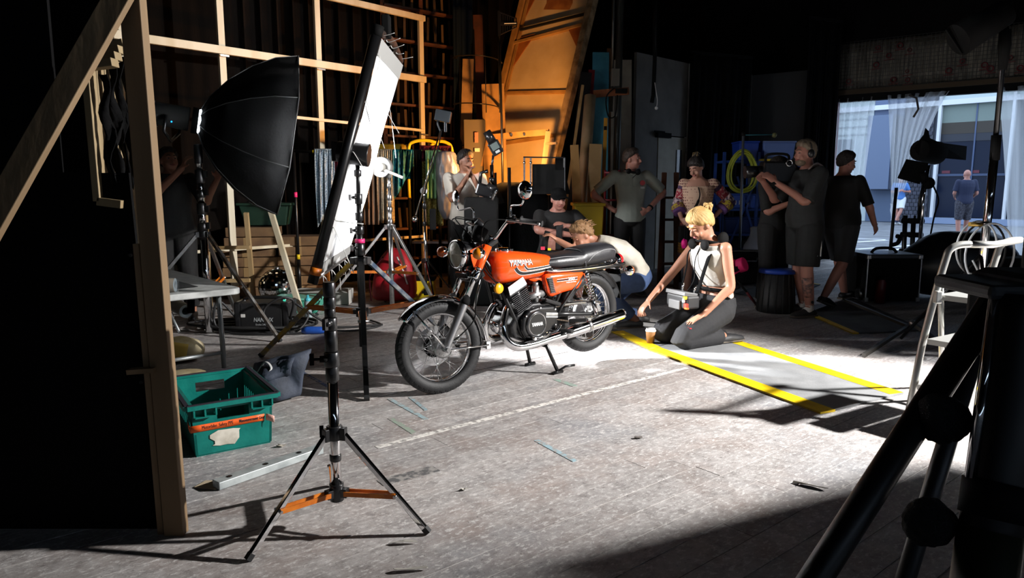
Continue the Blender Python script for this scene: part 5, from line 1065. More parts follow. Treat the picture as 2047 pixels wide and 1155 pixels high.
obj('hood', MB().hexa([M_(1110, 340, 8.0), M_(1128, 340, 8.0), M_(1128, 385, 8.0), M_(1110, 385, 8.0)], [M_(1110, 316, 8.2), M_(1128, 316, 8.2), M_(1128, 385, 8.2), M_(1110, 385, 8.2)]), BLKMAT, t)
pp = M_(1100, 390, 8.25); obj('post', MB().cyl((pp.x, 8.3, .02), (pp.x, 8.3, pp.z), .022), BLACK, t)
t = thing('covered_cart', 'equipment cart under a black cloth beneath the monitor', 'cart', (P(1040, 430, 8.6).x, 8.6, 0), world=True)
rings = []
for z, a, b, dx in ((.01, .62, .32, 0), (.45, .60, .30, 0), (.9, .56, .28, .0), (1.2, .44, .22, -.02), (1.34, .28, .16, -.06), (1.40, .12, .1, -.08)): rings.append([V((P(1035, 430, 8.6).x+dx+a*math.cos(2*PI*i/32)*(1+.04*math.sin(i*3.1+z*5)), 8.62+b*math.sin(2*PI*i/32)*(1+.08*math.sin(i*2.3+z*3)), z)) for i in range(32)])
obj('cloth', MB().loft(rings, True), BLKFAB, t); obj('mast', MB().cyl((P(1018, 350, 8.2).x, 8.25, .02), P(1018, 335, 8.25), .02), DARKSTEEL, t)
t = thing('equipment_case', 'black equipment cart with camera gear in front of the person in white', 'equipment', (P(960, 420, 7.9).x, 8.0, 0), world=True); a = P(962, 380, 7.95)
obj('case', MB().box((a.x, 8.02, .62), (.38, .36, 1.22)), BLKMAT, t, bevel=.02); obj('lid_gear', MB().box((a.x+.05, 7.98, 1.30), (.22, .2, .14), M4.Rotation(.3, 3, 'Y')), BLKENG, t, bevel=.02); obj('gear_lens', MB().cyl((a.x+.10, 7.85, 1.36), (a.x+.16, 7.78, 1.30), .045, n=16), BLKENG, t); obj('gear_bracket', MB().tube([(a.x+.11, 7.82, 1.42), (a.x+.17, 7.80, 1.30), (a.x+.13, 7.8, 1.20)], .02, 8), CHROME, t); obj('gear_grip', MB().tube([(a.x-.02, 7.95, 1.36), (a.x+.0, 7.93, 1.50), (a.x+.08, 7.93, 1.52)], .02, 8), BLKENG, t)
# yellow box and red backpack on the floor under the rail
t = thing('tool_box', 'yellow plastic tool box on the floor beside the red backpack', 'box', (P(842, 535, 8.3).x, 8.3, 0), world=True); a = P(842, 535, 8.3); obj('body', MB().box((a.x, 8.3, .13), (.32, .2, .24)), YELLOW, t, bevel=.015); obj('lid', MB().box((a.x, 8.3, .27), (.34, .22, .05)), BLKMAT, t, bevel=.01)
t = thing('backpack', 'red backpack slumped on the floor behind the chrome crank stand', 'backpack', (P(787, 540, 8.1).x, 8.1, 0), world=True); a = P(787, 540, 8.1); RB = mat('red_nylon', '#b01424', .6, 0, '#8c0c1a', 5, .3, 25); rings = []
for z, x, y in ((.02, .24, .15), (.12, .27, .17), (.3, .25, .16), (.48, .20, .13), (.60, .12, .08), (.64, .04, .03)): rings.append([V((a.x+.02*z+x*math.copysign(abs(math.cos(q))**.7, math.cos(q)), 8.1+.1*z+y*math.copysign(abs(math.sin(q))**.7, math.sin(q)), z+.012*math.sin(q*5+z*9))) for q in [2*PI*i/28 for i in range(28)]])
obj('bag', MB().loft(rings, True), RB, t, sub=1); obj('zip', MB().tube(spline([(a.x+.06, 7.99, .55), (a.x+.13, 7.95, .40), (a.x+.18, 7.95, .24)], 4), .010, 6), mat('zip_white', '#c8c4c0', .5), t); obj('front_pocket', MB().ball((a.x+.04, 7.98, .2), (.17, .06, .14), 16, 10), RB, t); obj('strap', MB().tube(spline([(a.x-.1, 8.0, .55), (a.x-.24, 7.92, .35), (a.x-.24, 7.95, .05)], 5), .016, 6, flat=.4), MATS['cloth_dark_maroon'], t)
# folding table with rolls, bottom left
A1, A2 = P(483, 577, 5.05), P(420, 526, 6.0); tz = .0
TZ = .63; c1 = G(484, 575, TZ); c2_ = G(437, 523, TZ); c3_ = G(332, 590, TZ); dx = (c3_-c1); dx.z = 0; dy = (c2_-c1); dy.z = 0; e1 = dx.normalized(); e2 = V((-e1.y, e1.x, 0)); e2 = e2 if e2.dot(dy) > 0 else -e2
TW, TL_ = .76, 1.75
tb = thing('folding_table', 'white plastic folding table at the left holding paper rolls', 'table', c1, world=True); TT = lambda x, y, z=0: V((c1.x, c1.y, TZ+z))+e1*x+e2*y
ol = []
for cx_, cy_, a0 in ((.06, .06, PI), (TW-.06, .06, 1.5*PI), (TW-.06, TL_-.06, 0), (.06, TL_-.06, .5*PI)):
    for k in range(5): a = a0+k*PI/8; ol.append((cx_+.06*math.cos(a), cy_+.06*math.sin(a)))
Mt_ = M4(((e1.x, e2.x, 0, c1.x), (e1.y, e2.y, 0, c1.y), (0, 0, 1, TZ-.045), (0, 0, 0, 1)))
obj('table_top', MB().prism(ol, .045, Mt_), mat('grey_white_plastic', '#c2c4c2', .55, 0, '#aeb0ae', 14), tb, bevel=.008)
GT = mat('grey_tube', '#8d9294', .4, .5)
for y in (.22, TL_-.22):
    for x, xx in ((.09, .08), (TW-.09, TW-.08)): obj('leg', MB().cyl(TT(xx, y, -TZ+.01), TT(x, y, -.045), .017, n=12), GT, tb)
    obj('foot_bar', MB().cyl(TT(.08, y, -.50), TT(TW-.08, y, -.50), .014, n=10), GT, tb); obj('strut', MB().cyl(TT(TW/2, y, -.30), TT(TW/2, y+(.38 if y < .5 else -.38), -.05), .010, n=8), GT, tb)
obj('strut', MB().cyl(TT(-.03, .50, -TZ+.03), TT(.07, .26, -.08), .014, n=10), GT, tb)
t = thing('black_sheet', 'black sheet lying on the folding table', 'sheet', TT(.4, .7), world=True); obj('sheet', MB().hexa([TT(.22, .25, .002), TT(.52, .22, .002), TT(.52, 1.66, .002), TT(.24, 1.66, .002)], [TT(.22, .25, .005), TT(.52, .22, .005), TT(.52, 1.66, .005), TT(.24, 1.66, .005)]), BLKMAT, t)
def roll(lab, a, b, r, c, c2):
    t = thing('paper_roll', lab, 'paper roll', a, world=True, group='paper rolls'); d = (b-a).normalized(); obj('roll', MB().cyl(a, b, r, n=22, caps=False), mat('roll_'+c[1:], c, .55, 0, c2, 6), t); Mr_ = M4.Translation(a) @ (-d).to_track_quat('Z', 'Y').to_matrix().to_4x4()
    obj('end', MB().lathe([(r, 0), (r*.6, .002), (r*.58, -.02), (r*.5, -.3)], 22, Mr_), mat('roll_end', '#6f7a80', .4), t)
    obj('plastic_wrap', MB().lathe([(r*1.04, .012), (r*1.05, -.05), (r*1.06, -.22)], 22, Mr_), mat('clear_wrap', '#b8c0c4', .15, alpha=.35), t)
roll('cardboard roll in clear wrap lying on top of the folding table', TT(.42, .10, .05), TT(.95, .46, .05), .047, '#a88a58', '#8c7044'); roll('dark-mouthed cardboard roll slung below the table top', G(372, 622, .36), G(292, 578, .46), .055, '#8c7040', '#705830')
t = thing('paint_tin', 'black tin standing at the back of the folding table', 'tin', TT(.66, 1.5), world=True); p = TT(.66, 1.5, .001); obj('can', MB().cyl(p, p+V((0, 0, .12)), .065, n=22), BLKMAT, t); obj('rim', MB().torus(p+V((0, 0, .12)), (0, 0, 1), .063, .005, 22, 6), STEEL, t); obj('handle', MB().tube([p+V((-.065, 0, .1)), p+V((-.05, -.05, .06)), p+V((.05, -.05, .06)), p+V((.065, 0, .1))], .003, 6), STEEL, t)
t = thing('pink_tape_roll', 'pink tape end hanging at the table leg', 'tape', G(378, 612, .45), world=True); obj('tape', MB().hexa([G(374, 626, .45), G(386, 626, .45), G(386, 626, .45)+V((0, .03, 0)), G(374, 626, .45)+V((0, .03, 0))], [G(374, 600, .45)+V((0, 0, .0)), G(386, 600, .45), G(386, 600, .45)+V((0, .03, 0)), G(374, 600, .45)+V((0, .03, 0))]), PINK, t)
# rubbish bags under the table, power box with cables, bottle, boxes
def blob(name, lab, cat, c, r, m, seed=1, sq=0.75):
    t = thing(name, lab, cat, (c[0], c[1], 0), world=True); mb = MB(); mb.ball((c[0], c[1], r[2]*.92), r, 26, 16); mb.v = [(V(p)+V((1, 1, 1))*0+(V(p)-V((c[0], c[1], r[2]*.92))).normalized()*(.22*min(r)*noise.noise(V(p)*9+V((seed, 0, 0))))) for p in mb.v]; mb.v = [(p[0], p[1], max(.006, p[2])) for p in mb.v]; obj('bag', mb, m, t, sub=1); return t
g = G(368, 720); t = blob('paper_bag', 'cream crumpled paper bag under the folding table', 'bag', (g.x, g.y), (.16, .14, .10), mat('cream_paper', '#b8ab8c', .85, 0, '#8a7a54', 6, .4, 20), 3); obj('flap', MB().grid(lambda a, b: V((g.x-.14+.25*a, g.y-.14-.06*b, .20-.10*b-.04*a)), 5, 4), mat('ochre_paper', '#a88c3c', .85), t, solid=.004)
g = G(375, 755); t = blob('paper_heap', 'flattened cream paper scraps by the crate', 'paper', (g.x, g.y), (.14, .10, .03), MATS['cream_paper'], 6)
PBc = G(522, 662); t = thing('power_box', 'black lamp ballast box with white lettering on the floor', 'power box', PBc, world=True); b0 = V((PBc.x, PBc.y+.16, .145))
bx = obj('case', MB().box(b0, (.42, .28, .24)), mat('ballast_black', (.011, .011, .012), .45), t, bevel=.02); obj('end_cap', MB().box(b0+V((.225, 0, -.0)), (.06, .29, .26)), BLKENG, t, bevel=.015); obj('end_cap', MB().box(b0+V((-.225, 0, -.0)), (.06, .29, .26)), BLKENG, t, bevel=.015)
obj('handle', MB().tube(spline([b0+V((-.2, 0, .11)), b0+V((-.17, 0, .15)), b0+V((.15, 0, .15)), b0+V((.19, 0, .11))], 4), .016, 8), BLKENG, t); obj('status_lamp', MB().box(b0+V((.20, -.06, .135)), (.02, .02, .012)), mat('teal_light', '#39a08a', .5, emit='#39c0a0', es=1), t); obj('white_label', MB().box(b0+V((-.17, -.1425, -.0)), (.04, .004, .03)), WHITE, t); obj('socket', MB().cyl(b0+V((.25, -.08, -.06)), b0+V((.30, -.08, -.06)), .045, n=16), BLKENG, t)
lettering('case_lettering', 'NANLUX', .055, mat('box_white', '#b8bcbe', .5), t, lambda x, y: b0+V((x+.02+y*.15, -.1425, -.04+y)), .001, .8); lettering('case_lettering', 'Evoke 2400', .026, MATS['box_white'], t, lambda x, y: b0+V((x+.0, -.1425, -.085+y)), .0, .9)
CB = mat('black_cable', (.012, .012, .013), .55); t = thing('cable_coil', 'thick black cable coiled around the power box', 'cable', PBc, world=True); k4 = random.Random(12)
for i in range(7): r = .30+.05*i*.5; c = PBc+V((-.08+k4.uniform(-.05, .05), .12+k4.uniform(-.05, .05), .014+i*.008)); obj('loop', MB().tube([c+V((r*1.35*math.cos(a)+.015*math.sin(3*a+i), r*.62*math.sin(a), .008*math.sin(a*2+i))) for a in [2*PI*q/40 for q in range(40)]], .011, 7, closed=True), CB, t)
obj('loop', MB().tube(spline([PBc+V((.27, .04, .13)), PBc+V((.33, -.05, .30)), PBc+V((.22, -.10, .33)), PBc+V((.08, -.12, .22)), PBc+V((.15, -.16, .06)), PBc+V((.36, -.12, .02)), PBc+V((.45, 0, .16)), PBc+V((.30, .02, .28)), PBc+V((.55, .05, .10)), PBc+V((.7, .1, .02)), PBc+V((1.1, .25, .015))], 7), .011, 7), CB, t)
obj('loop', MB().tube(spline([PBc+V((-.25, .04, .13)), PBc+V((-.36, -.06, .30)), PBc+V((-.40, -.08, .1)), PBc+V((-.25, -.15, .02)), PBc+V((.1, -.2, .015)), PBc+V((.5, -.12, .015)), PBc+V((.62, .02, .02))], 7), .011, 7), CB, t)
g = G(628, 668); t = thing('cable_connector', 'blue power connector on the cable near the water bottle', 'connector', g, world=True); obj('plug', MB().tube([g+V((-.11, 0, .035)), g+V((-.06, 0, .038)), g+V((.06, .01, .036)), g+V((.12, .02, .033))], [.025, .036, .034, .02], 14), mat('connector_blue', '#1f4fa8', .45), t); obj('cable', MB().tube(spline([g+V((.12, .02, .033)), g+V((.35, .1, .015)), g+V((.55, .35, .015)), g+V((.4, .6, .015))], 6), .010, 6), CB, t)
g = G(617, 640); t = thing('water_bottle', 'clear water bottle with teal cap standing on the floor', 'bottle', g, world=True); Mb = M4.Translation(g); obj('body', MB().lathe([(.001, .003), (.034, .004), (.037, .015), (.036, .08), (.033, .10), (.036, .12), (.036, .19), (.026, .205)], 24, Mb), mat('bottle_plastic', '#a8b8bc', .2, 0, alpha=.8), t); obj('drink', MB().lathe([(.001, .006), (.032, .008), (.031, .07), (.001, .07)], 20, Mb), mat('teal_drink', '#4a98a4', .3), t); obj('cap', MB().lathe([(.030, .20), (.032, .205), (.032, .225), (.015, .235), (.013, .26), (.001, .262)], 20, Mb), mat('teal_cap', '#4fb4c4', .4), t); obj('label', MB().lathe([(.0375, .125), (.0375, .18)], 24, Mb), mat('bottle_label', '#c4ccd0', .5), t)
g = G(592, 628); t = thing('storage_box', 'translucent turquoise storage box on the floor behind the bottle', 'storage box', g, world=True); b0 = V((g.x, g.y+.14, 0)); obj('body', MB().hexa([b0+V((-.22, -.12, .004)), b0+V((.22, -.12, .004)), b0+V((.22, .14, .004)), b0+V((-.22, .14, .004))], [b0+V((-.25, -.14, .15)), b0+V((.25, -.14, .15)), b0+V((.25, .16, .15)), b0+V((-.25, .16, .15))]), mat('turquoise_plastic', '#4fae96', .3), t, bevel=.015); obj('lid', MB().box(b0+V((0, .01, .16)), (.53, .33, .025)), mat('turquoise_lid', '#76c4ae', .35), t, bevel=.008)
g = G(640, 612); t = thing('white_box', 'white cardboard box behind the turquoise storage box', 'box', g, world=True); obj('box', MB().box((g.x, g.y+.2, .085), (.62, .26, .16)), mat('white_card', '#b9b8b2', .8), t, bevel=.004); obj('flap', MB().box((g.x, g.y+.06, .17), (.62, .10, .006), M4.Rotation(.3, 3, 'X')), MATS['white_card'], t)
# ------------------------------------------------------------------ right half: partition with a door, drapes, shelving, mats
GREY = mat('partition_grey', '#77736c', .75, 0, '#68645e', 3)
def panel(name, lab, cat, a, b, z0, z1, m, t_=.05):
    a, b = V((a.x, a.y, 0)), V((b.x, b.y, 0)); n = V((-(b-a).y, (b-a).x, 0)).normalized()*t_; t = thing(name, lab, cat, a, world=True)
    return t, a, b, n
a, b = P(1262, 560, 11.0), P(1362, 560, 12.0)
t, a, b, n = panel('partition_wall', 'pale grey partition wall with a cream door behind the person in grey', 'partition', a, b, 0, 3.4, GREY)
def pquad(name, q0, q1, z0, z1, m, par, off=0, th=.05, **kw):
    p0, p1 = a+(b-a)*q0-n.normalized()*off, a+(b-a)*q1-n.normalized()*off; nn_ = n.normalized()*th
    return obj(name, MB().hexa([p0+V((0, 0, z0)), p1+V((0, 0, z0)), p1+nn_+V((0, 0, z0)), p0+nn_+V((0, 0, z0))], [p0+V((0, 0, z1)), p1+V((0, 0, z1)), p1+nn_+V((0, 0, z1)), p0+nn_+V((0, 0, z1))]), m, par, **kw)
pquad('sheet', 0, .42, .005, 3.36, GREY, t); pquad('sheet', .42, 1.0, 2.17, 3.36, GREY, t); pquad('edge_strip', 1.0, 1.02, .005, 3.36, WHITE, t, .01)
dr = pquad('door', .44, .99, .01, 2.15, mat('cream_door', '#a39a84', .55, 0, '#968d78', 4), t, .0, .04); pquad('door_window', .80, .90, 1.35, 1.95, mat('dark_glass', (.02, .025, .03), .1), dr, .015, .02); pquad('door_closer', .36, .62, 2.12, 2.20, BLKMAT, dr, .07, .06); pquad('closer_arm', .25, .44, 2.19, 2.215, BLKMAT, dr, .12, .02)
for z in (.3, 1.1, 1.9): pquad('hinge', .985, 1.0, z, z+.1, STEEL, dr, .01, .02)
lt = thing('hanging_cable', 'dark conduit hanging by the partition with a white pull cord', 'cable', P(1306, 200, 10.6), world=True)
obj('conduit', MB().tube([P(1309, -40, 10.6), P(1309, 120, 10.6), P(1306, 190, 10.6), P(1303, 205, 10.6)], .03, 8), BLKMAT, lt); obj('cord', MB().tube(spline([P(1309, 165, 10.55), P(1311, 180, 10.55), P(1314, 200, 10.55), P(1313, 212, 10.55)], 4), .006, 6), WHITE, lt); obj('pull', MB().ball(P(1312, 216, 10.55), .025, 10, 8), WHITE, lt)
def curtain(name, lab, x0, Y0, x1, Y1, ztop, m, folds=20, amp=.05, z0=.02, cat='drape'):
    p0, p1 = P(x0, 560, Y0), P(x1, 560, Y1); t = thing(name, lab, cat, (p0.x, p0.y, 0), world=True); d = V((p1.x-p0.x, p1.y-p0.y, 0)); nn_ = V((d.y, -d.x, 0)).normalized()
    def f(u_, v): q = V((p0.x, p0.y, 0))+d*u_; return q+nn_*(amp*math.sin(u_*folds)*(.4+.6*v)+.02*math.sin(u_*folds*2.7+v*4))+V((0, 0, ztop-(ztop-z0)*v))
    obj('cloth', MB().grid(f, 70, 10), m, t, solid=.012); obj('hanging_batten', MB().beam(V((p0.x, p0.y, ztop+.02)), V((p1.x, p1.y, ztop+.02)), .05, .05), BLKMAT, t); return t
curtain('black_drape', 'tall black drape right of the cream door', 1364, 11.9, 1482, 12.4, 3.5, BLKFAB)
curtain('black_drape', 'black drape between the shelves and the dock doorway', 1588, 12.6, 1650, 12.9, 4.2, BLKFAB)
t = thing('grey_flat', 'dark grey flat standing behind the blue shelving', 'set flat', P(1480, 560, 13.0), world=True); p0, p1 = P(1482, 560, 13.0), P(1592, 560, 12.9); obj('sheet', MB().hexa([V((p0.x, p0.y, .005)), V((p1.x, p1.y, .005)), V((p1.x, p1.y+.06, .005)), V((p0.x, p0.y+.06, .005))], [V((p0.x, p0.y, 3.32)), V((p1.x, p1.y, 3.4)), V((p1.x, p1.y+.06, 3.4)), V((p0.x, p0.y+.06, 3.32))]), mat('flat_grey', '#3a3a3a', .85), t); obj('edge', MB().beam(V((p0.x-.02, p0.y-.02, .01)), V((p0.x-.02, p0.y-.02, 3.32)), .12, .03), mat('flat_edge', '#5a5856', .8), t)
# shutter box above the doorway: foil blanket behind wire mesh with red print
sb_ = thing('shutter_blanket', 'foil blanket behind wire mesh with red print above the dock doorway', 'shutter', JL+nrm*.12+V((0, 0, 3.0)), world=True)
BLANK = mat('foil_blanket', '#7d7668', .5, .3, '#544e44', 5, .7, 9, (6, 6, .5))
Sq = lambda s, z, o=.16: JL+dd*s+nrm*o+V((0, 0, z))
obj('blanket', MB().grid(lambda a_, b_: Sq(-.1+5.2*a_, 3.10+.78*b_, .14+.02*math.sin(a_*60)+.012*math.sin(a_*133+b_*6)), 120, 4), BLANK, sb_, solid=.01)
mb = MB()
for i in range(84): s = -.1+i*5.2/83; mb.add([Sq(s-.004, 3.08, .185), Sq(s+.004, 3.08, .185), Sq(s+.004, 3.90, .185), Sq(s-.004, 3.90, .185)], [(0, 1, 2, 3)])
for j in range(14): z = 3.08+j*.82/13; mb.add([Sq(-.1, z-.004, .187), Sq(5.1, z-.004, .187), Sq(5.1, z+.004, .187), Sq(-.1, z+.004, .187)], [(0, 1, 2, 3)])
o = obj('wire_mesh', mb, mat('wire', '#3a3a38', .5, .6), sb_); o['kind'] = 'stuff'
rp = random.Random(21); RP = mat('red_print', '#6a2224', .8)
for i in range(22): s, z = rp.uniform(.1, 4.6), rp.uniform(3.16, 3.8); k_ = rp.uniform(.03, .055); obj('red_mark', MB().torus(Sq(s, z, .182), nrm, k_*.8, k_*.22, 14, 5), RP, sb_); obj('red_mark', MB().beam(Sq(s-.07, z-.075, .182), Sq(s+.08, z-.065, .182), .010, .022, nrm), RP, sb_)
obj('lower_batten', MB().beam(Sq(-.1, 3.03, .18), Sq(5.1, 3.03, .18), .05, .08), mat('wood_dark', '#4a3a26', .8), sb_)
# sheer strip curtains in the doorway
SH = bpy.data.materials.new('sheer_plastic'); SH.use_nodes = True; nt = SH.node_tree; b_ = nt.nodes['Principled BSDF']; b_.inputs['Base Color'].default_value = (.85, .86, .87, 1); b_.inputs['Roughness'].default_value = .5
tl_ = nt.nodes.new('ShaderNodeBsdfTranslucent'); tl_.inputs[0].default_value = (.92, .94, .95, 1); tp0 = nt.nodes.new('ShaderNodeBsdfTransparent'); m1_ = nt.nodes.new('ShaderNodeMixShader'); m2_ = nt.nodes.new('ShaderNodeMixShader'); m1_.inputs[0].default_value = .7; m2_.inputs[0].default_value = .55
nt.links.new(b_.outputs[0], m1_.inputs[1]); nt.links.new(tl_.outputs[0], m1_.inputs[2]); nt.links.new(tp0.outputs[0], m2_.inputs[1]); nt.links.new(m1_.outputs[0], m2_.inputs[2]); nt.links.new(m2_.outputs[0], nt.nodes['Material Output'].inputs[0])
def sheer(lab, s0, s1, t0, t1, zb, off, fr=30, tie=None):
    t = thing('sheer_curtain', lab, 'curtain', JL+dd*(s0+s1)/2+nrm*off, world=True, group='sheer curtains in the dock doorway')
    def f(u_, v):
        k = v**.8; s = (s0+(s1-s0)*u_)*(1-k)+(t0+(t1-t0)*u_)*k; return JL+dd*s+nrm*(off+.035*math.sin(u_*fr)+.02*math.sin(u_*fr*1.7+v*5))+V((0, 0, 2.93-(2.93-zb)*v))
    obj('sheet', MB().grid(f, 50, 14), SH, t)
    if tie: obj('gather', MB().tube([f(.5, 1)+V((0, 0, -i*.06)) for i in range(6)], [.05, .04, .045, .03, .02, .02], 8), SH, t)
sheer('full sheer curtain hanging at the left jamb of the doorway', .05, .68, .05, .50, .05, .10)
sheer('sheer curtain gathered to a point in the middle of the doorway', .86, 1.55, 1.05, 1.12, 1.05, .14, tie=1)
sheer('narrow sheer strip slanting beside the middle curtain', 1.50, 1.80, 1.18, 1.24, 1.30, .18, 12)
sheer('sheer curtain draped at the right side of the doorway', 2.45, 3.9, 2.85, 3.5, .05, .14, 36)
t = thing('curtain_hook', 'bent metal rod hanging in the doorway', 'rod', JL+dd*1.25+nrm*.3, world=True); obj('rod', MB().tube([P(1818, 190, 12.3), P(1832, 196, 12.3), P(1836, 218, 12.3), P(1826, 234, 12.3)], .018, 6), mat('rod_brown', '#4a4038', .6), t)
# blue tool shelving and what is on it
BLU = mat('blue_shelf', '#2a4fa0', .5, 0, '#1f3f86', 6); s0 = P(1438, 520, 10.7)
sh = thing('blue_shelving', 'blue steel shelving unit loaded with kit left of the camera crew', 'shelving', (s0.x, 10.7, 0), world=True)
X0, X1, XY = P(1440, 500, 10.7).x, P(1588, 500, 10.7).x, 10.7
for x in (X0, (X0+X1)/2-.05, X1): 
    for y in (0, .45): obj('upright', MB().beam((x, XY+y, .01), (x, XY+y, 1.86), .04, .04), BLU, sh)
for z in (.25, .62, 1.0, 1.36, 1.72): obj('shelf', MB().box(((X0+X1)/2, XY+.22, z), (X1-X0, .46, .035)), BLU, sh, bevel=.004)
obj('brace', MB().beam((X0+.06, XY-.03, .3), (X0+.5, XY-.03, 1.5), .03, .01, (0, 1, 0)), BLU, sh); obj('brace', MB().beam((X0+.6, XY-.03, .3), (X0+.2, XY-.03, 1.5), .03, .01, (0, 1, 0)), BLU, sh)
def bin_(lab, px, z, w_, h, col, lid=None, name='storage_bin', txt=None, Y=10.72):
    x = P(px, 400, Y).x; t = thing(name, lab, 'bin', (x, Y, z), world=True); m = mat('bin_'+col[1:], col, .4); obj('tub', MB().hexa([V((x-w_*.45, Y, z)), V((x+w_*.45, Y, z)), V((x+w_*.45, Y+.32, z)), V((x-w_*.45, Y+.32, z))], [V((x-w_/2, Y-.02, z+h)), V((x+w_/2, Y-.02, z+h)), V((x+w_/2, Y+.36, z+h)), V((x-w_/2, Y+.36, z+h))]), m, t, bevel=.012)
    obj('lid', MB().box((x, Y+.17, z+h+.012), (w_*1.04, .40, .024)), mat('lid_'+(lid or col)[1:], lid or col, .4), t, bevel=.006)
    if txt: lettering('bin_lettering', txt, .13, WHITE, t, lambda a_, b_: V((x+a_, Y-.012, z+h*.5+b_)), .004, 1.1)
    return t
bin_('blue bin at the left end of the top shelf', 1492, 1.74, .30, .26, '#2244a8'); bin_('clear blue bin with yellow base at the right of the top shelf', 1552, 1.74, .48, .26, '#6a86c8', '#7a92cc'); bin_('wide blue bin with white lettering on the middle shelf', 1482, 1.02, .62, .20, '#3058b8', txt="IT'S")
bin_('dark blue bin on the second shelf from the floor', 1490, .64, .6, .22, '#1c3474'); bin_('black bin on the lowest shelf', 1500, .27, .6, .24, '#101216'); bin_('grey bin in the middle of the upper shelf', 1520, 1.38, .22, .26, '#5a6068'); bin_('small white bin right of the blue shelf post', 1556, 1.02, .18, .22, '#8a8e96')
t = thing('yellow_board', 'yellow edged board under the clear blue bin', 'board', P(1550, 306, 10.6), world=True); obj('edge', MB().box((P(1548, 306, 10.6).x, 10.62, 1.74), (.42, .06, .03)), YELLOW, t)
t = thing('cable_coil', 'yellow-green cable coil hung on the blue shelving', 'cable', P(1478, 350, 10.55), world=True); YC = mat('lime_cable', '#a8b038', .5); c = P(1481, 350, 10.58); ky = random.Random(4)
for i in range(11): w_ = .17+.05*ky.random(); h = .26+.07*ky.random(); ph = ky.uniform(-.3, .3); obj('loop', MB().tube([c+V((w_*math.cos(q)+.04*ph, -.012*i+.02*math.sin(2*q+i), h*math.sin(q)*(1+.2*math.sin(q))-.03*abs(ph))) for q in [2*PI*j/26 for j in range(26)]], .011, 6, closed=True), YC, t)
t = thing('steel_pole', 'thin pale steel pole standing before the blue shelving', 'pole', P(1481, 470, 10.0), world=True); pz = P(1481, 470, 10.0); obj('pole', MB().tube([V((pz.x, 10.0, .02)), P(1486, 268, 10.0)], .018, 10), mat('pale_steel', '#8a9098', .35, .7), t); obj('top_joint', MB().ball(P(1486, 268, 10.0), .032, 10, 8), BLKMAT, t); obj('cross_arm', MB().tube([P(1486, 270, 10.0), P(1548, 269, 10.0)], .008, 6), mat('teal_arm', '#2a6a74', .4), t); obj('arm_knob', MB().ball(P(1548, 270, 10.0), .035, 10, 8), mat('olive_knob', '#6a6a40', .5), t); obj('foot', MB().cyl((pz.x, 10.0, .0), (pz.x, 10.0, .03), .15, n=16), BLKMAT, t)
t = thing('work_gloves', 'white bundle hanging between the kneeling person and the shelves', 'bundle', P(1441, 487, 9.6), world=True); c = P(1441, 487, 9.6); mbw = MB().ball(c, (.13, .08, .12), 18, 12); mbw.v = [tuple(V(p)+(V(p)-c)*.35*noise.noise((V(p)-c)*14)) for p in mbw.v]; obj('bundle', mbw, mat('bundle_white', '#a8a498', .8), t); obj('hang_cord', MB().tube([c, c+V((0, 0, .5))], .006, 6), BLKMAT, t)
g = G(1508, 528); t = thing('plastic_bag', 'white plastic bag standing on the black kit case', 'bag', (g.x, g.y, 0), world=True); c = P(1508, 490, 9.7); rings = []
for z, r in ((-.14, .13), (-.10, .16), (.0, .13), (.12, .08), (.2, .06), (.24, .07), (.26, .03)): rings.append([c+V((r*math.cos(q)*(1+.13*math.sin(q*5+z*20)), r*.7*math.sin(q)*(1+.1*math.sin(q*4)), z)) for q in [2*PI*i/26 for i in range(26)]])
obj('bag', MB().loft(rings, True), mat('bag_white', '#c0cce0', .35, bump=.5, bs=25), t)
t = thing('kit_case', 'long black kit case on the floor below the white plastic bag', 'case', P(1490, 520, 9.7), world=True); c = P(1493, 515, 9.7); obj('body', MB().box((c.x, 9.75, .24), (.5, .34, .44)), BLKMAT, t, bevel=.02); obj('lid', MB().box((c.x, 9.75, .475), (.52, .36, .03)), BLKENG, t, bevel=.008); obj('handle', MB().tube([(c.x-.1, 9.57, .38), (c.x-.08, 9.54, .34), (c.x+.08, 9.54, .34), (c.x+.1, 9.57, .38)], .012, 6), STEEL, t); obj('gear', MB().tube(spline([(c.x+.28, 9.6, .30), (c.x+.36, 9.55, .2), (c.x+.33, 9.5, .08), (c.x+.45, 9.5, .05)], 4), .02, 6), CHROME, t)
# pink-gripped pole lying aslant
t = thing('pink_pole', 'slanting black pole with bright pink foam grips behind the kneeling person', 'pole', G(1515, 618), world=True); a_, e_ = G(1516, 616)+V((0, 0, .012)), P(1462, 545, 7.6)
obj('shaft', MB().cyl(a_, e_, .013, n=10), BLKMAT, t); obj('red_section', MB().cyl(a_+(e_-a_)*.06, a_+(e_-a_)*.45, .015, n=10), mat('dark_red_tube', '#5a1018', .5), t); PF = mat('pink_foam', '#e0206a', .7)
obj('grip', MB().cyl(P(1449, 525, 7.6), P(1466, 532, 7.5), .075, n=18), PF, t, bevel=.015); obj('grip', MB().cyl(P(1476, 532, 7.5), P(1490, 527, 7.45), .078, n=18), PF, t, bevel=.015); obj('grip_bar', MB().beam(P(1456, 552, 7.55), P(1480, 538, 7.5), .07, .04), PF, t, bevel=.01); obj('black_clip', MB().beam(P(1462, 541, 7.45), P(1476, 535, 7.45), .05, .05), BLKMAT, t); obj('second_leg', MB().cyl(P(1478, 575, 7.7), G(1440, 590), .010, n=8), BLKMAT, t)
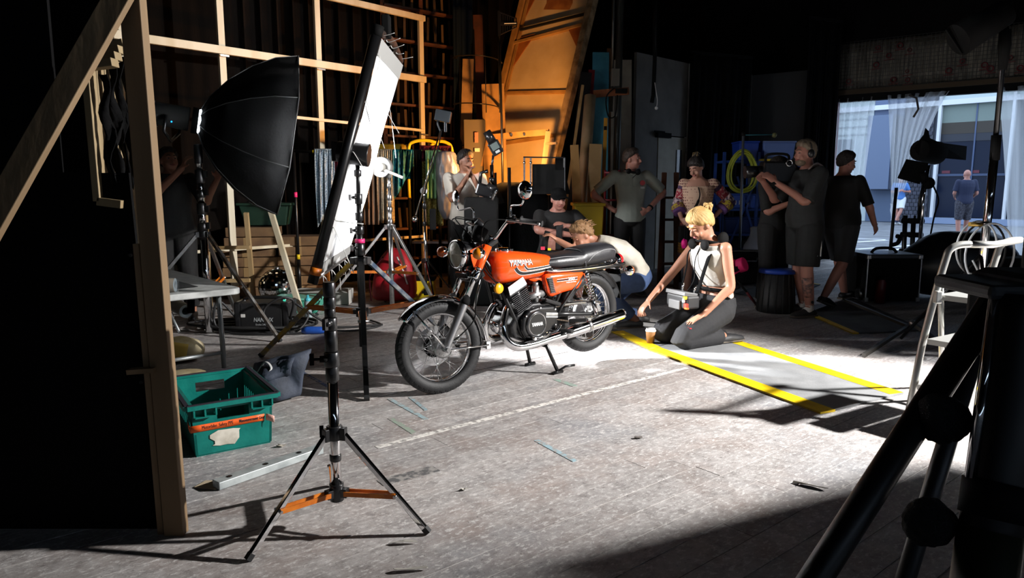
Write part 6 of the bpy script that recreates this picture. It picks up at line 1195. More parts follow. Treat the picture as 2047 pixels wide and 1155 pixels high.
t = thing('script_board', 'pale clipboard leaning behind the pink grips', 'clipboard', P(1452, 518, 7.8), world=True); obj('board', MB().hexa([P(1446, 525, 7.75), P(1462, 530, 7.75), P(1462, 530, 7.78), P(1446, 525, 7.78)], [P(1450, 505, 7.8), P(1470, 522, 7.8), P(1470, 522, 7.83), P(1450, 505, 7.83)]), mat('board_paper', '#a8a490', .8), t); obj('prop', MB().cyl(P(1455, 525, 7.8), V((P(1455, 525, 7.8).x, 7.85, .01)), .012, n=8), BLKMAT, t)
# film camera on its support, between operator and assistant
c = P(1562, 338, 7.35); t = thing('film_camera', 'black film camera held at the operator\'s eye', 'camera', c, world=True); obj('body', MB().box(c+V((-.02, .05, -.03)), (.34, .17, .22)), BLKENG, t, bevel=.02); obj('lens', MB().cyl(c+V((-.19, .05, -.02)), c+V((-.36, .05, -.03)), .055, .065, 20), BLKENG, t); obj('eyepiece', MB().cyl(c+V((.10, -.02, .08)), c+V((.24, -.04, .07)), .03, .04, 14), BLKMAT, t); obj('top_handle', MB().tube(spline([c+V((-.15, .05, .08)), c+V((-.13, .05, .15)), c+V((.07, .05, .15)), c+V((.09, .05, .08))], 4), .014, 8), BLKMAT, t); obj('shoulder_rig', MB().tube(spline([c+V((.0, .05, -.14)), c+V((.12, .05, -.22)), c+V((.28, .05, -.14)), c+V((.36, .05, -.02))], 5), .025, 8), BLKMAT, t); obj('red_light', MB().ball(c+V((-.10, -.04, -.10)), .010, 8, 6), mat('rec_light', '#e02010', .4, emit='#ff2010', es=2), t); obj('ring', MB().torus(c+V((.06, -.05, .06)), (0, 1, 0), .03, .006, 16, 6), CHROME, t)
# tall black stool with blue lid
g = G(1550, 622); t = thing('stool_bin', 'black tapered stool with blue lid beside the camera operator', 'stool', g, world=True); Ms = M4.Translation(g); obj('body', MB().lathe([(.001, .002), (.20, .004), (.19, .10), (.165, .42), (.001, .425)], 24, Ms), mat('stool_black', (.012, .012, .012), .6), t)
for i in range(16): q = 2*PI*i/16; obj('ridge', MB().beam(g+V((.20*math.cos(q), .20*math.sin(q), .01)), g+V((.166*math.cos(q), .166*math.sin(q), .42)), .012, .012), MATS['stool_black'], t)
obj('lid', MB().lathe([(.001, .47), (.18, .468), (.195, .455), (.195, .425), (.001, .425)], 24, Ms), mat('blue_lid', '#1c3fa0', .45), t)
t = thing('wooden_ladder', 'brown wooden step ladder standing behind the person in the patterned tunic', 'ladder', (P(1330, 560, 9.2).x, 9.2, 0), world=True); WL_ = mat('ladder_wood', '#5a3520', .7, 0, '#40240f', 5)
for x0, x1 in ((1318, 1328), (1352, 1352)): a_ = P(x0, 560, 9.1); obj('stile', MB().beam(V((a_.x, 9.1, .01)), P(x1, 345, 9.35), .06, .04, (0, 1, 0)), WL_, t); a_ = P(x0+8, 560, 9.8); obj('rear_leg', MB().beam(V((a_.x, 9.85, .01)), P(x1, 345, 9.42), .04, .03, (0, 1, 0)), WL_, t)
for i in range(5): y = 395+i*44; obj('tread', MB().beam(P(1322, y, 9.2), P(1353, y, 9.2), .09, .03, (0, 0, 1)), WL_, t)
t = thing('hand_truck', 'dark red tubular hand truck standing behind the person in grey', 'hand truck', (P(1222, 560, 9.3).x, 9.3, 0), world=True); HT_ = mat('red_tube', '#6a1420', .5)
for x in (1208, 1236): a_ = P(x, 560, 9.3); obj('rail', MB().tube([V((a_.x, 9.3, .02)), P(x+2, 340, 9.4)], .018, 10), HT_, t)
for y in (345, 400, 470, 540): obj('cross_bar', MB().cyl(P(1208, y, 9.33), P(1237, y, 9.33), .015, n=10), HT_, t)
obj('toe_plate', MB().box((P(1222, 560, 9.3).x, 9.2, .02), (.34, .24, .02)), HT_, t)
t = thing('yellow_bin', 'yellow plastic bin behind the seated person in the cap', 'bin', (P(1176, 440, 8.7).x, 8.75, 0), world=True); a_ = P(1176, 440, 8.7).x
obj('tub', MB().hexa([V((a_-.15, 8.65, .01)), V((a_+.15, 8.65, .01)), V((a_+.15, 8.95, .01)), V((a_-.15, 8.95, .01))], [V((a_-.18, 8.62, 1.12)), V((a_+.18, 8.62, 1.12)), V((a_+.18, 8.98, 1.12)), V((a_-.18, 8.98, 1.12))]), mat('bin_yellow', '#b89c14', .5), t, bevel=.015); obj('rim', MB().box((a_, 8.8, 1.13), (.40, .40, .04)), MATS['bin_yellow'], t, bevel=.01)
pp_ = P(1368, 487, 8.15); t = thing('pink_pompom', 'bright pink pompom hanging on a cord before the patterned tunic', 'pompom', pp_, world=True); mbp_ = MB().ball(pp_, (.035, .03, .06), 16, 12); mbp_.v = [tuple(V(p)+(V(p)-pp_)*.35*noise.noise(V(p)*70)) for p in mbp_.v]; obj('pompom', mbp_, mat('hot_pink', '#ff1e96', .6), t); obj('cord', MB().cyl(pp_+V((0, 0, -.28)), pp_+V((0, 0, .22)), .006, n=6), BLKMAT, t)
# ------------------------------------------------------------------ mats
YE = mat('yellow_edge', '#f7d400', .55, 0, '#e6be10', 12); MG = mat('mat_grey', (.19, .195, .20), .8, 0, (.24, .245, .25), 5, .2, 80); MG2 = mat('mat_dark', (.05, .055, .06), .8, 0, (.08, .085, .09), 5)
def ramp_mat(name, lab, pts, m, edges, wv=.075):
    t = thing(name, lab, 'mat', pts[0], world=True); p = [V((q.x, q.y, 0)) for q in pts]
    obj('sheet', MB().hexa([q+V((0, 0, .003)) for q in p], [q+V((0, 0, .013)) for q in p]), m, t)
    cen = sum(p, V())/4
    for i, j in edges:
        a_, b_ = p[i], p[j]; d = (b_-a_).normalized(); n_ = V((-d.y, d.x, 0)); n_ = n_ if n_.dot(cen-a_) > 0 else -n_
        obj('yellow_edge', MB().hexa([a_+V((0, 0, .002)), b_+V((0, 0, .002)), b_+n_*wv+V((0, 0, .002)), a_+n_*wv+V((0, 0, .002))], [a_+V((0, 0, .0138)), b_+V((0, 0, .0138)), b_+n_*wv+V((0, 0, .0150)), a_+n_*wv+V((0, 0, .0150))]), YE, t)
    return t
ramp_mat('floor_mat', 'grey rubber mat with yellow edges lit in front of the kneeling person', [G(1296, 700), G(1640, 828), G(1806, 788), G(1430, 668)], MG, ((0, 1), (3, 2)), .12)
ramp_mat('floor_mat', 'rubber mat section coloured darker for shade, with tan edge under the coffee cup', [G(1222, 665), G(1296, 699), G(1429, 667), G(1345, 640)], mat('mat_shade', (.15, .15, .155), .8, 0, (.19, .19, .2), 5), ((0, 1),), .12)  # darker copy of the mat grey, the shade put into its colour
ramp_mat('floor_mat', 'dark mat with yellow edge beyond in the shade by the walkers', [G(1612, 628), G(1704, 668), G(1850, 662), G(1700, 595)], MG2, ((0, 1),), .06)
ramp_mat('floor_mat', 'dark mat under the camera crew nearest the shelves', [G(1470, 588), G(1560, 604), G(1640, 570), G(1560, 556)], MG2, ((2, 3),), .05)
# cup, paper, pen on the mat
g = G(1300, 688); g.z = .014; t = thing('coffee_cup', 'brown paper coffee cup with white lid standing on the mat', 'cup', g, world=True); Mk = M4.Translation(g); obj('cup', MB().lathe([(.001, .002), (.032, .002), (.043, .105), (.041, .107)], 24, Mk), mat('kraft_paper', '#94683c', .7), t); obj('lid', MB().lathe([(.045, .102), (.046, .112), (.041, .115), (.039, .126), (.036, .128), (.034, .124), (.001, .124)], 24, Mk), mat('cup_lid', '#d8d4cc', .5), t)
pa_ = [G(1268, 652), G(1318, 667), G(1338, 650), G(1284, 640)]; t = thing('paper_sheets', 'white paper sheets lying under the kneeling person\'s hand', 'paper', pa_[0], world=True); obj('sheet', MB().hexa([q+V((0, 0, .016)) for q in pa_], [q+V((0, 0, .019)) for q in pa_]), mat('paper_white', '#c4c4c2', .8), t); obj('sheet', MB().hexa([q+V((.05, .03, .019)) for q in pa_], [q+V((.05, .03, .021)) for q in pa_]), MATS['paper_white'], t)
t = thing('pen', 'dark pen lying on the paper sheets', 'pen', G(1296, 650), world=True); obj('barrel', MB().cyl(G(1285, 648)+V((0, 0, .027)), G(1315, 651)+V((0, 0, .027)), .005, n=8), BLKMAT, t); obj('tip', MB().cyl(G(1315, 651)+V((0, 0, .027)), G(1319, 651.5)+V((0, 0, .027)), .005, .001, 8), STEEL, t)
# tape marks and scraps on the boards
def tape(lab, x0, y0, x1, y1, wv, col, name='floor_tape'):
    a_, b_ = G(x0, y0), G(x1, y1); t = thing(name, lab, 'tape', a_, world=True); obj('strip', MB().beam(a_+V((0, 0, .0009)), b_+V((0, 0, .0009)), wv*1.5, .0020), mat('tape_'+col[1:], col, .75, 0, '#9a9692', 30, ramp=(.46, .60)), t)
tape('long pale tape line running across the boards in front of the motorcycle', 752, 894, 1372, 735, .026, '#e4e0da')
tape('short light blue tape mark left of the green one', 778, 797, 852, 838, .02, '#9cb4ba'); tape('light blue tape mark nearest the front wheel', 820, 794, 852, 820, .016, '#8fabb4'); tape('pale green tape mark right of the blue ones', 780, 836, 828, 866, .022, '#93a694'); tape('faint blue tape mark in the middle of the floor', 1072, 880, 1150, 922, .02, '#98b4be')
tape('dark grey tape patch right of the chrome stand', 760, 966, 872, 936, .05, '#5c5b5c'); tape('blue tape running from the grey bag towards the stand', 572, 726, 660, 775, .02, '#3a5480'); tape('white tape corner on the floor behind the crank stand', 700, 688, 748, 684, .02, '#b8b4ac'); tape('faint teal tape mark beneath the motorcycle', 1110, 758, 1150, 772, .03, '#8fa89c')
def scrap(lab, x, y, w_, h, col, rz):
    c = G(x, y); t = thing('floor_scrap', lab, 'scrap', c, rz); k = random.Random(int(x)); pts = [V((w_*math.cos(q)*k.uniform(.6, 1), h*math.sin(q)*k.uniform(.6, 1), .003+.012*k.random())) for q in [2*PI*i/9 for i in range(9)]]; obj('scrap', MB().add([V((0, 0, .010))]+pts, [(0, i+1, (i+1) % 9+1) for i in range(9)]), mat('scrap_'+col[1:], col, .85), t, solid=.002)
scrap('curled dark scrap on the bright floor below the tripod leg', 1618, 973, .09, .02, '#4a443c', -.6); scrap('long white torn paper at the bottom edge of the picture', 818, 1142, .085, .016, '#a8a49c', .15); scrap('small white torn paper right of the chrome stand foot', 806, 1087, .06, .014, '#b0aca4', .05); scrap('white fleck in the middle of the foreground', 928, 980, .022, .016, '#b4b0a8', .3); scrap('pale chip by the crate corner', 562, 893, .03, .016, '#a8a196', .2); scrap('dark leaf-like scrap on the bright boards', 1276, 876, .035, .016, '#5a5450', .4)
# ------------------------------------------------------------------ far right: lamps and stands against the doorway, cases, step ladder
t = thing('flag_lamp', 'black lamp with barn doors on a tall stand against the doorway', 'lamp', G(1832, 560), world=True); LY = 9.0; F = lambda x, y, Y=LY: P(x, y, Y)
b0 = F(1836, 540); obj('pole', MB().tube([V((b0.x, LY, .01)), F(1845, 400), F(1856, 330)], .024, 12), CHROME, t); obj('head', MB().cyl(F(1838, 300), F(1872, 306, LY+.2), .13, .15, 16), BLKMAT, t, bevel=.01)
def flap(q, name='barn_door', par=None): obj(name, MB().add([F(*k) for k in q], [tuple(range(len(q)))]), BLKMAT, par or t, solid=.012)
flap([(1826, 296), (1846, 270), (1872, 282), (1886, 310, 9.2), (1842, 318)]); flap([(1872, 284), (1932, 292, 9.5), (1930, 320, 9.5), (1884, 316, 9.2)]); flap([(1846, 272), (1850, 256), (1856, 262), (1858, 276)]); flap([(1812, 318), (1856, 326), (1838, 368), (1794, 356)])
obj('knuckle', MB().cyl(F(1846, 345), F(1850, 365), .05, n=14).ball(F(1856, 366), .075, 14, 10), BLKMAT, t); obj('clamp_arm', MB().tube([F(1850, 352), F(1838, 400), F(1836, 440)], .016, 8), BLACK, t); obj('cable', MB().tube(spline([F(1866, 372), F(1876, 400), F(1868, 430), F(1860, 470)], 5), .010, 6), BLKMAT, t)
for k in range(3): q = 2*PI*k/3+.5; obj('leg', MB().cyl(V((b0.x, LY, .7)), V((b0.x+.5*math.cos(q), LY+.5*math.sin(q), .01)), .014), CHROME, t)
for i, (x, Y, y0, y1, lab) in enumerate(((1778, 9.6, 505, 375, 'thin grey stand pole left of the flag lamp'), (1808, 9.3, 520, 430, 'short grip stand with clamps left of the lamp pole'), (1824, 9.2, 520, 445, 'short black grip stand beside the lamp pole'))):
    t = thing('grip_stand', lab, 'light stand', (P(x, y0, Y).x, Y, 0), world=True); a_ = P(x, y0, Y); obj('pole', MB().tube([V((a_.x, Y, .01)), P(x+(14 if i == 0 else 2), y1, Y)], .03 if i else .022, 10), (DARKSTEEL, BLACK, BLACK)[i], t); obj('foot', MB().cyl((a_.x, Y, 0), (a_.x, Y, .03), .2, n=16), BLKMAT, t)
    if i:
        for z in (.5, .72, .9): obj('clamp', MB().cyl((a_.x-.07, Y, z), (a_.x+.1, Y, z), .035, n=10), BLKMAT, t); obj('handle', MB().beam((a_.x+.09, Y, z-.07), (a_.x+.09, Y, z+.07), .02, .02), BLKMAT, t)
    else: obj('hook_arm', MB().tube(spline([P(1780, 490, Y), P(1794, 486, Y), P(1799, 474, Y), P(1792, 472, Y)], 4), .03, 8), BLKMAT, t)
c = P(1770, 560, 9.0); t = thing('flight_case', 'black flight case with top handle on the floor by the doorway', 'case', (c.x, 9.0, 0), world=True); g0, g1 = G(1738, 606), G(1850, 612); X_ = (g0.x+g1.x)/2; Yb = g0.y
obj('body', MB().box((X_, Yb+.3, .27), (.62, .55, .50)), BLKMAT, t, bevel=.01); obj('lid', MB().box((X_, Yb+.3, .545), (.63, .56, .05)), mat('case_lid', '#20242c', .3), t, bevel=.008)
for x in (-1, 1):
    for z in (.04, .54): obj('corner', MB().box((X_+x*.30, Yb+.03, z), (.05, .05, .05)), STEEL, t, bevel=.008)
    obj('edge_trim', MB().beam((X_+x*.31, Yb+.022, .03), (X_+x*.31, Yb+.022, .54), .02, .012), ALU, t)
obj('handle', MB().tube(spline([(X_-.16, Yb+.25, .57), (X_-.1, Yb+.25, .62), (X_+.08, Yb+.25, .62), (X_+.14, Yb+.25, .57)], 4), .018, 8), BLKMAT, t); obj('castor', MB().cyl((X_-.37, Yb+.1, .10), (X_-.33, Yb+.1, .10), .06, n=16), STEEL, t)
c = P(1900, 545, 8.2); t = thing('gear_bag', 'heap of black gear bags on cases right of the flight case', 'bag', (c.x, 8.3, 0), world=True)
mbg = MB().ball((c.x+.25, 8.5, .42), (.75, .42, .40), 28, 16); mbg.v = [tuple(V(p)+V((0, 0, 1))*.12*noise.noise(V(p)*2.2)) for p in mbg.v]; mbg.v = [(p[0], p[1], max(.01, p[2])) for p in mbg.v]; obj('bag', mbg, mat('gear_nylon', (.012, .013, .016), .35), t); obj('case', MB().box((c.x+.55, 8.15, .28), (.7, .4, .52)), BLKMAT, t, bevel=.02); obj('strap', MB().tube(spline([(c.x-.2, 8.15, .62), (c.x+.1, 8.05, .70), (c.x+.4, 8.1, .74)], 5), .022, 6, flat=.3), BLKMAT, t)
g = G(1758, 606); t = thing('red_flask', 'dark red flask standing on the floor before the flight case', 'flask', g, world=True); obj('body', MB().lathe([(.001, .002), (.055, .002), (.055, .24), (.04, .27), (.04, .30), (.001, .30)], 20, M4.Translation(g)), mat('dark_red_enamel', '#5a0c14', .4), t); obj('cap', MB().lathe([(.042, .28), (.042, .32), (.001, .322)], 20, M4.Translation(g)), BLKMAT, t)
t = thing('fallen_stand', 'grey metal stand legs lying folded across the floor right of the mat', 'light stand', G(1726, 716), world=True); obj('leg', MB().beam(G(1726, 715)+V((0, 0, .02)), P(1810, 656, 6.2), .03, .03), mat('dull_alloy', '#45423e', .5, .5), t); obj('leg', MB().beam(P(1810, 656, 6.2), P(1930, 570, 6.9), .03, .03), MATS['dull_alloy'], t); obj('leg', MB().beam(P(1815, 652, 6.25), P(1690, 600, 7.2), .025, .025), MATS['dull_alloy'], t); obj('joint', MB().ball(P(1824, 646, 6.2), .03, 10, 8), ALU, t); obj('leg', MB().beam(P(1824, 646, 6.2), G(1900, 700), .03, .03), MATS['dull_alloy'], t)
# tall black stand at the right with its own clipped lamp
t = thing('tall_stand', 'tall black stand with clamped lamp rising out of the top right of the picture', 'light stand', (P(1970, 560, 5.7).x, 5.7, 0), world=True); SY = 5.7; F = lambda x, y, Y=5.7: P(x, y, Y); bx_ = F(1968, 560)
obj('pole', MB().tube([V((bx_.x-.05, SY, .02)), F(1976, 420), F(1990, 290)], .032, 14), CHROME, t); obj('pole', MB().tube([F(1988, 300), F(2008, 90), F(2022, -60)], .020, 12), BLACK, t); obj('collar', MB().tube([F(1988, 320), F(1992, 270)], .036, 12), BLKMAT, t); obj('collar', MB().tube([F(2004, 140), F(2008, 90), F(2010, 60)], [.03, .045, .04], 12), BLKMAT, t)
obj('lamp_can', MB().cyl(F(2010, 25), F(1915, 80), .10, .13, 18), BLKMAT, t); obj('barn_door', MB().add([F(1898, 52), F(1920, 42), F(1930, 108), F(1926, 106)], [(0, 1, 2, 3)]), BLKMAT, t, solid=.01); obj('barn_door', MB().add([F(1890, 60), F(1912, 46, 5.95), F(1945, 90, 5.95), F(1922, 108)], [(0, 1, 2, 3)]), BLKMAT, t, solid=.01)
for k in range(3): q = 2*PI*k/3+.2; obj('leg', MB().cyl(V((bx_.x-.05, SY, .8)), V((bx_.x-.05+.55*math.cos(q), SY+.55*math.sin(q), .01)), .014), BLACK, t)
t = thing('cable_loops', 'loops of grey cable hanging from the tall stand', 'cable', F(1965, 470, 5.6), world=True)
for i in range(3): c = F(1952+8*i, 495+6*i, 5.55); obj('loop', MB().tube([c+V((.16*math.cos(q)*(1+.1*i), -.03*i, .21*math.sin(q)*(1+.08*i))) for q in [2*PI*j/30 for j in range(30)]], .008, 7, closed=True), (mat('grey_cable', '#8a8d90', .4), BLKMAT, MATS['grey_cable'])[i], t)
obj('tail', MB().tube(spline([F(1944, 520, 5.5), F(1962, 555, 5.5), F(1972, 566, 5.5)], 4), .008, 6), MATS['grey_cable'], t); obj('connector', MB().box(F(1956, 575, 5.5), (.07, .04, .06)), ALU, t, bevel=.006); obj('brass_plug', MB().cyl(F(1938, 448, 5.5), F(1962, 449, 5.5), .018, n=10), mat('brass', '#a88a4a', .35, .8), t)
# step ladder with bent tubular handle
t = thing('step_ladder', 'aluminium step ladder with bent handrail at the right edge of the mat', 'step ladder', G(1808, 872), world=True); AT = mat('pale_alloy_tube', '#c9c9c4', .3, .7); LYa = 3.9; F = lambda x, y, Y=LYa: P(x, y, Y)
g1 = G(1808, 872); g1.z = .012
for off in (0, .50):
    o3 = V((off, off*.62, 0)); obj('stile', MB().tube([V((g1.x, g1.y, .012))+o3]+spline([F(1843, 690)+o3, F(1872, 580)+o3, F(1890, 520)+o3, F(1898, 500)+o3, F(1916, 490)+o3, F(1940, 488)+o3], 4), .020, 12), AT, t)
    obj('rear_leg', MB().tube([F(1880, 560)+o3, V((g1.x+.62, LYa+.45, .012))+o3], .016, 10), AT, t)
obj('handrail', MB().tube([F(1938, 488), F(1985, 489), F(1985, 489)+V((.12, .10, 0)), F(1940, 488)+V((.50, .31, 0))], .020, 12), AT, t)
for z in (.24, .48, .72): q = (z-.012)/(F(1872, 580).z); c0 = V((g1.x, g1.y, z)).lerp(V((F(1872, 580).x, LYa, z)), q); obj('tread', MB().hexa([c0+V((.02, .01, 0)), c0+V((.5, .31, 0)), c0+V((.59, .18, 0)), c0+V((.11, -.12, 0))], [c0+V((.02, .01, .03)), c0+V((.5, .31, .03)), c0+V((.59, .18, .03)), c0+V((.11, -.12, .03))]), mat('tread_alloy', '#b8b8b4', .35, .6), t)
obj('hinge', MB().box(F(1868, 592)+V((.0, -.03, 0)), (.035, .035, .07)), AT, t, bevel=.006); obj('rivet', MB().cyl(F(1840, 714)+V((0, -.045, 0)), F(1840, 714)+V((.0, -.03, 0)), .010, n=8), STEEL, t)
# nearest right: heavy tripod with black legs and clamp knobs, thick centre tube with dark green sleeve
t = thing('heavy_tripod', 'heavy black tripod close to the camera at the right edge', 'tripod', (1.05, 1.25, 0), world=True); F = lambda x, y, Y: P(x, y, Y)
LEGM = mat('leg_black', (.006, .0055, .006), .42); LEGG = mat('leg_grey', (.045, .043, .045), .4, .3)
la, lb_ = F(1995, 590, 1.55), F(1608, 1190, 1.30); d = (lb_-la); lz = lb_+d*((.012-lb_.z)/d.z); obj('leg', MB().cyl(lz, la, .030, n=20), LEGM, t); obj('leg_rail', MB().cyl(lz+V((-.027, -.016, 0)), la+V((-.027, -.016, 0)), .005, n=8), STEEL, t)
la2, lb2 = F(1976, 610, 1.74), F(1800, 1190, 1.56); d2 = lb2-la2; lz2 = lb2+d2*((.012-lb2.z)/d2.z); obj('leg', MB().cyl(lz2, la2, .022, n=18), LEGG, t)
tp_, bt_ = F(2040, 600, 1.42), F(1945, 1200, 1.12); d3 = bt_-tp_; bz_ = V((bt_.x, bt_.y, .02)); obj('centre_tube', MB().tube([bz_, bz_+(tp_-bz_)*.97, tp_], .055, 24), LEGM, t)
obj('green_sleeve', MB().tube([bz_+(tp_-bz_)*.10, bz_+(tp_-bz_)*.60], .057, 24), mat('olive_sleeve', (.012, .014, .004), .5), t); obj('sleeve_ring', MB().tube([bz_+(tp_-bz_)*.62, bz_+(tp_-bz_)*.68], .0595, 24), BLKMAT, t); obj('chrome_strip', MB().tube([bz_+(tp_-bz_)*.69+V((-.058, -.008, 0)), tp_+V((-.058, -.008, 0))], .010, 8), CHROME, t)
def furry(name, c, r, sd): mb = MB().ball(c, r, 28, 20); mb.v = [tuple(V(p)+(V(p)-V(c)).normalized()*(.006*noise.noise(V(p)*60)+.010*noise.noise(V(p)*18+V((sd, 0, 0))))) for p in mb.v]; return obj(name, mb, mat('black_fleece', (.010, .010, .010), 1.0, bump=1.0, bs=260), t)
furry('clamp_cover', F(1884, 836, 1.42), (.052, .05, .055), 1); furry('clamp_cover', F(1856, 1045, 1.35), (.050, .048, .050), 5)
hb_ = F(2052, 622, 1.5); obj('head_block', MB().box(hb_+V((.06, .0, .0)), (.24, .26, .17)), BLKMAT, t, bevel=.03); obj('head_plate', MB().box(hb_+V((-.05, .0, .055)), (.20, .20, .03)), mat('plate_black', (.010, .011, .013), .6), t, bevel=.01); obj('upper_body', MB().box(hb_+V((.17, .02, .19)), (.26, .16, .25)), BLKMAT, t, bevel=.02); obj('bowl', MB().lathe([(.05, -.12), (.11, -.05), (.13, .02)], 24, M4.Translation(hb_+V((.03, 0, -.05)))), BLKMAT, t)
a_ = V((1.9, 1.9, .012)); obj('leg', MB().cyl(a_, hb_+V((.18, .1, -.05)), .035, n=16), LEGM, t)
# unseen flag added off frame to shade the front of the boards
# ------------------------------------------------------------------ outside: yard, facade with blue panels and glass
struct('ground', MB().prism([(3.0, 16.6), (6.0, 13.25), (9.7, 10.4), (14, 8), (40, 8), (40, 45), (0, 45)], .1, M4.Translation((0, 0, -.118))), mat('yard_asphalt', '#74777c', .85, 0, '#626569', 2, .2, 60))
PW_ = mat('line_paint', '#d8dadc', .7)
for i, (x0, y0, x1, y1) in enumerate(((1715, 476, 1770, 478), (1712, 497, 1860, 487), (1712, 483, 1772, 479), (1770, 500, 1925, 484), (1860, 486, 1990, 492))): struct(f'trim_{i+3}', MB().beam(G(x0, y0)+V((0, 0, -.012)), G(x1, y1)+V((0, 0, -.012)), .14, .006), PW_)
fa_, fb_ = V((12.2, 29.5, 0)), V((20.2, 21.0, 0)); fd = (fb_-fa_).normalized(); fn = V((fd.y, -fd.x, 0)); fn = fn if fn.y < 0 else -fn
def fs(px):
    d = ray(px, 440); t_ = ((fa_.y*fd.x-fa_.x*fd.y)/(d.y*fd.x-d.x*fd.y)); return (V((d.x*t_, d.y*t_, 0))-fa_).dot(fd)
FQ_ = lambda s, z, o=0: fa_+fd*s+fn*o+V((0, 0, z))
struct('wall_facade', MB().hexa([FQ_(-8, -.1, -.3), FQ_(16, -.1, -.3), FQ_(16, -.1, -.6), FQ_(-8, -.1, -.6)], [FQ_(-8, 9, -.3), FQ_(16, 9, -.3), FQ_(16, 9, -.6), FQ_(-8, 9, -.6)]), mat('facade_grey', '#6d7480', .8))
bldg = thing('building', 'office building across the yard with blue panels and large windows', 'building', FQ_(3, 0), world=True)
def fbox(name, x0, x1, z0, z1, o0, o1, m, par=None, **kw):
    s0, s1 = fs(x0), fs(x1); return obj(name, MB().hexa([FQ_(s0, z0, o0), FQ_(s1, z0, o0), FQ_(s1, z0, o1), FQ_(s0, z0, o1)], [FQ_(s0, z1, o0), FQ_(s1, z1, o0), FQ_(s1, z1, o1), FQ_(s0, z1, o1)]), m, par or bldg, **kw)
FP = mat('panel_pale', '#a8b4b4', .6); FBl = mat('panel_blue_grey', '#4a5a78', .5); FD = mat('panel_slate', '#56657f', .5); FWh = mat('frame_white', '#c8ccd0', .5); BRK = mat('dark_brick', '#4a4c58', .8); WG = mat('window_glass', (.006, .011, .028), .15, 0, spec=.12)
fbox('wall_panel', 1650, 1730, .0, 6.5, -.28, -.1, FP); fbox('wall_panel', 1730, 1790, .0, 6.5, -.28, -.12, FBl); fbox('wall_panel', 1862, 2080, 4.42, 6.6, -.28, -.05, FP); fbox('transom', 1650, 2090, 4.24, 4.42, -.28, 0.05, FWh); fbox('louvre', 1664, 1690, 2.6, 3.2, -.1, -.02, mat('louvre_grey', '#5f6c74', .5))
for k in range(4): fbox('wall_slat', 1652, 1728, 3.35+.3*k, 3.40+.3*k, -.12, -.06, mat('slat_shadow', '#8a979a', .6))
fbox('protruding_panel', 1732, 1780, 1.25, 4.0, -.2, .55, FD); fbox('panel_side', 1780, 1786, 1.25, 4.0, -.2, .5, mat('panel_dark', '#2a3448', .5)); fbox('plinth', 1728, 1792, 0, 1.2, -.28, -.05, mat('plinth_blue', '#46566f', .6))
# brick pier laid course by course
s0, s1 = fs(1790), fs(1848); nbk = 0
pier = fbox('brick_pier', 1790, 1848, 0, 4.6, -.28, -.12, mat('pier_mortar', '#5c5f68', .9)); bw = (s1-s0)/7
bme = MB().box((0, 0, 0), (bw-.02, .10, .12)).mesh('brick'); bme.materials.append(mat('dark_brick_unit', '#454856', .8, 0, '#3a3c48', 3, obrand=.25)); ang = math.atan2(fd.y, fd.x)
for r in range(31):
    for c in range(7):
        q = s0+bw*(c+.5)+(bw*.5 if r % 2 else 0)
        if q+bw/2 > s1+.05: continue
        o = bpy.data.objects.new('brick', bme); COL.objects.link(o); o.parent = pier; p = FQ_(q, .09+r*.145, -.10); o.matrix_parent_inverse = M4.Translation(-bldg.location) if False else M4(); o.location = p-bldg.location; o.rotation_euler = (0, 0, ang)
pier.matrix_parent_inverse = M4(); 
for v in pier.data.vertices: v.co = v.co-bldg.location
wn = fbox('window', 1862, 2004, .25, 4.6, -.2, -.16, WG); fbox('window_frame', 1858, 1864, 0, 5, -.28, .06, FWh, wn); fbox('window_frame', 2002, 2008, 0, 5, -.28, .06, FWh, wn); fbox('window_frame', 1930, 1933, 0, 4.6, -.28, -.1, mat('frame_blue', '#3c4c6c', .5), wn)
fbox('sill', 1846, 2090, 0, .22, -.28, .12, mat('sill_blue', '#7a8aa6', .5)); fbox('pale_reflection', 1864, 2002, 3.62, 4.24, -.17, -.12, mat('reflected_pale', '#6d7a74', .7)); fbox('brown_reflection', 1864, 2002, 3.22, 3.62, -.17, -.12, mat('reflected_brick', '#3a352f', .8)); fbox('blind', 1864, 2002, 2.95, 3.22, -.17, -.13, mat('blind_grey', '#141a28', .5)); wn2 = fbox('window', 2008, 2085, .25, 4.6, -.2, -.16, WG); fbox('window_rail', 1864, 2002, 1.72, 1.80, -.17, -.12, mat('rail_blue', '#31415f', .5)); fbox('red_sign', 1872, 1888, 1.82, 1.92, -.17, -.13, mat('sign_red', '#5a2030', .6)); fbox('red_sign', 1932, 1946, 1.82, 1.92, -.17, -.13, MATS['sign_red'])  # pale and brown bands paint the reflection in the window glass
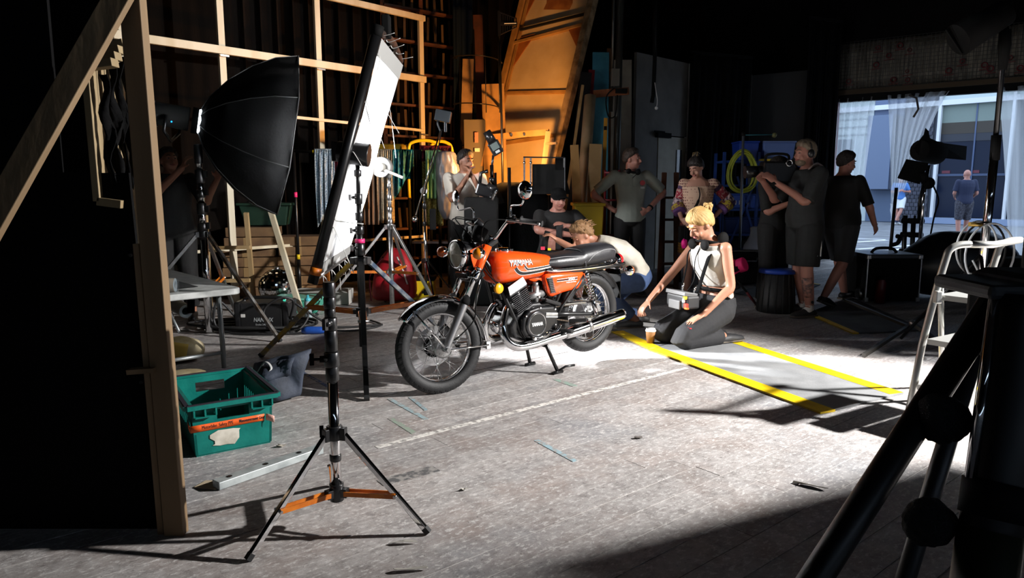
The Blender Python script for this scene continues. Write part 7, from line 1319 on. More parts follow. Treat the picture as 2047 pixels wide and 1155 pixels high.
# ------------------------------------------------------------------ people: one continuous remeshed body each, clothes and hair as parts; they face local -Y
def skinmat(n, c): return mat(n, c, 0.5, 0, bump=.05, bs=120)
SK = skinmat('fair_skin', (.46, .24, .17)); SK2 = skinmat('tanned_skin', (.38, .175, .108)); SK3 = skinmat('pink_skin', (.40, .18, .135))
def cloth(n, c, c2=None, ns=6): return mat('cloth_'+n, c, .85, 0, c2, ns, bump=.25, bs=30)
def remesh(o, vox, sm=3):
    d = o.modifiers.new('skin', 'REMESH'); d.mode = 'VOXEL'; d.voxel_size = vox; d.use_smooth_shade = True
    if sm:
        d = o.modifiers.new('soft', 'SMOOTH'); d.factor = .5; d.iterations = sm
    return o
def ering(c, r, f, a, b, n=18): return [c+r*(a*math.cos(2*PI*i/n))+f*(b*math.sin(2*PI*i/n)) for i in range(n)]
def limb(mb, pts, rad, n=12):
    p = spline(pts, 4); k = len(p); m = len(rad)-1; rs = []
    for i in range(k):
        t = i/(k-1)*m; j = min(int(t), m-1); rs.append(rad[j]+(rad[j+1]-rad[j])*(t-j))
    mb.tube(p, rs, n); mb.ball(p[0], rs[0], 10, 8); mb.ball(p[-1], rs[-1], 10, 8)
def hand(mb, w, d, pn, ts, curl=.35, k=1.0):
    d = V(d).normalized(); pn = V(pn); pn = (pn-d*pn.dot(d)).normalized(); ts = V(ts); ts = (ts-d*ts.dot(d)-pn*ts.dot(pn)).normalized()
    rings = [ering(w+d*(s*k), ts, pn, a*k, b*k, 12) for s, a, b in ((-.01, .024, .019), (.02, .032, .016), (.06, .041, .015), (.09, .040, .012), (.098, .034, .009))]
    mb.loft(rings, True)
    for i, L in enumerate((.070, .079, .073, .057)):
        c = w+d*.088*k+ts*((.031-.0208*i)*k); dv = (d+ts*(.10-.07*i)).normalized(); pts = [c-d*.02*k, c]
        for s in (.45, .32, .25):
            a = curl*(1.0 if s < .45 else .8); dv = (dv*math.cos(a)+pn*math.sin(a)).normalized(); pts.append(pts[-1]+dv*L*s*k)
        mb.tube(pts, [.0095*k, .0096*k, .0088*k, .0080*k, .0066*k], 8); mb.ball(pts[-1], .0068*k, 8, 6)
    c = w+d*.022*k+ts*.026*k; dv = (d*.62+ts*.70+pn*.3).normalized(); p1 = c+dv*.042*k; dv2 = (dv+d*.5+pn*curl*.6).normalized()
    mb.tube([c-dv*.015*k, c, p1, p1+dv2*.030*k], [.013*k, .0125*k, .0108*k, .0082*k], 8); mb.ball(p1+dv2*.03*k, .0084*k, 8, 6)
TOR = [(-.115, .085, .075), (-.07, .150, .108), (-.01, .168, .118), (.07, .152, .108), (.16, .138, .098), (.26, .152, .108), (.36, .168, .118), (.44, .172, .108), (.495, .145, .085), (.53, .085, .066), (.56, .058, .058)]
def torso(mb, S, infl, lo=-9, hi=9, fat=1.0, w=1.0, belly=0.0):
    pel, ch, nk = S['pel'], S['chest'], S['neck']; path = spline([pel+(pel-ch).normalized()*.12, pel, (pel*.5+ch*.5)+S.get('bend', V((0, 0, 0))), ch, nk, nk+(nk-ch).normalized()*.05], 8); seg = [0]
    for a, b in zip(path, path[1:]): seg.append(seg[-1]+(b-a).length)
    s0 = seg[8]; s1 = seg[32]
    rings = []
    for h, a, b in TOR:
        if h < lo or h > hi: continue
        t = s0+(h/.53)*(s1-s0); i = max(0, min(len(path)-2, next((j for j in range(len(seg)-1) if seg[j+1] >= t), len(seg)-2)))
        q = (t-seg[i])/max(1e-6, seg[i+1]-seg[i]); c = path[i]+(path[i+1]-path[i])*q; up = (path[min(i+2, len(path)-1)]-path[max(i-1, 0)]).normalized()
        k = min(1, max(0, (h+.05)/.45)); r = (S['pr']*(1-k)+S['sr']*k).normalized(); r = (r-up*r.dot(up)).normalized(); f = up.cross(r); f = f if f.dot(S['face']) > 0 else -f
        bl = belly*max(0, 1-abs(h-.10)/.16)
        rings.append(ering(c+f*bl*.5, r, f, (a*fat+infl)*w, b*fat+infl+bl*.5))
    mb.loft(rings, True)
ARM = [.053, .050, .042, .043, .036, .0275]; LEG = [.092, .083, .068, .058, .060, .052, .037]
def sub(pts, t0, t1, n=5):
    p = spline(pts, 8); L = len(p)-1; return [p[round((t0+(t1-t0)*i/n)*L)] for i in range(n+1)]
def radat(prof, t): x = t*(len(prof)-1); j = min(int(x), len(prof)-2); return prof[j]+(prof[j+1]-prof[j])*(x-j)
def person(label, loc, rz, S, skin, top=None, legs=None, shoes=None, socks=None, hair=None, fat=1.0, vox=.009, size=1.0, female=False, group=None):
    t = thing('person', label, 'person', loc, rz, group); t.scale = (size,)*3
    for k in ('pel', 'chest', 'neck', 'head'): S[k] = V(S[k])
    S.setdefault('sr', V((1, 0, 0))); S.setdefault('pr', V((1, 0, 0))); S.setdefault('face', V((0, -1, 0))); S['sr'] = V(S['sr']).normalized(); S['pr'] = V(S['pr']).normalized(); S['face'] = V(S['face'])
    belly = S.get('belly', 0)
    mb = MB(); torso(mb, S, 0, fat=fat, belly=belly)
    hc = S['head']-(S['head']-S['neck']).normalized()*.014; hf = V(S.get('hf', (0, -1, 0))).normalized(); hu = V(S.get('hu', (0, 0, 1))); hu = (hu-hf*hu.dot(hf)).normalized(); hr = hf.cross(hu)
    H = lambda a, b, c: hc+hr*a+hf*b+hu*c
    HM = M4(((hr.x, hf.x, hu.x), (hr.y, hf.y, hu.y), (hr.z, hf.z, hu.z))).to_4x4()
    mb.ball(H(0, -.008, .022), (.074, .093, .092), 20, 14, HM); mb.ball(H(0, .022, -.03), (.062, .066, .082), 18, 12, HM); mb.ball(H(0, .055, -.085), (.030, .026, .022), 12, 8, HM)
    mb.tube([H(0, .078, .022), H(0, .098, -.005), H(0, .108, -.026), H(0, .088, -.036)], [.008, .011, .015, .012], 8)
    mb.ball(H(0, .078, .034), (.046, .014, .012), 12, 8, HM)
    for s in (1, -1): mb.ball(H(s*.077, -.008, -.004), (.011, .020, .032), 10, 8, HM); mb.ball(H(s*.036, .060, -.035), (.026, .022, .026), 10, 8, HM)
    limb(mb, [S['neck']-(S['neck']-S['chest']).normalized()*.04, S['neck']*.5+hc*.5-hf*.015, H(0, -.018, -.03)], [.062, .054, .055])
    arms = {}
    for s, k in ((1, 'L'), (-1, 'R')):
        a = S['arm'+k]; sh = V(a[0]); el = V(a[1]); wr = V(a[2]); arms[k] = (sh, el, wr)
        pts = [sh, (sh+el)/2, el, el+(wr-el)*.3, wr]; kk = (.86 if female else 1.0)*(.5+.5*fat)
        limb(mb, pts, [r*kk for r in ARM]); limb(mb, [sh, sh*.55+S['neck']*.45-V((0, 0, .035)), S['neck']+(S['neck']-S['chest']).normalized()*.02], [.055*kk, .052, .046])
        if len(a) > 3: hand(mb, wr, a[3], a[4], a[5], a[6] if len(a) > 6 else .35, .92 if female else 1.0)
        else: d = (wr-el).normalized(); hand(mb, wr, d, (-s, 0, 0), (0, -1, 0), .3, .92 if female else 1.0)
    lg = {}
    for s, k in ((1, 'L'), (-1, 'R')):
        a = S['leg'+k]; hp, kn, an = V(a[0]), V(a[1]), V(a[2]); toe = V(a[3]).normalized(); lg[k] = (hp, kn, an, toe)
        pts = [hp, (hp+kn)/2, kn, kn+(an-kn)*.3, an]; limb(mb, pts, [r*(.6+.4*fat) for r in LEG])
        dn = V(a[4]) if len(a) > 4 else V((0, 0, -1)); heel = an-toe*.04+dn*.035
        mb.tube([heel-toe*.02, heel+toe*.02, an+toe*.07+dn*.035, an+toe*.14+dn*.05, an+toe*.185+dn*.055], [.026, .036, .040, .034, .018], 12, flat=.8); mb.ball(an, .04, 10, 8)
        lg[k] += (dn,)
    remesh(obj('body', mb, skin, t), vox)
    # face
    EYE = mat('eye_white', (.28, .25, .23), .35); IR = mat('dark_iris', (.02, .015, .012), .2); LIP = mat('lip', (.34, .10, .09), .45)
    for s in (1, -1):
        if S.get('down'):
            e = obj('eyelid', MB().ball(H(s*.031, .0765, .010), (.0135, .0105, .0085), 10, 8, HM), skin, t); obj('lashes', MB().tube([H(s*.019, .085, .005), H(s*.031, .0885, .0035), H(s*.043, .081, .005)], [.0015, .0024, .0015], 6), IR, e)
        else: e = obj('eye', MB().ball(H(s*.031, .0765, .010), (.0115, .0085, .0062), 10, 8, HM), EYE, t)
        if not S.get('down'): obj('iris', MB().ball(H(s*.031, .0835, .009), (.0062, .004, .0060), 8, 6, HM), IR, e)
        obj('eyebrow', MB().tube([H(s*.012, .091, .034), H(s*.032, .090, .040), H(s*.052, .074, .034)], [.004, .005, .003], 6), mat('hair_'+(hair[1] if hair else 'brown'), hair[2] if hair else (.05, .03, .02), .7), t)
    obj('lips', MB().tube([H(-.027, .076, -.051), H(-.012, .089, -.0565), H(.012, .089, -.0565), H(.027, .076, -.051)], [.004, .0075, .0075, .004], 8), LIP, t)
    # hair
    if hair and hair[0] != 'bald':
        hm = mat('hair_'+hair[1], hair[2], .55, 0, tuple(min(1, x*2.2+.01) for x in hair[2]), 30, .6, 60, (1, 1, .3)); st = hair[0]
        mb = MB(); vs = []; fs = []; n, m = 120, 34; kf, hc_ = {'bun': (.80, .42), 'short': (.95, .24), 'messy': (.95, .24)}.get(st, (.987, .14))
        for i in range(m+1):
            th = PI*(i+.02)/(m+.04)
            for j in range(n):
                ph = 2*PI*j/n; d = V((math.sin(th)*math.cos(ph), math.sin(th)*math.sin(ph), math.cos(th)))
                mk = d.z-d.y*kf+hc_+.10*noise.noise(V((d.x*7, d.y*7, 3.1))); mk = min(1, max(0, mk/.42)); mk = mk*mk*(3-2*mk)
                nz_ = noise.noise(V((d.x*5, d.y*2.5, d.z*5))*1.6)
                th_ = {'short': .018, 'messy': .022, 'bun': .017, 'crop': .007}.get(st, .014)*(1+.8*max(0, d.z))
                jg = {'short': .007, 'messy': .016, 'bun': .005, 'crop': .002}.get(st, .006)
                q = -.007+(th_+.007+jg*nz_+.0018*math.sin(ph*31+d.z*9+4*nz_)*(1 if st != 'crop' else 0))*mk; vs.append(H(d.x*(.075+q), -.008+d.y*(.094+q), .022+d.z*(.093+q)))
        for i in range(m):
            for j in range(n): fs.append((i*n+j, (i+1)*n+j, (i+1)*n+(j+1) % n, i*n+(j+1) % n))
        mb.add(vs, fs, True); ho = obj('hair', mb, hm, t)
        if st == 'bun':
            b = H(.0, -.085, .085) if len(hair) < 4 else H(*hair[3]); k2 = random.Random(4)
            for q in range(15):
                d = V((k2.uniform(-1, 1), k2.uniform(-1, 1), k2.uniform(-1, 1))).normalized()*.020; obj('hair_strand', MB().tube(spline([b+d, b+d*1.9+V((0, 0, .015)), b-d*.4+V((.01, 0, .03)), b-d*1.5], 5), [.011]*15+[.003], 7), hm, ho)
            for q in range(5):
                a = H(k2.choice((-1, 1))*.07, -.03+.04*k2.random(), .03); obj('hair_strand', MB().tube(spline([a, a-hu*.03-hf*.03, a-hu*.06-hf*.015*q], 5), [.006]*10+[.001], 6), hm, ho)
        if st == 'messy':
            k2 = random.Random(9)
            for q in range(34):
                d = V((k2.uniform(-1, 1), k2.uniform(-.9, .6), k2.uniform(.1, 1))).normalized(); a = H(d.x*.085, -.008+d.y*.105, .022+d.z*.108)
                obj('hair_strand', MB().tube([a-hu*.012, a+(HM.to_3x3() @ d)*.02+hu*.008-hf*.015, a+(HM.to_3x3() @ d)*.03-hf*.045-hu*.012], [.007, .006, .001], 5), hm, ho)
        if st == 'beard' or S.get('beard'):
            obj('beard', MB().ball(H(0, .040, -.075), (.054, .052, .045), 16, 10, HM), mat('beard_'+hair[1], hair[2], .8, bump=.5, bs=80), t)
    # clothes
    if top:
        m, sl, lo = top['mat'], top.get('sleeve', .45), top.get('lo', -.07); mb = MB(); torso(mb, S, top.get('infl', .014), lo=lo, hi=top.get('hi', .53), fat=fat, belly=belly)
        if sl:
            for k in 'LR':
                sh, el, wr = arms[k]; pts = [sh, (sh+el)/2, el, el+(wr-el)*.3, wr]; pp = sub(pts, 0, sl, 6); r0 = top.get('sr', .016); kk = .86 if female else 1
                mb.tube(pp, [radat(ARM, sl*i/6)*kk+r0+.006*i/6 for i in range(7)], 14); mb.ball(sh, ARM[0]*kk+r0*.9, 12, 8); limb(mb, [sh, sh*.55+S['neck']*.45-V((0, 0, .035)), S['neck']-(S['neck']-S['chest']).normalized()*.005], [(.053*kk+r0), .052+r0*.5, .048+r0*.4])
        remesh(obj(top.get('name', 'shirt'), mb, m, t), vox*1.1, 4)
    if legs:
        m, ln = legs['mat'], legs.get('len', .95); mb = MB(); torso(mb, S, legs.get('infl', .018), lo=-.12, hi=legs.get('hi', .10), fat=fat, belly=belly*.6)
        for k in 'LR':
            hp, kn, an, toe, dn = lg[k]; pts = [hp, (hp+kn)/2, kn, kn+(an-kn)*.3, an]; pp = sub(pts, 0, ln, 9); r0 = legs.get('r', .016)
            mb.tube(pp, [radat(LEG, ln*i/9)*(.6+.4*fat)+r0+legs.get('flare', .0)*i/9 for i in range(10)], 16); mb.ball(hp, LEG[0]+r0, 12, 8)
        remesh(obj(legs.get('name', 'trousers'), mb, m, t), vox*1.1, 3)
    for k in 'LR':
        hp, kn, an, toe, dn = lg[k]
        if socks: obj('sock', MB().tube([kn+(an-kn)*socks[1], kn+(an-kn)*.9, an, an+toe*.05+dn*.03], [.046, .042, .044, .045], 14), socks[0], t)
        if shoes:
            heel = an-toe*.045+dn*.040; mb = MB()
            mb.tube([heel-toe*.028, heel+toe*.0, an+toe*.06+dn*.034, an+toe*.14+dn*.05, an+toe*.20+dn*.056, an+toe*.215+dn*.058], [.028, .044, .048, .043, .030, .012], 14, flat=.85); mb.tube([an-toe*.012+dn*.005, an-toe*.012+dn*.04], [.043, .05], 12)
            sh_ = remesh(obj('shoe', mb, shoes, t), .009, 2)
            side = toe.cross(dn).normalized(); pr = [(-.075, .036), (-.03, .044), (.05, .040), (.13, .048), (.20, .036), (.222, .012)]
            bs = an+dn*.077; ol = [bs+toe*x+side*y for x, y in pr]+[bs+toe*x-side*y for x, y in pr[::-1]]; q = len(ol)
            obj('sole', MB().add([p for p in ol]+[p-dn*.018 for p in ol], [tuple(range(q)), tuple(range(q, 2*q))[::-1]]+[(i, (i+1) % q, q+(i+1) % q, q+i) for i in range(q)]), mat('shoe_sole', '#6b6258', .8), sh_)
    t['_H'] = 1
    return t, H, arms, lg
def stand(**kw):
    S = dict(pel=(0, 0, .95), chest=(0, .01, 1.30), neck=(0, .015, 1.47), head=(0, -.01, 1.625), legL=((.09, 0, .91), (.11, -.02, .49), (.12, .02, .085), (.15, -1, 0)), legR=((-.09, 0, .91), (-.11, -.02, .49), (-.12, .02, .085), (-.15, -1, 0)),
        armL=((.185, .01, 1.42), (.24, .03, 1.13), (.22, -.05, .88)), armR=((-.185, .01, 1.42), (-.24, .03, 1.13), (-.22, -.05, .88)))
    S.update(kw); return S
def at(px, Y): return (( px-1023.5)/FPX*(Y*math.cos(PITCH)+.1), Y, 0)
BLKT = cloth('black', (.0025, .0025, .0028)); DKG = cloth('charcoal', (.012, .0125, .013)); NAVY = cloth('navy', (.012, .018, .05)); BLKSHOE = mat('black_shoe', (.012, .012, .013), .5)
def headphones(t, H, on_neck=False, name='headphones', lab=None):
    c = mat('headphone_black', (.012, .012, .013), .4)
    if on_neck: pts = None
    mb = MB().tube([H(.092*math.cos(a), -.01, .035+.098*math.sin(a)) for a in [PI*i/16 for i in range(17)]], .009, 8); o = obj('headphones', mb, c, t)
    for s in (1, -1): obj('ear_cup', MB().ball(H(s*.092, -.008, 0), (.026, .035, .042), 12, 10), c, o)
    return o
# 1 grey polo shirt, hands on hips
S = stand(head=(.015, -.0, 1.63), hf=(.80, -.60, .02), armR=((-.195, .01, 1.43), (-.425, .10, 1.21), (-.20, -.02, 1.02), (.9, .35, -.2), (.3, .9, 0), (0, -.5, .8), .5),
    armL=((.195, .01, 1.43), (.43, .06, 1.23), (.185, -.10, 1.03), (-.75, -.15, -.45), (-.2, .9, .2), (.0, -.2, 1), .45), belly=.02)
POLO = cloth('grey_polo', '#8d938a', '#828880', 5)
t, H, A, L = person('standing person in grey polo shirt with hands on hips looking right', at(1258, 8.7), R(8), S, SK3, dict(mat=POLO, sleeve=.42, infl=.022, lo=-.09), dict(mat=BLKT, len=.97), BLKSHOE, None, ('short', 'dark_brown', (.022, .012, .007)), size=1.035)
mb = MB(); mb.tube(spline([(-.075, -.04, 1.49), (-.06, -.085, 1.475), (0, -.11, 1.44), (.06, -.085, 1.475), (.075, -.04, 1.49), (.05, .05, 1.50), (-.05, .05, 1.50), (-.075, -.04, 1.49)], 4), .014, 8, flat=.6); obj('collar', mb, POLO, t)
obj('placket', MB().beam((0, -.122, 1.42), (0, -.15, 1.30), .03, .006, (0, 1, 0)), POLO, t)
mb = MB(); mb.tube(spline([(-.085, -.02, 1.50), (-.05, -.105, 1.475), (.03, -.12, 1.465), (.09, -.03, 1.50)], 5), .011, 8); mb.ball((.045, -.12, 1.47), .035); mb.ball((-.06, -.10, 1.48), .032); mb.tube([(.04, -.13, 1.46), (-.03, -.16, 1.40)], .004, 6); obj('neck_headset', mb, MATS['matte_black'], t)
bd = obj('chest_badge', MB().cyl((.10, -.128, 1.345), (.10, -.142, 1.345), .030, n=18), mat('badge_red', '#8a2a2e', .6), t); obj('badge_text', MB().box((.10, -.137, 1.29), (.05, .008, .022)), mat('badge_grey', '#9a9c98', .6), t)
w_ = A['L'][2]; obj('wrist_watch', MB().cyl(w_+V((.03, .02, .02)), w_+V((.045, .03, .035)), .036, n=14), BLKMAT, t)
# 2 patterned tunic, looking down to the left
S = stand(down=1, head=(-.045, -.055, 1.60), hf=(-.52, -.72, -.42), hu=(-.1, 0, 1), chest=(-.01, .0, 1.30), neck=(-.015, .0, 1.46), armL=((.175, .01, 1.41), (.385, .10, 1.19), (.20, .03, 1.0), (-.8, -.1, .0), (0, -.9, 0), (0, 0, 1), .3),
    armR=((-.175, .01, 1.41), (-.24, .0, 1.14), (-.20, -.14, .98), (.5, -.6, -.5), (.6, .5, 0), (0, -.4, .8), .4), legL=((.085, 0, .9), (.09, -.02, .48), (.09, .02, .085), (.2, -1, 0)), legR=((-.085, 0, .9), (-.09, -.02, .48), (-.09, .02, .085), (-.2, -1, 0)))
def tunic():
    m = bpy.data.materials.new('block_print_cotton'); m.use_nodes = True; nt = m.node_tree; N, L = nt.nodes, nt.links; b = N['Principled BSDF']; b.inputs['Roughness'].default_value = .85
    tc = N.new('ShaderNodeTexCoord'); mp = N.new('ShaderNodeMapping'); mp.inputs['Scale'].default_value = (50, 2, 30); L.new(tc.outputs['Object'], mp.inputs[0])
    v = N.new('ShaderNodeTexVoronoi'); v.inputs['Randomness'].default_value = .15; L.new(mp.outputs[0], v.inputs['Vector']); v.inputs['Scale'].default_value = 1
    r = N.new('ShaderNodeValToRGB'); r.color_ramp.interpolation = 'CONSTANT'; e = r.color_ramp.elements; e[0].color = (*lin('#6a3a3e'), 1); e[1].position = .34; e[1].color = (*lin('#c9a890'), 1); L.new(v.outputs['Distance'], r.inputs[0])
    sp = N.new('ShaderNodeSeparateXYZ'); L.new(tc.outputs['Object'], sp.inputs[0]); mr = N.new('ShaderNodeMapRange'); mr.inputs[1].default_value = .45; mr.inputs[2].default_value = 1.45; L.new(sp.outputs[2], mr.inputs[0])
    z = N.new('ShaderNodeValToRGB'); z.color_ramp.interpolation = 'CONSTANT'; el = z.color_ramp.elements; el[0].position = 0; el[0].color = (*lin('#8a5a6a'), 1); el[1].position = .05; el[1].color = (*lin('#4a3468'), 1)
    for p, c in ((.11, '#a8902c'), (.27, '#5a3038'), (.46, '#8a4a52'), (.58, '#ffffff')): q = el.new(p); q.color = (*lin(c), 1)
    L.new(mr.outputs[0], z.inputs[0]); mx = N.new('ShaderNodeMix'); mx.data_type = 'RGBA'; mx.blend_type = 'MULTIPLY'; mx.inputs[0].default_value = 1; L.new(r.outputs[0], mx.inputs[6]); L.new(z.outputs[0], mx.inputs[7]); L.new(mx.outputs[2], b.inputs['Base Color'])
    return m
TUN = tunic()
t, H, A, L = person('standing person in patterned tunic with dark hair in a bun, looking down', at(1392, 8.45), R(-8), S, SK, dict(mat=TUN, sleeve=.10, infl=.03, lo=-.12, hi=.47, name='tunic'), None, BLKSHOE, None, ('bun', 'near_black', (.012, .008, .007), (0, -.06, .12)), size=.985, female=True)
sk = MB(); sk.loft([ering(V((0, 0, z)), V((1, 0, 0)), V((0, 1, 0)), a, b, 28) for z, a, b in ((1.08, .165, .13), (.95, .20, .155), (.75, .215, .165), (.52, .225, .17))], True, False); obj('tunic_skirt', sk, TUN, t, solid=.006)
for k in 'LR':
    sh, el, wr = A[k]; pts = [sh, (sh+el)/2, el, el+(wr-el)*.3, wr]; segs = [(.0, .16, '#4a3450', .014), (.16, .34, '#8a2436', .020), (.34, .50, '#b9a2a4', .030), (.50, .58, '#4a3468', .040), (.58, .78, '#a8962c', .048), (.78, .84, '#5a3a70', .046)]
    so = None
    for a, b, c, r in segs:
        pp = sub(pts, a, b, 3); m_ = mat('sleeve_'+c[1:], c, .85, 0, {'#8a2436': '#b89a90', '#b9a2a4': '#3a2440', '#a8962c': '#6a3050'}.get(c, c), 38, ramp=(.52, .56))
        o = obj('sleeve' if so is None else 'sleeve_band', MB().tube(pp, [radat(ARM, a+(b-a)*i/3)*.86+r for i in range(4)], 16), m_, so or t); so = so or o
obj('tassel', MB().tube(spline([(-.02, -.155, 1.36), (.0, -.165, 1.28), (-.015, -.165, 1.20), (-.05, -.17, 1.12)], 4), [.008]*8+[.016]*5, 6), BLKMAT, t)
obj('waist_pouch', MB().box((-.17, -.16, .80), (.13, .06, .20), M4.Rotation(.3, 3, 'Z')), BLKMAT, t, bevel=.012); obj('radio_strap', MB().tube([(-.13, -.18, .9), (-.14, -.20, .55)], .006, 6), BLKMAT, t)
mb = MB()
for q in range(5): mb.tube([H(-.03+q*.015, -.035, .135), H(-.03+q*.015, -.075, .175), H(-.03+q*.015, -.115, .13)], .004, 6)
obj('hair_claw', mb, mat('horn_claw', '#8a7450', .4), t)
# 3 kneeling on the mat, sound bag at the waist
S = dict(down=1, pel=(0, .03, .31), chest=(0, -.045, .66), neck=(0, -.07, .82), head=(0, -.155, .945), hf=(-.12, -.80, -.52), hu=(0, -.4, 1), bend=V((0, .045, 0)), face=(0, -1, 0),
    legL=((.095, .0, .27), (.135, -.40, .085), (.10, .02, .065), (.0, 1, .0), (0, .0, -.55)), legR=((-.095, .0, .27), (-.135, -.40, .085), (-.10, .02, .065), (.0, 1, .0), (0, .0, -.55)),
    armL=((.172, -.045, .765), (.215, -.02, .475), (.185, -.235, .275), (-.15, -.85, -.36), (-.1, -.2, -1), (-1, 0, 0), .16), armR=((-.172, -.055, .765), (-.24, -.24, .52), (-.21, -.46, .335), (.1, -.75, -.62), (.1, .3, -1), (1, 0, .1), .45))
TOP = cloth('white_top', '#cfccc4', '#c4c0b8', 12)
t, H, A, L = person('kneeling person in white sleeveless top with blond bun and black trousers', at(1428, 6.0), R(-66), S, SK2, dict(mat=TOP, sleeve=0, infl=.012, lo=.10, hi=.52, name='sleeveless_top'), dict(mat=cloth('black_denim', (.014, .014, .016)), len=.96, r=.024, infl=.016, hi=.14), mat('black_trainer', (.02, .02, .022), .6), None, ('bun', 'blond', (.36, .22, .075), (.0, -.105, .075)), vox=.0075, size=1.10, female=True)
mb = MB(); mb.tube([V((.105*math.cos(a), -.065+.095*math.sin(a), .80-.015*math.sin(a))) for a in [PI*.62+1.6*PI*i/18 for i in range(19)]], .012, 8); hp_ = obj('neck_headphones', mb, MATS['headphone_black'] if 'headphone_black' in MATS else BLKMAT, t)
for p, r in (((.075, -.165, .785), (.045, .022, .042)), ((-.07, -.165, .785), (.045, .022, .042)), ((.11, -.02, .83), (.028, .05, .055))): obj('ear_cup', MB().ball(p, r, 14, 10), BLKMAT, hp_)
ST_ = BLKFAB
obj('bag_strap', MB().tube(spline([(.10, -.02, .80), (.115, -.13, .74), (.10, -.17, .62), (.07, -.20, .46), (.07, -.24, .40)], 5), .019, 6, flat=.2), ST_, t); obj('bag_strap', MB().tube(spline([(-.09, -.06, .80), (-.11, -.165, .72), (-.10, -.19, .6), (-.09, -.25, .40)], 5), .012, 6, flat=.3), ST_, t)
sbg = MB().box((-.01, -.285, .355), (.26, .12, .10)); bg = obj('sound_bag', sbg, mat('bag_nylon', (.014, .014, .015), .6), t, bevel=.015)
obj('recorder', MB().box((-.01, -.30, .415), (.24, .12, .03), M4.Rotation(-.15, 3, 'X')), mat('recorder_grey', (.10, .10, .10), .4), bg, bevel=.004); obj('pocket', MB().box((-.02, -.352, .33), (.14, .02, .07)), mat('pocket_grey', (.12, .12, .12), .7), bg, bevel=.008)
for c, p, d in (('#e0301a', (.115, -.35, .335), (.03, .02, .035)), ('#e8c01a', (.10, -.35, .395), (.025, .02, .022)), ('#dddddd', (.09, -.35, .375), (.02, .02, .03)), ('#f06a1a', (.125, -.352, .318), (.03, .02, .012))): obj('tape_tag', MB().box(p, d), mat('tag_'+c[1:], c, .5), bg)
for s in (1, -1): obj('strap_clip', MB().tube([(s*.075, -.235, .48), (s*.07, -.245, .42)], .008, 6), CHROME, t)
obj('belt', MB().loft([ering(V((0, .012, .415)), V((1, 0, 0)), V((0, 1, -.1)), .158, .118, 24), ering(V((0, .010, .445)), V((1, 0, 0)), V((0, 1, -.1)), .158, .118, 24)], True, False), BLKMAT, t, solid=.006)
obj('cable', MB().tube(spline([(.03, -.17, .77), (.0, -.19, .66), (.01, -.20, .52), (.0, -.25, .43)], 5), .004, 5), BLKMAT, t)
NAIL = mat('red_nail', '#d01a24', .3)
w_ = A['L'][2]; d = V((-.15, -.85, -.36)).normalized()
for i in range(4): p = w_+d*.158*.92+V((-.032+.021*i, .004*abs(i-1.5), -.034-.004*abs(i-1))); obj('fingernail', MB().ball(p, (.006, .010, .005), 8, 6), NAIL, t)
obj('waist_tag', MB().cyl((.18, .02, .40), (.186, .02, .40), .022, n=14), mat('tag_pale', '#b8a898', .6), t)
# 4 crouching behind the motorcycle, arm reaching forward
S = dict(down=1, pel=(0, .06, .50), chest=(.0, -.22, .74), neck=(0, -.36, .82), head=(.02, -.50, .885), hf=(.25, -.85, -.50), hu=(0, -.5, 1), bend=V((0, .03, .07)), face=(0, -.6, -1),
    legL=((.10, .04, .46), (.17, -.33, .40), (.13, .02, .085), (.1, -1, 0)), legR=((-.10, .04, .46), (-.17, -.28, .12), (-.12, .16, .085), (-.1, -1, .0)),
    armL=((.17, -.27, .74), (.10, -.50, .72), (-.02, -.72, .845), (-.05, -.75, .55), (-.3, -.75, -.6), (0, -.3, 1), .7), armR=((-.17, -.27, .72), (-.26, -.34, .48), (-.14, -.52, .36), (.2, -.6, -.7), (.7, 0, -.5), (0, 0, 1), .6))
t, H, A, L = person('crouching person in off-white top and jeans with brown hair behind the bike', at(1262, 6.72), R(-84), S, SK2, dict(mat=cloth('off_white', '#c9c4b8', '#b8b2a4', 6), sleeve=.30, infl=.022, lo=-.06), dict(mat=cloth('blue_jeans', '#41577f', '#33466a', 8), len=.95, r=.02), mat('dark_trainer', (.03, .03, .03), .6), None, ('messy', 'light_brown', (.20, .105, .042)), vox=.0085)
t2 = thing('camera_rig', 'black camera rig with small monitor held behind the seat of the bike', 'camera', (P(1108, 480, 6.7).x, 6.75, 0), world=True)
Fc = lambda x, y, Y=6.7: P(x, y, Y)
obj('monitor_body', MB().hexa([Fc(1110, 500), Fc(1122, 500), Fc(1122, 500, 6.9), Fc(1110, 500, 6.9)], [Fc(1112, 452), Fc(1126, 448), Fc(1126, 448, 6.9), Fc(1112, 452, 6.9)]), BLKENG, t2, bevel=.006); obj('screen_glow', MB().hexa([Fc(1123, 497, 6.72), Fc(1124, 497, 6.72), Fc(1124, 497, 6.88), Fc(1123, 497, 6.88)], [Fc(1126, 452, 6.72), Fc(1127, 452, 6.72), Fc(1127, 452, 6.88), Fc(1126, 452, 6.88)]), mat('plum_screen', '#3a2034', .3), t2)
obj('grip', MB().tube([Fc(1086, 512), Fc(1090, 480), Fc(1095, 462)], [.035, .03, .028], 12), BLKMAT, t2); obj('rig_base', MB().box(Fc(1103, 507), (.22, .16, .06)), BLKMAT, t2, bevel=.01); obj('rig_rod', MB().cyl(Fc(1080, 504), Fc(1130, 500), .010, n=8), STEEL, t2); obj('rig_clip', MB().box(Fc(1085, 496, 6.65), (.04, .04, .03)), mat('rig_pink', '#c0304a', .5), t2); obj('rig_clip', MB().box(Fc(1098, 498, 6.65), (.03, .03, .02)), YELLOW, t2)
obj('rig_leg', MB().cyl((Fc(1103, 507).x, 6.75, .01), Fc(1103, 507, 6.75), .02), BLKMAT, t2)
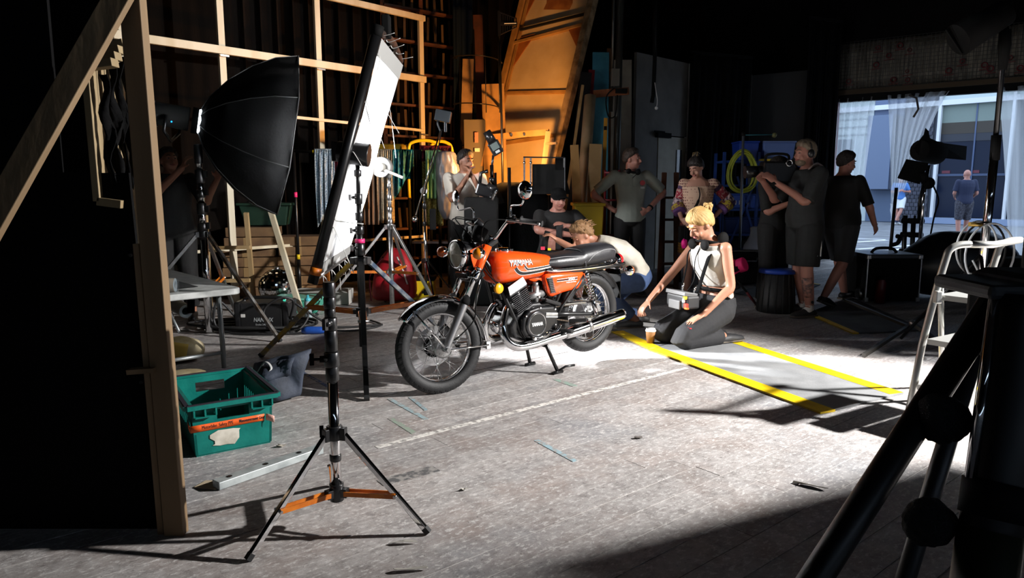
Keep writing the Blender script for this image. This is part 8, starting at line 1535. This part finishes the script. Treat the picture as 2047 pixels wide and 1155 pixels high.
# 5 seated with a black cap, arms folded over the knee
S = dict(pel=(0, .10, .58), chest=(.0, -.02, .93), neck=(0, -.06, 1.08), head=(.0, -.12, 1.215), hf=(.22, -.92, -.12), bend=V((0, .05, 0)),
    legL=((.10, .05, .55), (.22, -.38, .60), (.20, -.30, .12), (.2, -1, 0)), legR=((-.10, .05, .55), (-.12, -.34, .78), (-.12, -.28, .34), (-.1, -1, 0)),
    armL=((.20, -.02, 1.03), (.34, -.26, .86), (.05, -.42, .93), (-.9, .0, .3), (0, .4, -.9), (0, -.5, .8), .4), armR=((-.20, -.02, 1.03), (-.25, -.28, .88), (.10, -.40, .83), (.95, -.05, .0), (0, .3, -.9), (0, -.7, .5), .3))
t, H, A, L = person('seated person in black shirt and cap with folded arms behind the bike', at(1112, 7.95), R(6), S, SK3, dict(mat=BLKT, sleeve=.40, infl=.024), dict(mat=BLKT, len=.45, r=.035, name='shorts'), BLKSHOE, (BLKT, .7), ('crop', 'dark_brown', (.022, .012, .007)), fat=1.12)
so = thing('stool', 'small black stool under the seated person in the cap', 'stool', (P(1112, 440, 8.05).x, 8.06, 0), world=True); sx_ = P(1112, 440, 8.05).x; obj('seat', MB().box((sx_, 8.06, .44), (.38, .36, .06)), BLKMAT, so, bevel=.015)
for q in ((-1, -1), (1, -1), (1, 1), (-1, 1)): obj('leg', MB().cyl((sx_+q[0]*.17, 8.06+q[1]*.16, .0), (sx_+q[0]*.15, 8.06+q[1]*.14, .42), .014), BLACK, so)
cap = MB(); cap.ball(H(0, -.004, .052), (.088, .106, .085), 20, 12); obj('cap', cap, BLKFAB, t); obj('cap_peak', MB().grid(lambda a, b: H((a-.5)*.15, .085+.085*b*(1-(2*a-1)**2*.5), .065-.02*b-.03*(2*a-1)**2), 8, 4), BLKFAB, t, solid=.006)
# 6 white tee in the warm light, hands at the mouth
S = stand(head=(.02, -.05, 1.615), hf=(.62, -.78, -.05), armL=((.185, .0, 1.42), (.24, -.17, 1.16), (.085, -.21, 1.44), (-.4, .0, .9), (-.8, .4, 0), (-.3, -.9, .2), .55), armR=((-.185, .0, 1.42), (-.14, -.22, 1.18), (.03, -.235, 1.43), (.35, .1, .9), (.8, .3, 0), (.2, .9, .3), .55))
t, H, A, L = person('standing person in white t-shirt with hands at mouth, lit orange', at(930, 8.35), R(4), S, SK2, dict(mat=cloth('white_tee', '#d8d2c6'), sleeve=.36, infl=.022, lo=-.09), dict(mat=BLKT), BLKSHOE, None, ('short', 'black_brown', (.014, .009, .007)), size=1.02)
# 7 camera operator in profile
S = stand(head=(.0, -.055, 1.62), hf=(.05, -1, -.04), chest=(0, .0, 1.30), neck=(0, -.01, 1.46), belly=.04, beard=True, legL=((.10, 0, .91), (.12, -.03, .49), (.12, .03, .085), (.1, -1, 0)), legR=((-.10, 0, .91), (-.12, .03, .49), (-.13, .12, .085), (-.1, -1, 0)),
    armL=((.20, .0, 1.41), (.24, -.16, 1.15), (.10, -.40, 1.33), (-.3, -.6, .6), (-.8, -.2, 0), (.2, -.5, .8), .6), armR=((-.20, .0, 1.41), (-.26, -.18, 1.16), (-.10, -.42, 1.34), (.3, -.6, .5), (.8, -.2, 0), (0, -.5, .8), .6))
t, H, A, L = person('bearded camera operator in grey tee, striped black shorts and white socks', at(1606, 7.3), R(-80), S, SK3, dict(mat=DKG, sleeve=.46, infl=.035, lo=-.10, sr=.026), dict(mat=BLKT, len=.46, r=.036, flare=.02, name='shorts'), mat('dark_trainer', (.03, .03, .03), .6), (WHITE, .62), ('short', 'grey_blond', (.17, .13, .09)), size=1.045, fat=1.1)
headphones(t, H)
for i in range(3): obj('shorts_stripe', MB().tube([(.205+.0, -.02+.035*i, .93), (.225, -.03+.035*i, .62)], .006, 6), WHT, t)
obj('shoulder_towel', MB().grid(lambda a, b: V((.14-.05*a, -.07+.15*b, 1.47+.045*math.sin(PI*b)-.03*a)), 5, 8), cloth('towel', '#8a7a78'), t, solid=.015)
obj('sock_mark', MB().cyl((.165, .02, .16), (.175, .02, .16), .016, n=5), BLK, t); obj('wrist_watch', MB().cyl(A['L'][2]-V((.01, .01, .03)), A['L'][2]-V((.02, -.0, .0)), .040, n=14), BLKMAT, t)
obj('tattoo', MB().tube(sub([V((.12, -.03, .49)), V((.125, -.015, .34)), V((.12, .02, .15))], .3, .8, 4), [.0585, .0575, .054, .050, .046], 14), mat('leg_tattoo', (.42, .20, .15), .5, 0, (.10, .07, .07), 30), t)
# 8 camera assistant behind the camera
S = stand(head=(.0, -.03, 1.57), hf=(.5, -.8, -.1), armL=((.185, .01, 1.38), (.24, -.05, 1.12), (.12, -.28, 1.22)), armR=((-.185, .01, 1.38), (-.24, -.1, 1.1), (-.1, -.3, 1.2)))
person('camera assistant all in dark clothes half hidden behind the film camera', at(1545, 7.75), R(30), S, SK3, dict(mat=BLKT, sleeve=.46, infl=.03), dict(mat=BLKT, len=.97, r=.03), BLKSHOE, None, ('short', 'black_brown', (.014, .009, .007)), size=.985)
# 9 walking silhouette
S = stand(head=(0, -.03, 1.62), hf=(-.3, -.9, -.15), legL=((.09, 0, .91), (.12, -.16, .52), (.12, -.30, .11), (0, -1, .1)), legR=((-.09, 0, .91), (-.10, .06, .5), (-.10, .34, .13), (0, -1, -.35)), armL=((.2, .01, 1.41), (.30, .10, 1.12), (.34, .02, .86)), armR=((-.2, .01, 1.41), (-.3, -.05, 1.13), (-.26, -.22, .93)), belly=.05)
person('person in black tee and shorts walking past in silhouette by the doorway', at(1678, 8.0), R(118), S, SK3, dict(mat=BLKT, sleeve=.46, infl=.035, lo=-.10), dict(mat=cloth('dark_shorts', (.02, .021, .024)), len=.50, r=.036, name='shorts'), BLKSHOE, None, ('short', 'black_brown', (.014, .009, .007)), size=1.0, fat=1.12)
# 10 bald man outside, seen from behind
S = stand(head=(0, .0, 1.615), hf=(0, -1, -.12), armL=((.185, .01, 1.42), (.24, -.02, 1.15), (.14, -.22, 1.05)), armR=((-.185, .01, 1.42), (-.24, .04, 1.15), (-.2, -.16, 1.0)), legL=((.09, 0, .91), (.10, -.02, .49), (.10, .05, .085), (.1, -1, 0)), legR=((-.09, 0, .91), (-.11, -.05, .49), (-.12, -.10, .085), (-.1, -1, 0)))
person('bald person in navy tee seen from behind outside in the yard', at(1926, 18.0), R(172), S, SK3, dict(mat=NAVY, sleeve=.42, infl=.03), dict(mat=cloth('dark_print', (.02, .02, .03), (.07, .07, .09), 30), len=.5, r=.03, name='shorts'), BLKSHOE, (WHITE, .6), ('bald', 'dark_brown', (.022, .012, .007)), vox=.012, size=1.03)
# 11 white shorts, leaning on the far wall with crossed ankles
S = stand(head=(0, -.04, 1.61), hf=(.1, -.9, -.3), armL=((.185, .01, 1.42), (.30, -.02, 1.16), (.12, -.24, 1.18)), armR=((-.185, .01, 1.42), (-.26, -.02, 1.15), (-.08, -.25, 1.2)), legL=((.09, 0, .91), (.05, -.12, .5), (-.13, -.20, .085), (-.2, -1, 0)), legR=((-.09, 0, .91), (-.07, -.03, .49), (.02, -.02, .085), (.1, -1, 0)))
person('person in white shorts and blue top leaning across the yard', at(1797, 25.2), R(-18), S, SK3, dict(mat=cloth('blue_tee', '#4a78b8'), sleeve=.36, infl=.03), dict(mat=cloth('white_shorts', '#d8dcdc'), len=.42, r=.036, name='shorts'), mat('white_trainer', '#a8aeb2', .6), (NAVY, .85), ('short', 'dark_brown', (.022, .012, .007)), vox=.012, size=1.0)
# 12 behind the softbox, arm raised to the lamp
S = stand(head=(.0, -.03, 1.61), hf=(.5, -.8, .2), armL=((.185, .0, 1.42), (.34, -.20, 1.20), (.48, -.36, 1.42), (.3, -.3, .9), (.3, -.9, .1), (-.9, -.2, 0), .6), armR=((-.185, .0, 1.42), (-.10, -.24, 1.28), (.18, -.40, 1.52), (.4, -.2, .9), (.8, .3, 0), (0, -.9, .3), .6))
person('person in black behind the softbox reaching up to the lamp head', at(352, 7.05), R(15), S, SK2, dict(mat=BLKT, sleeve=.44, infl=.03), dict(mat=BLKT, r=.03), BLKSHOE, None, ('short', 'black_brown', (.014, .009, .007)))
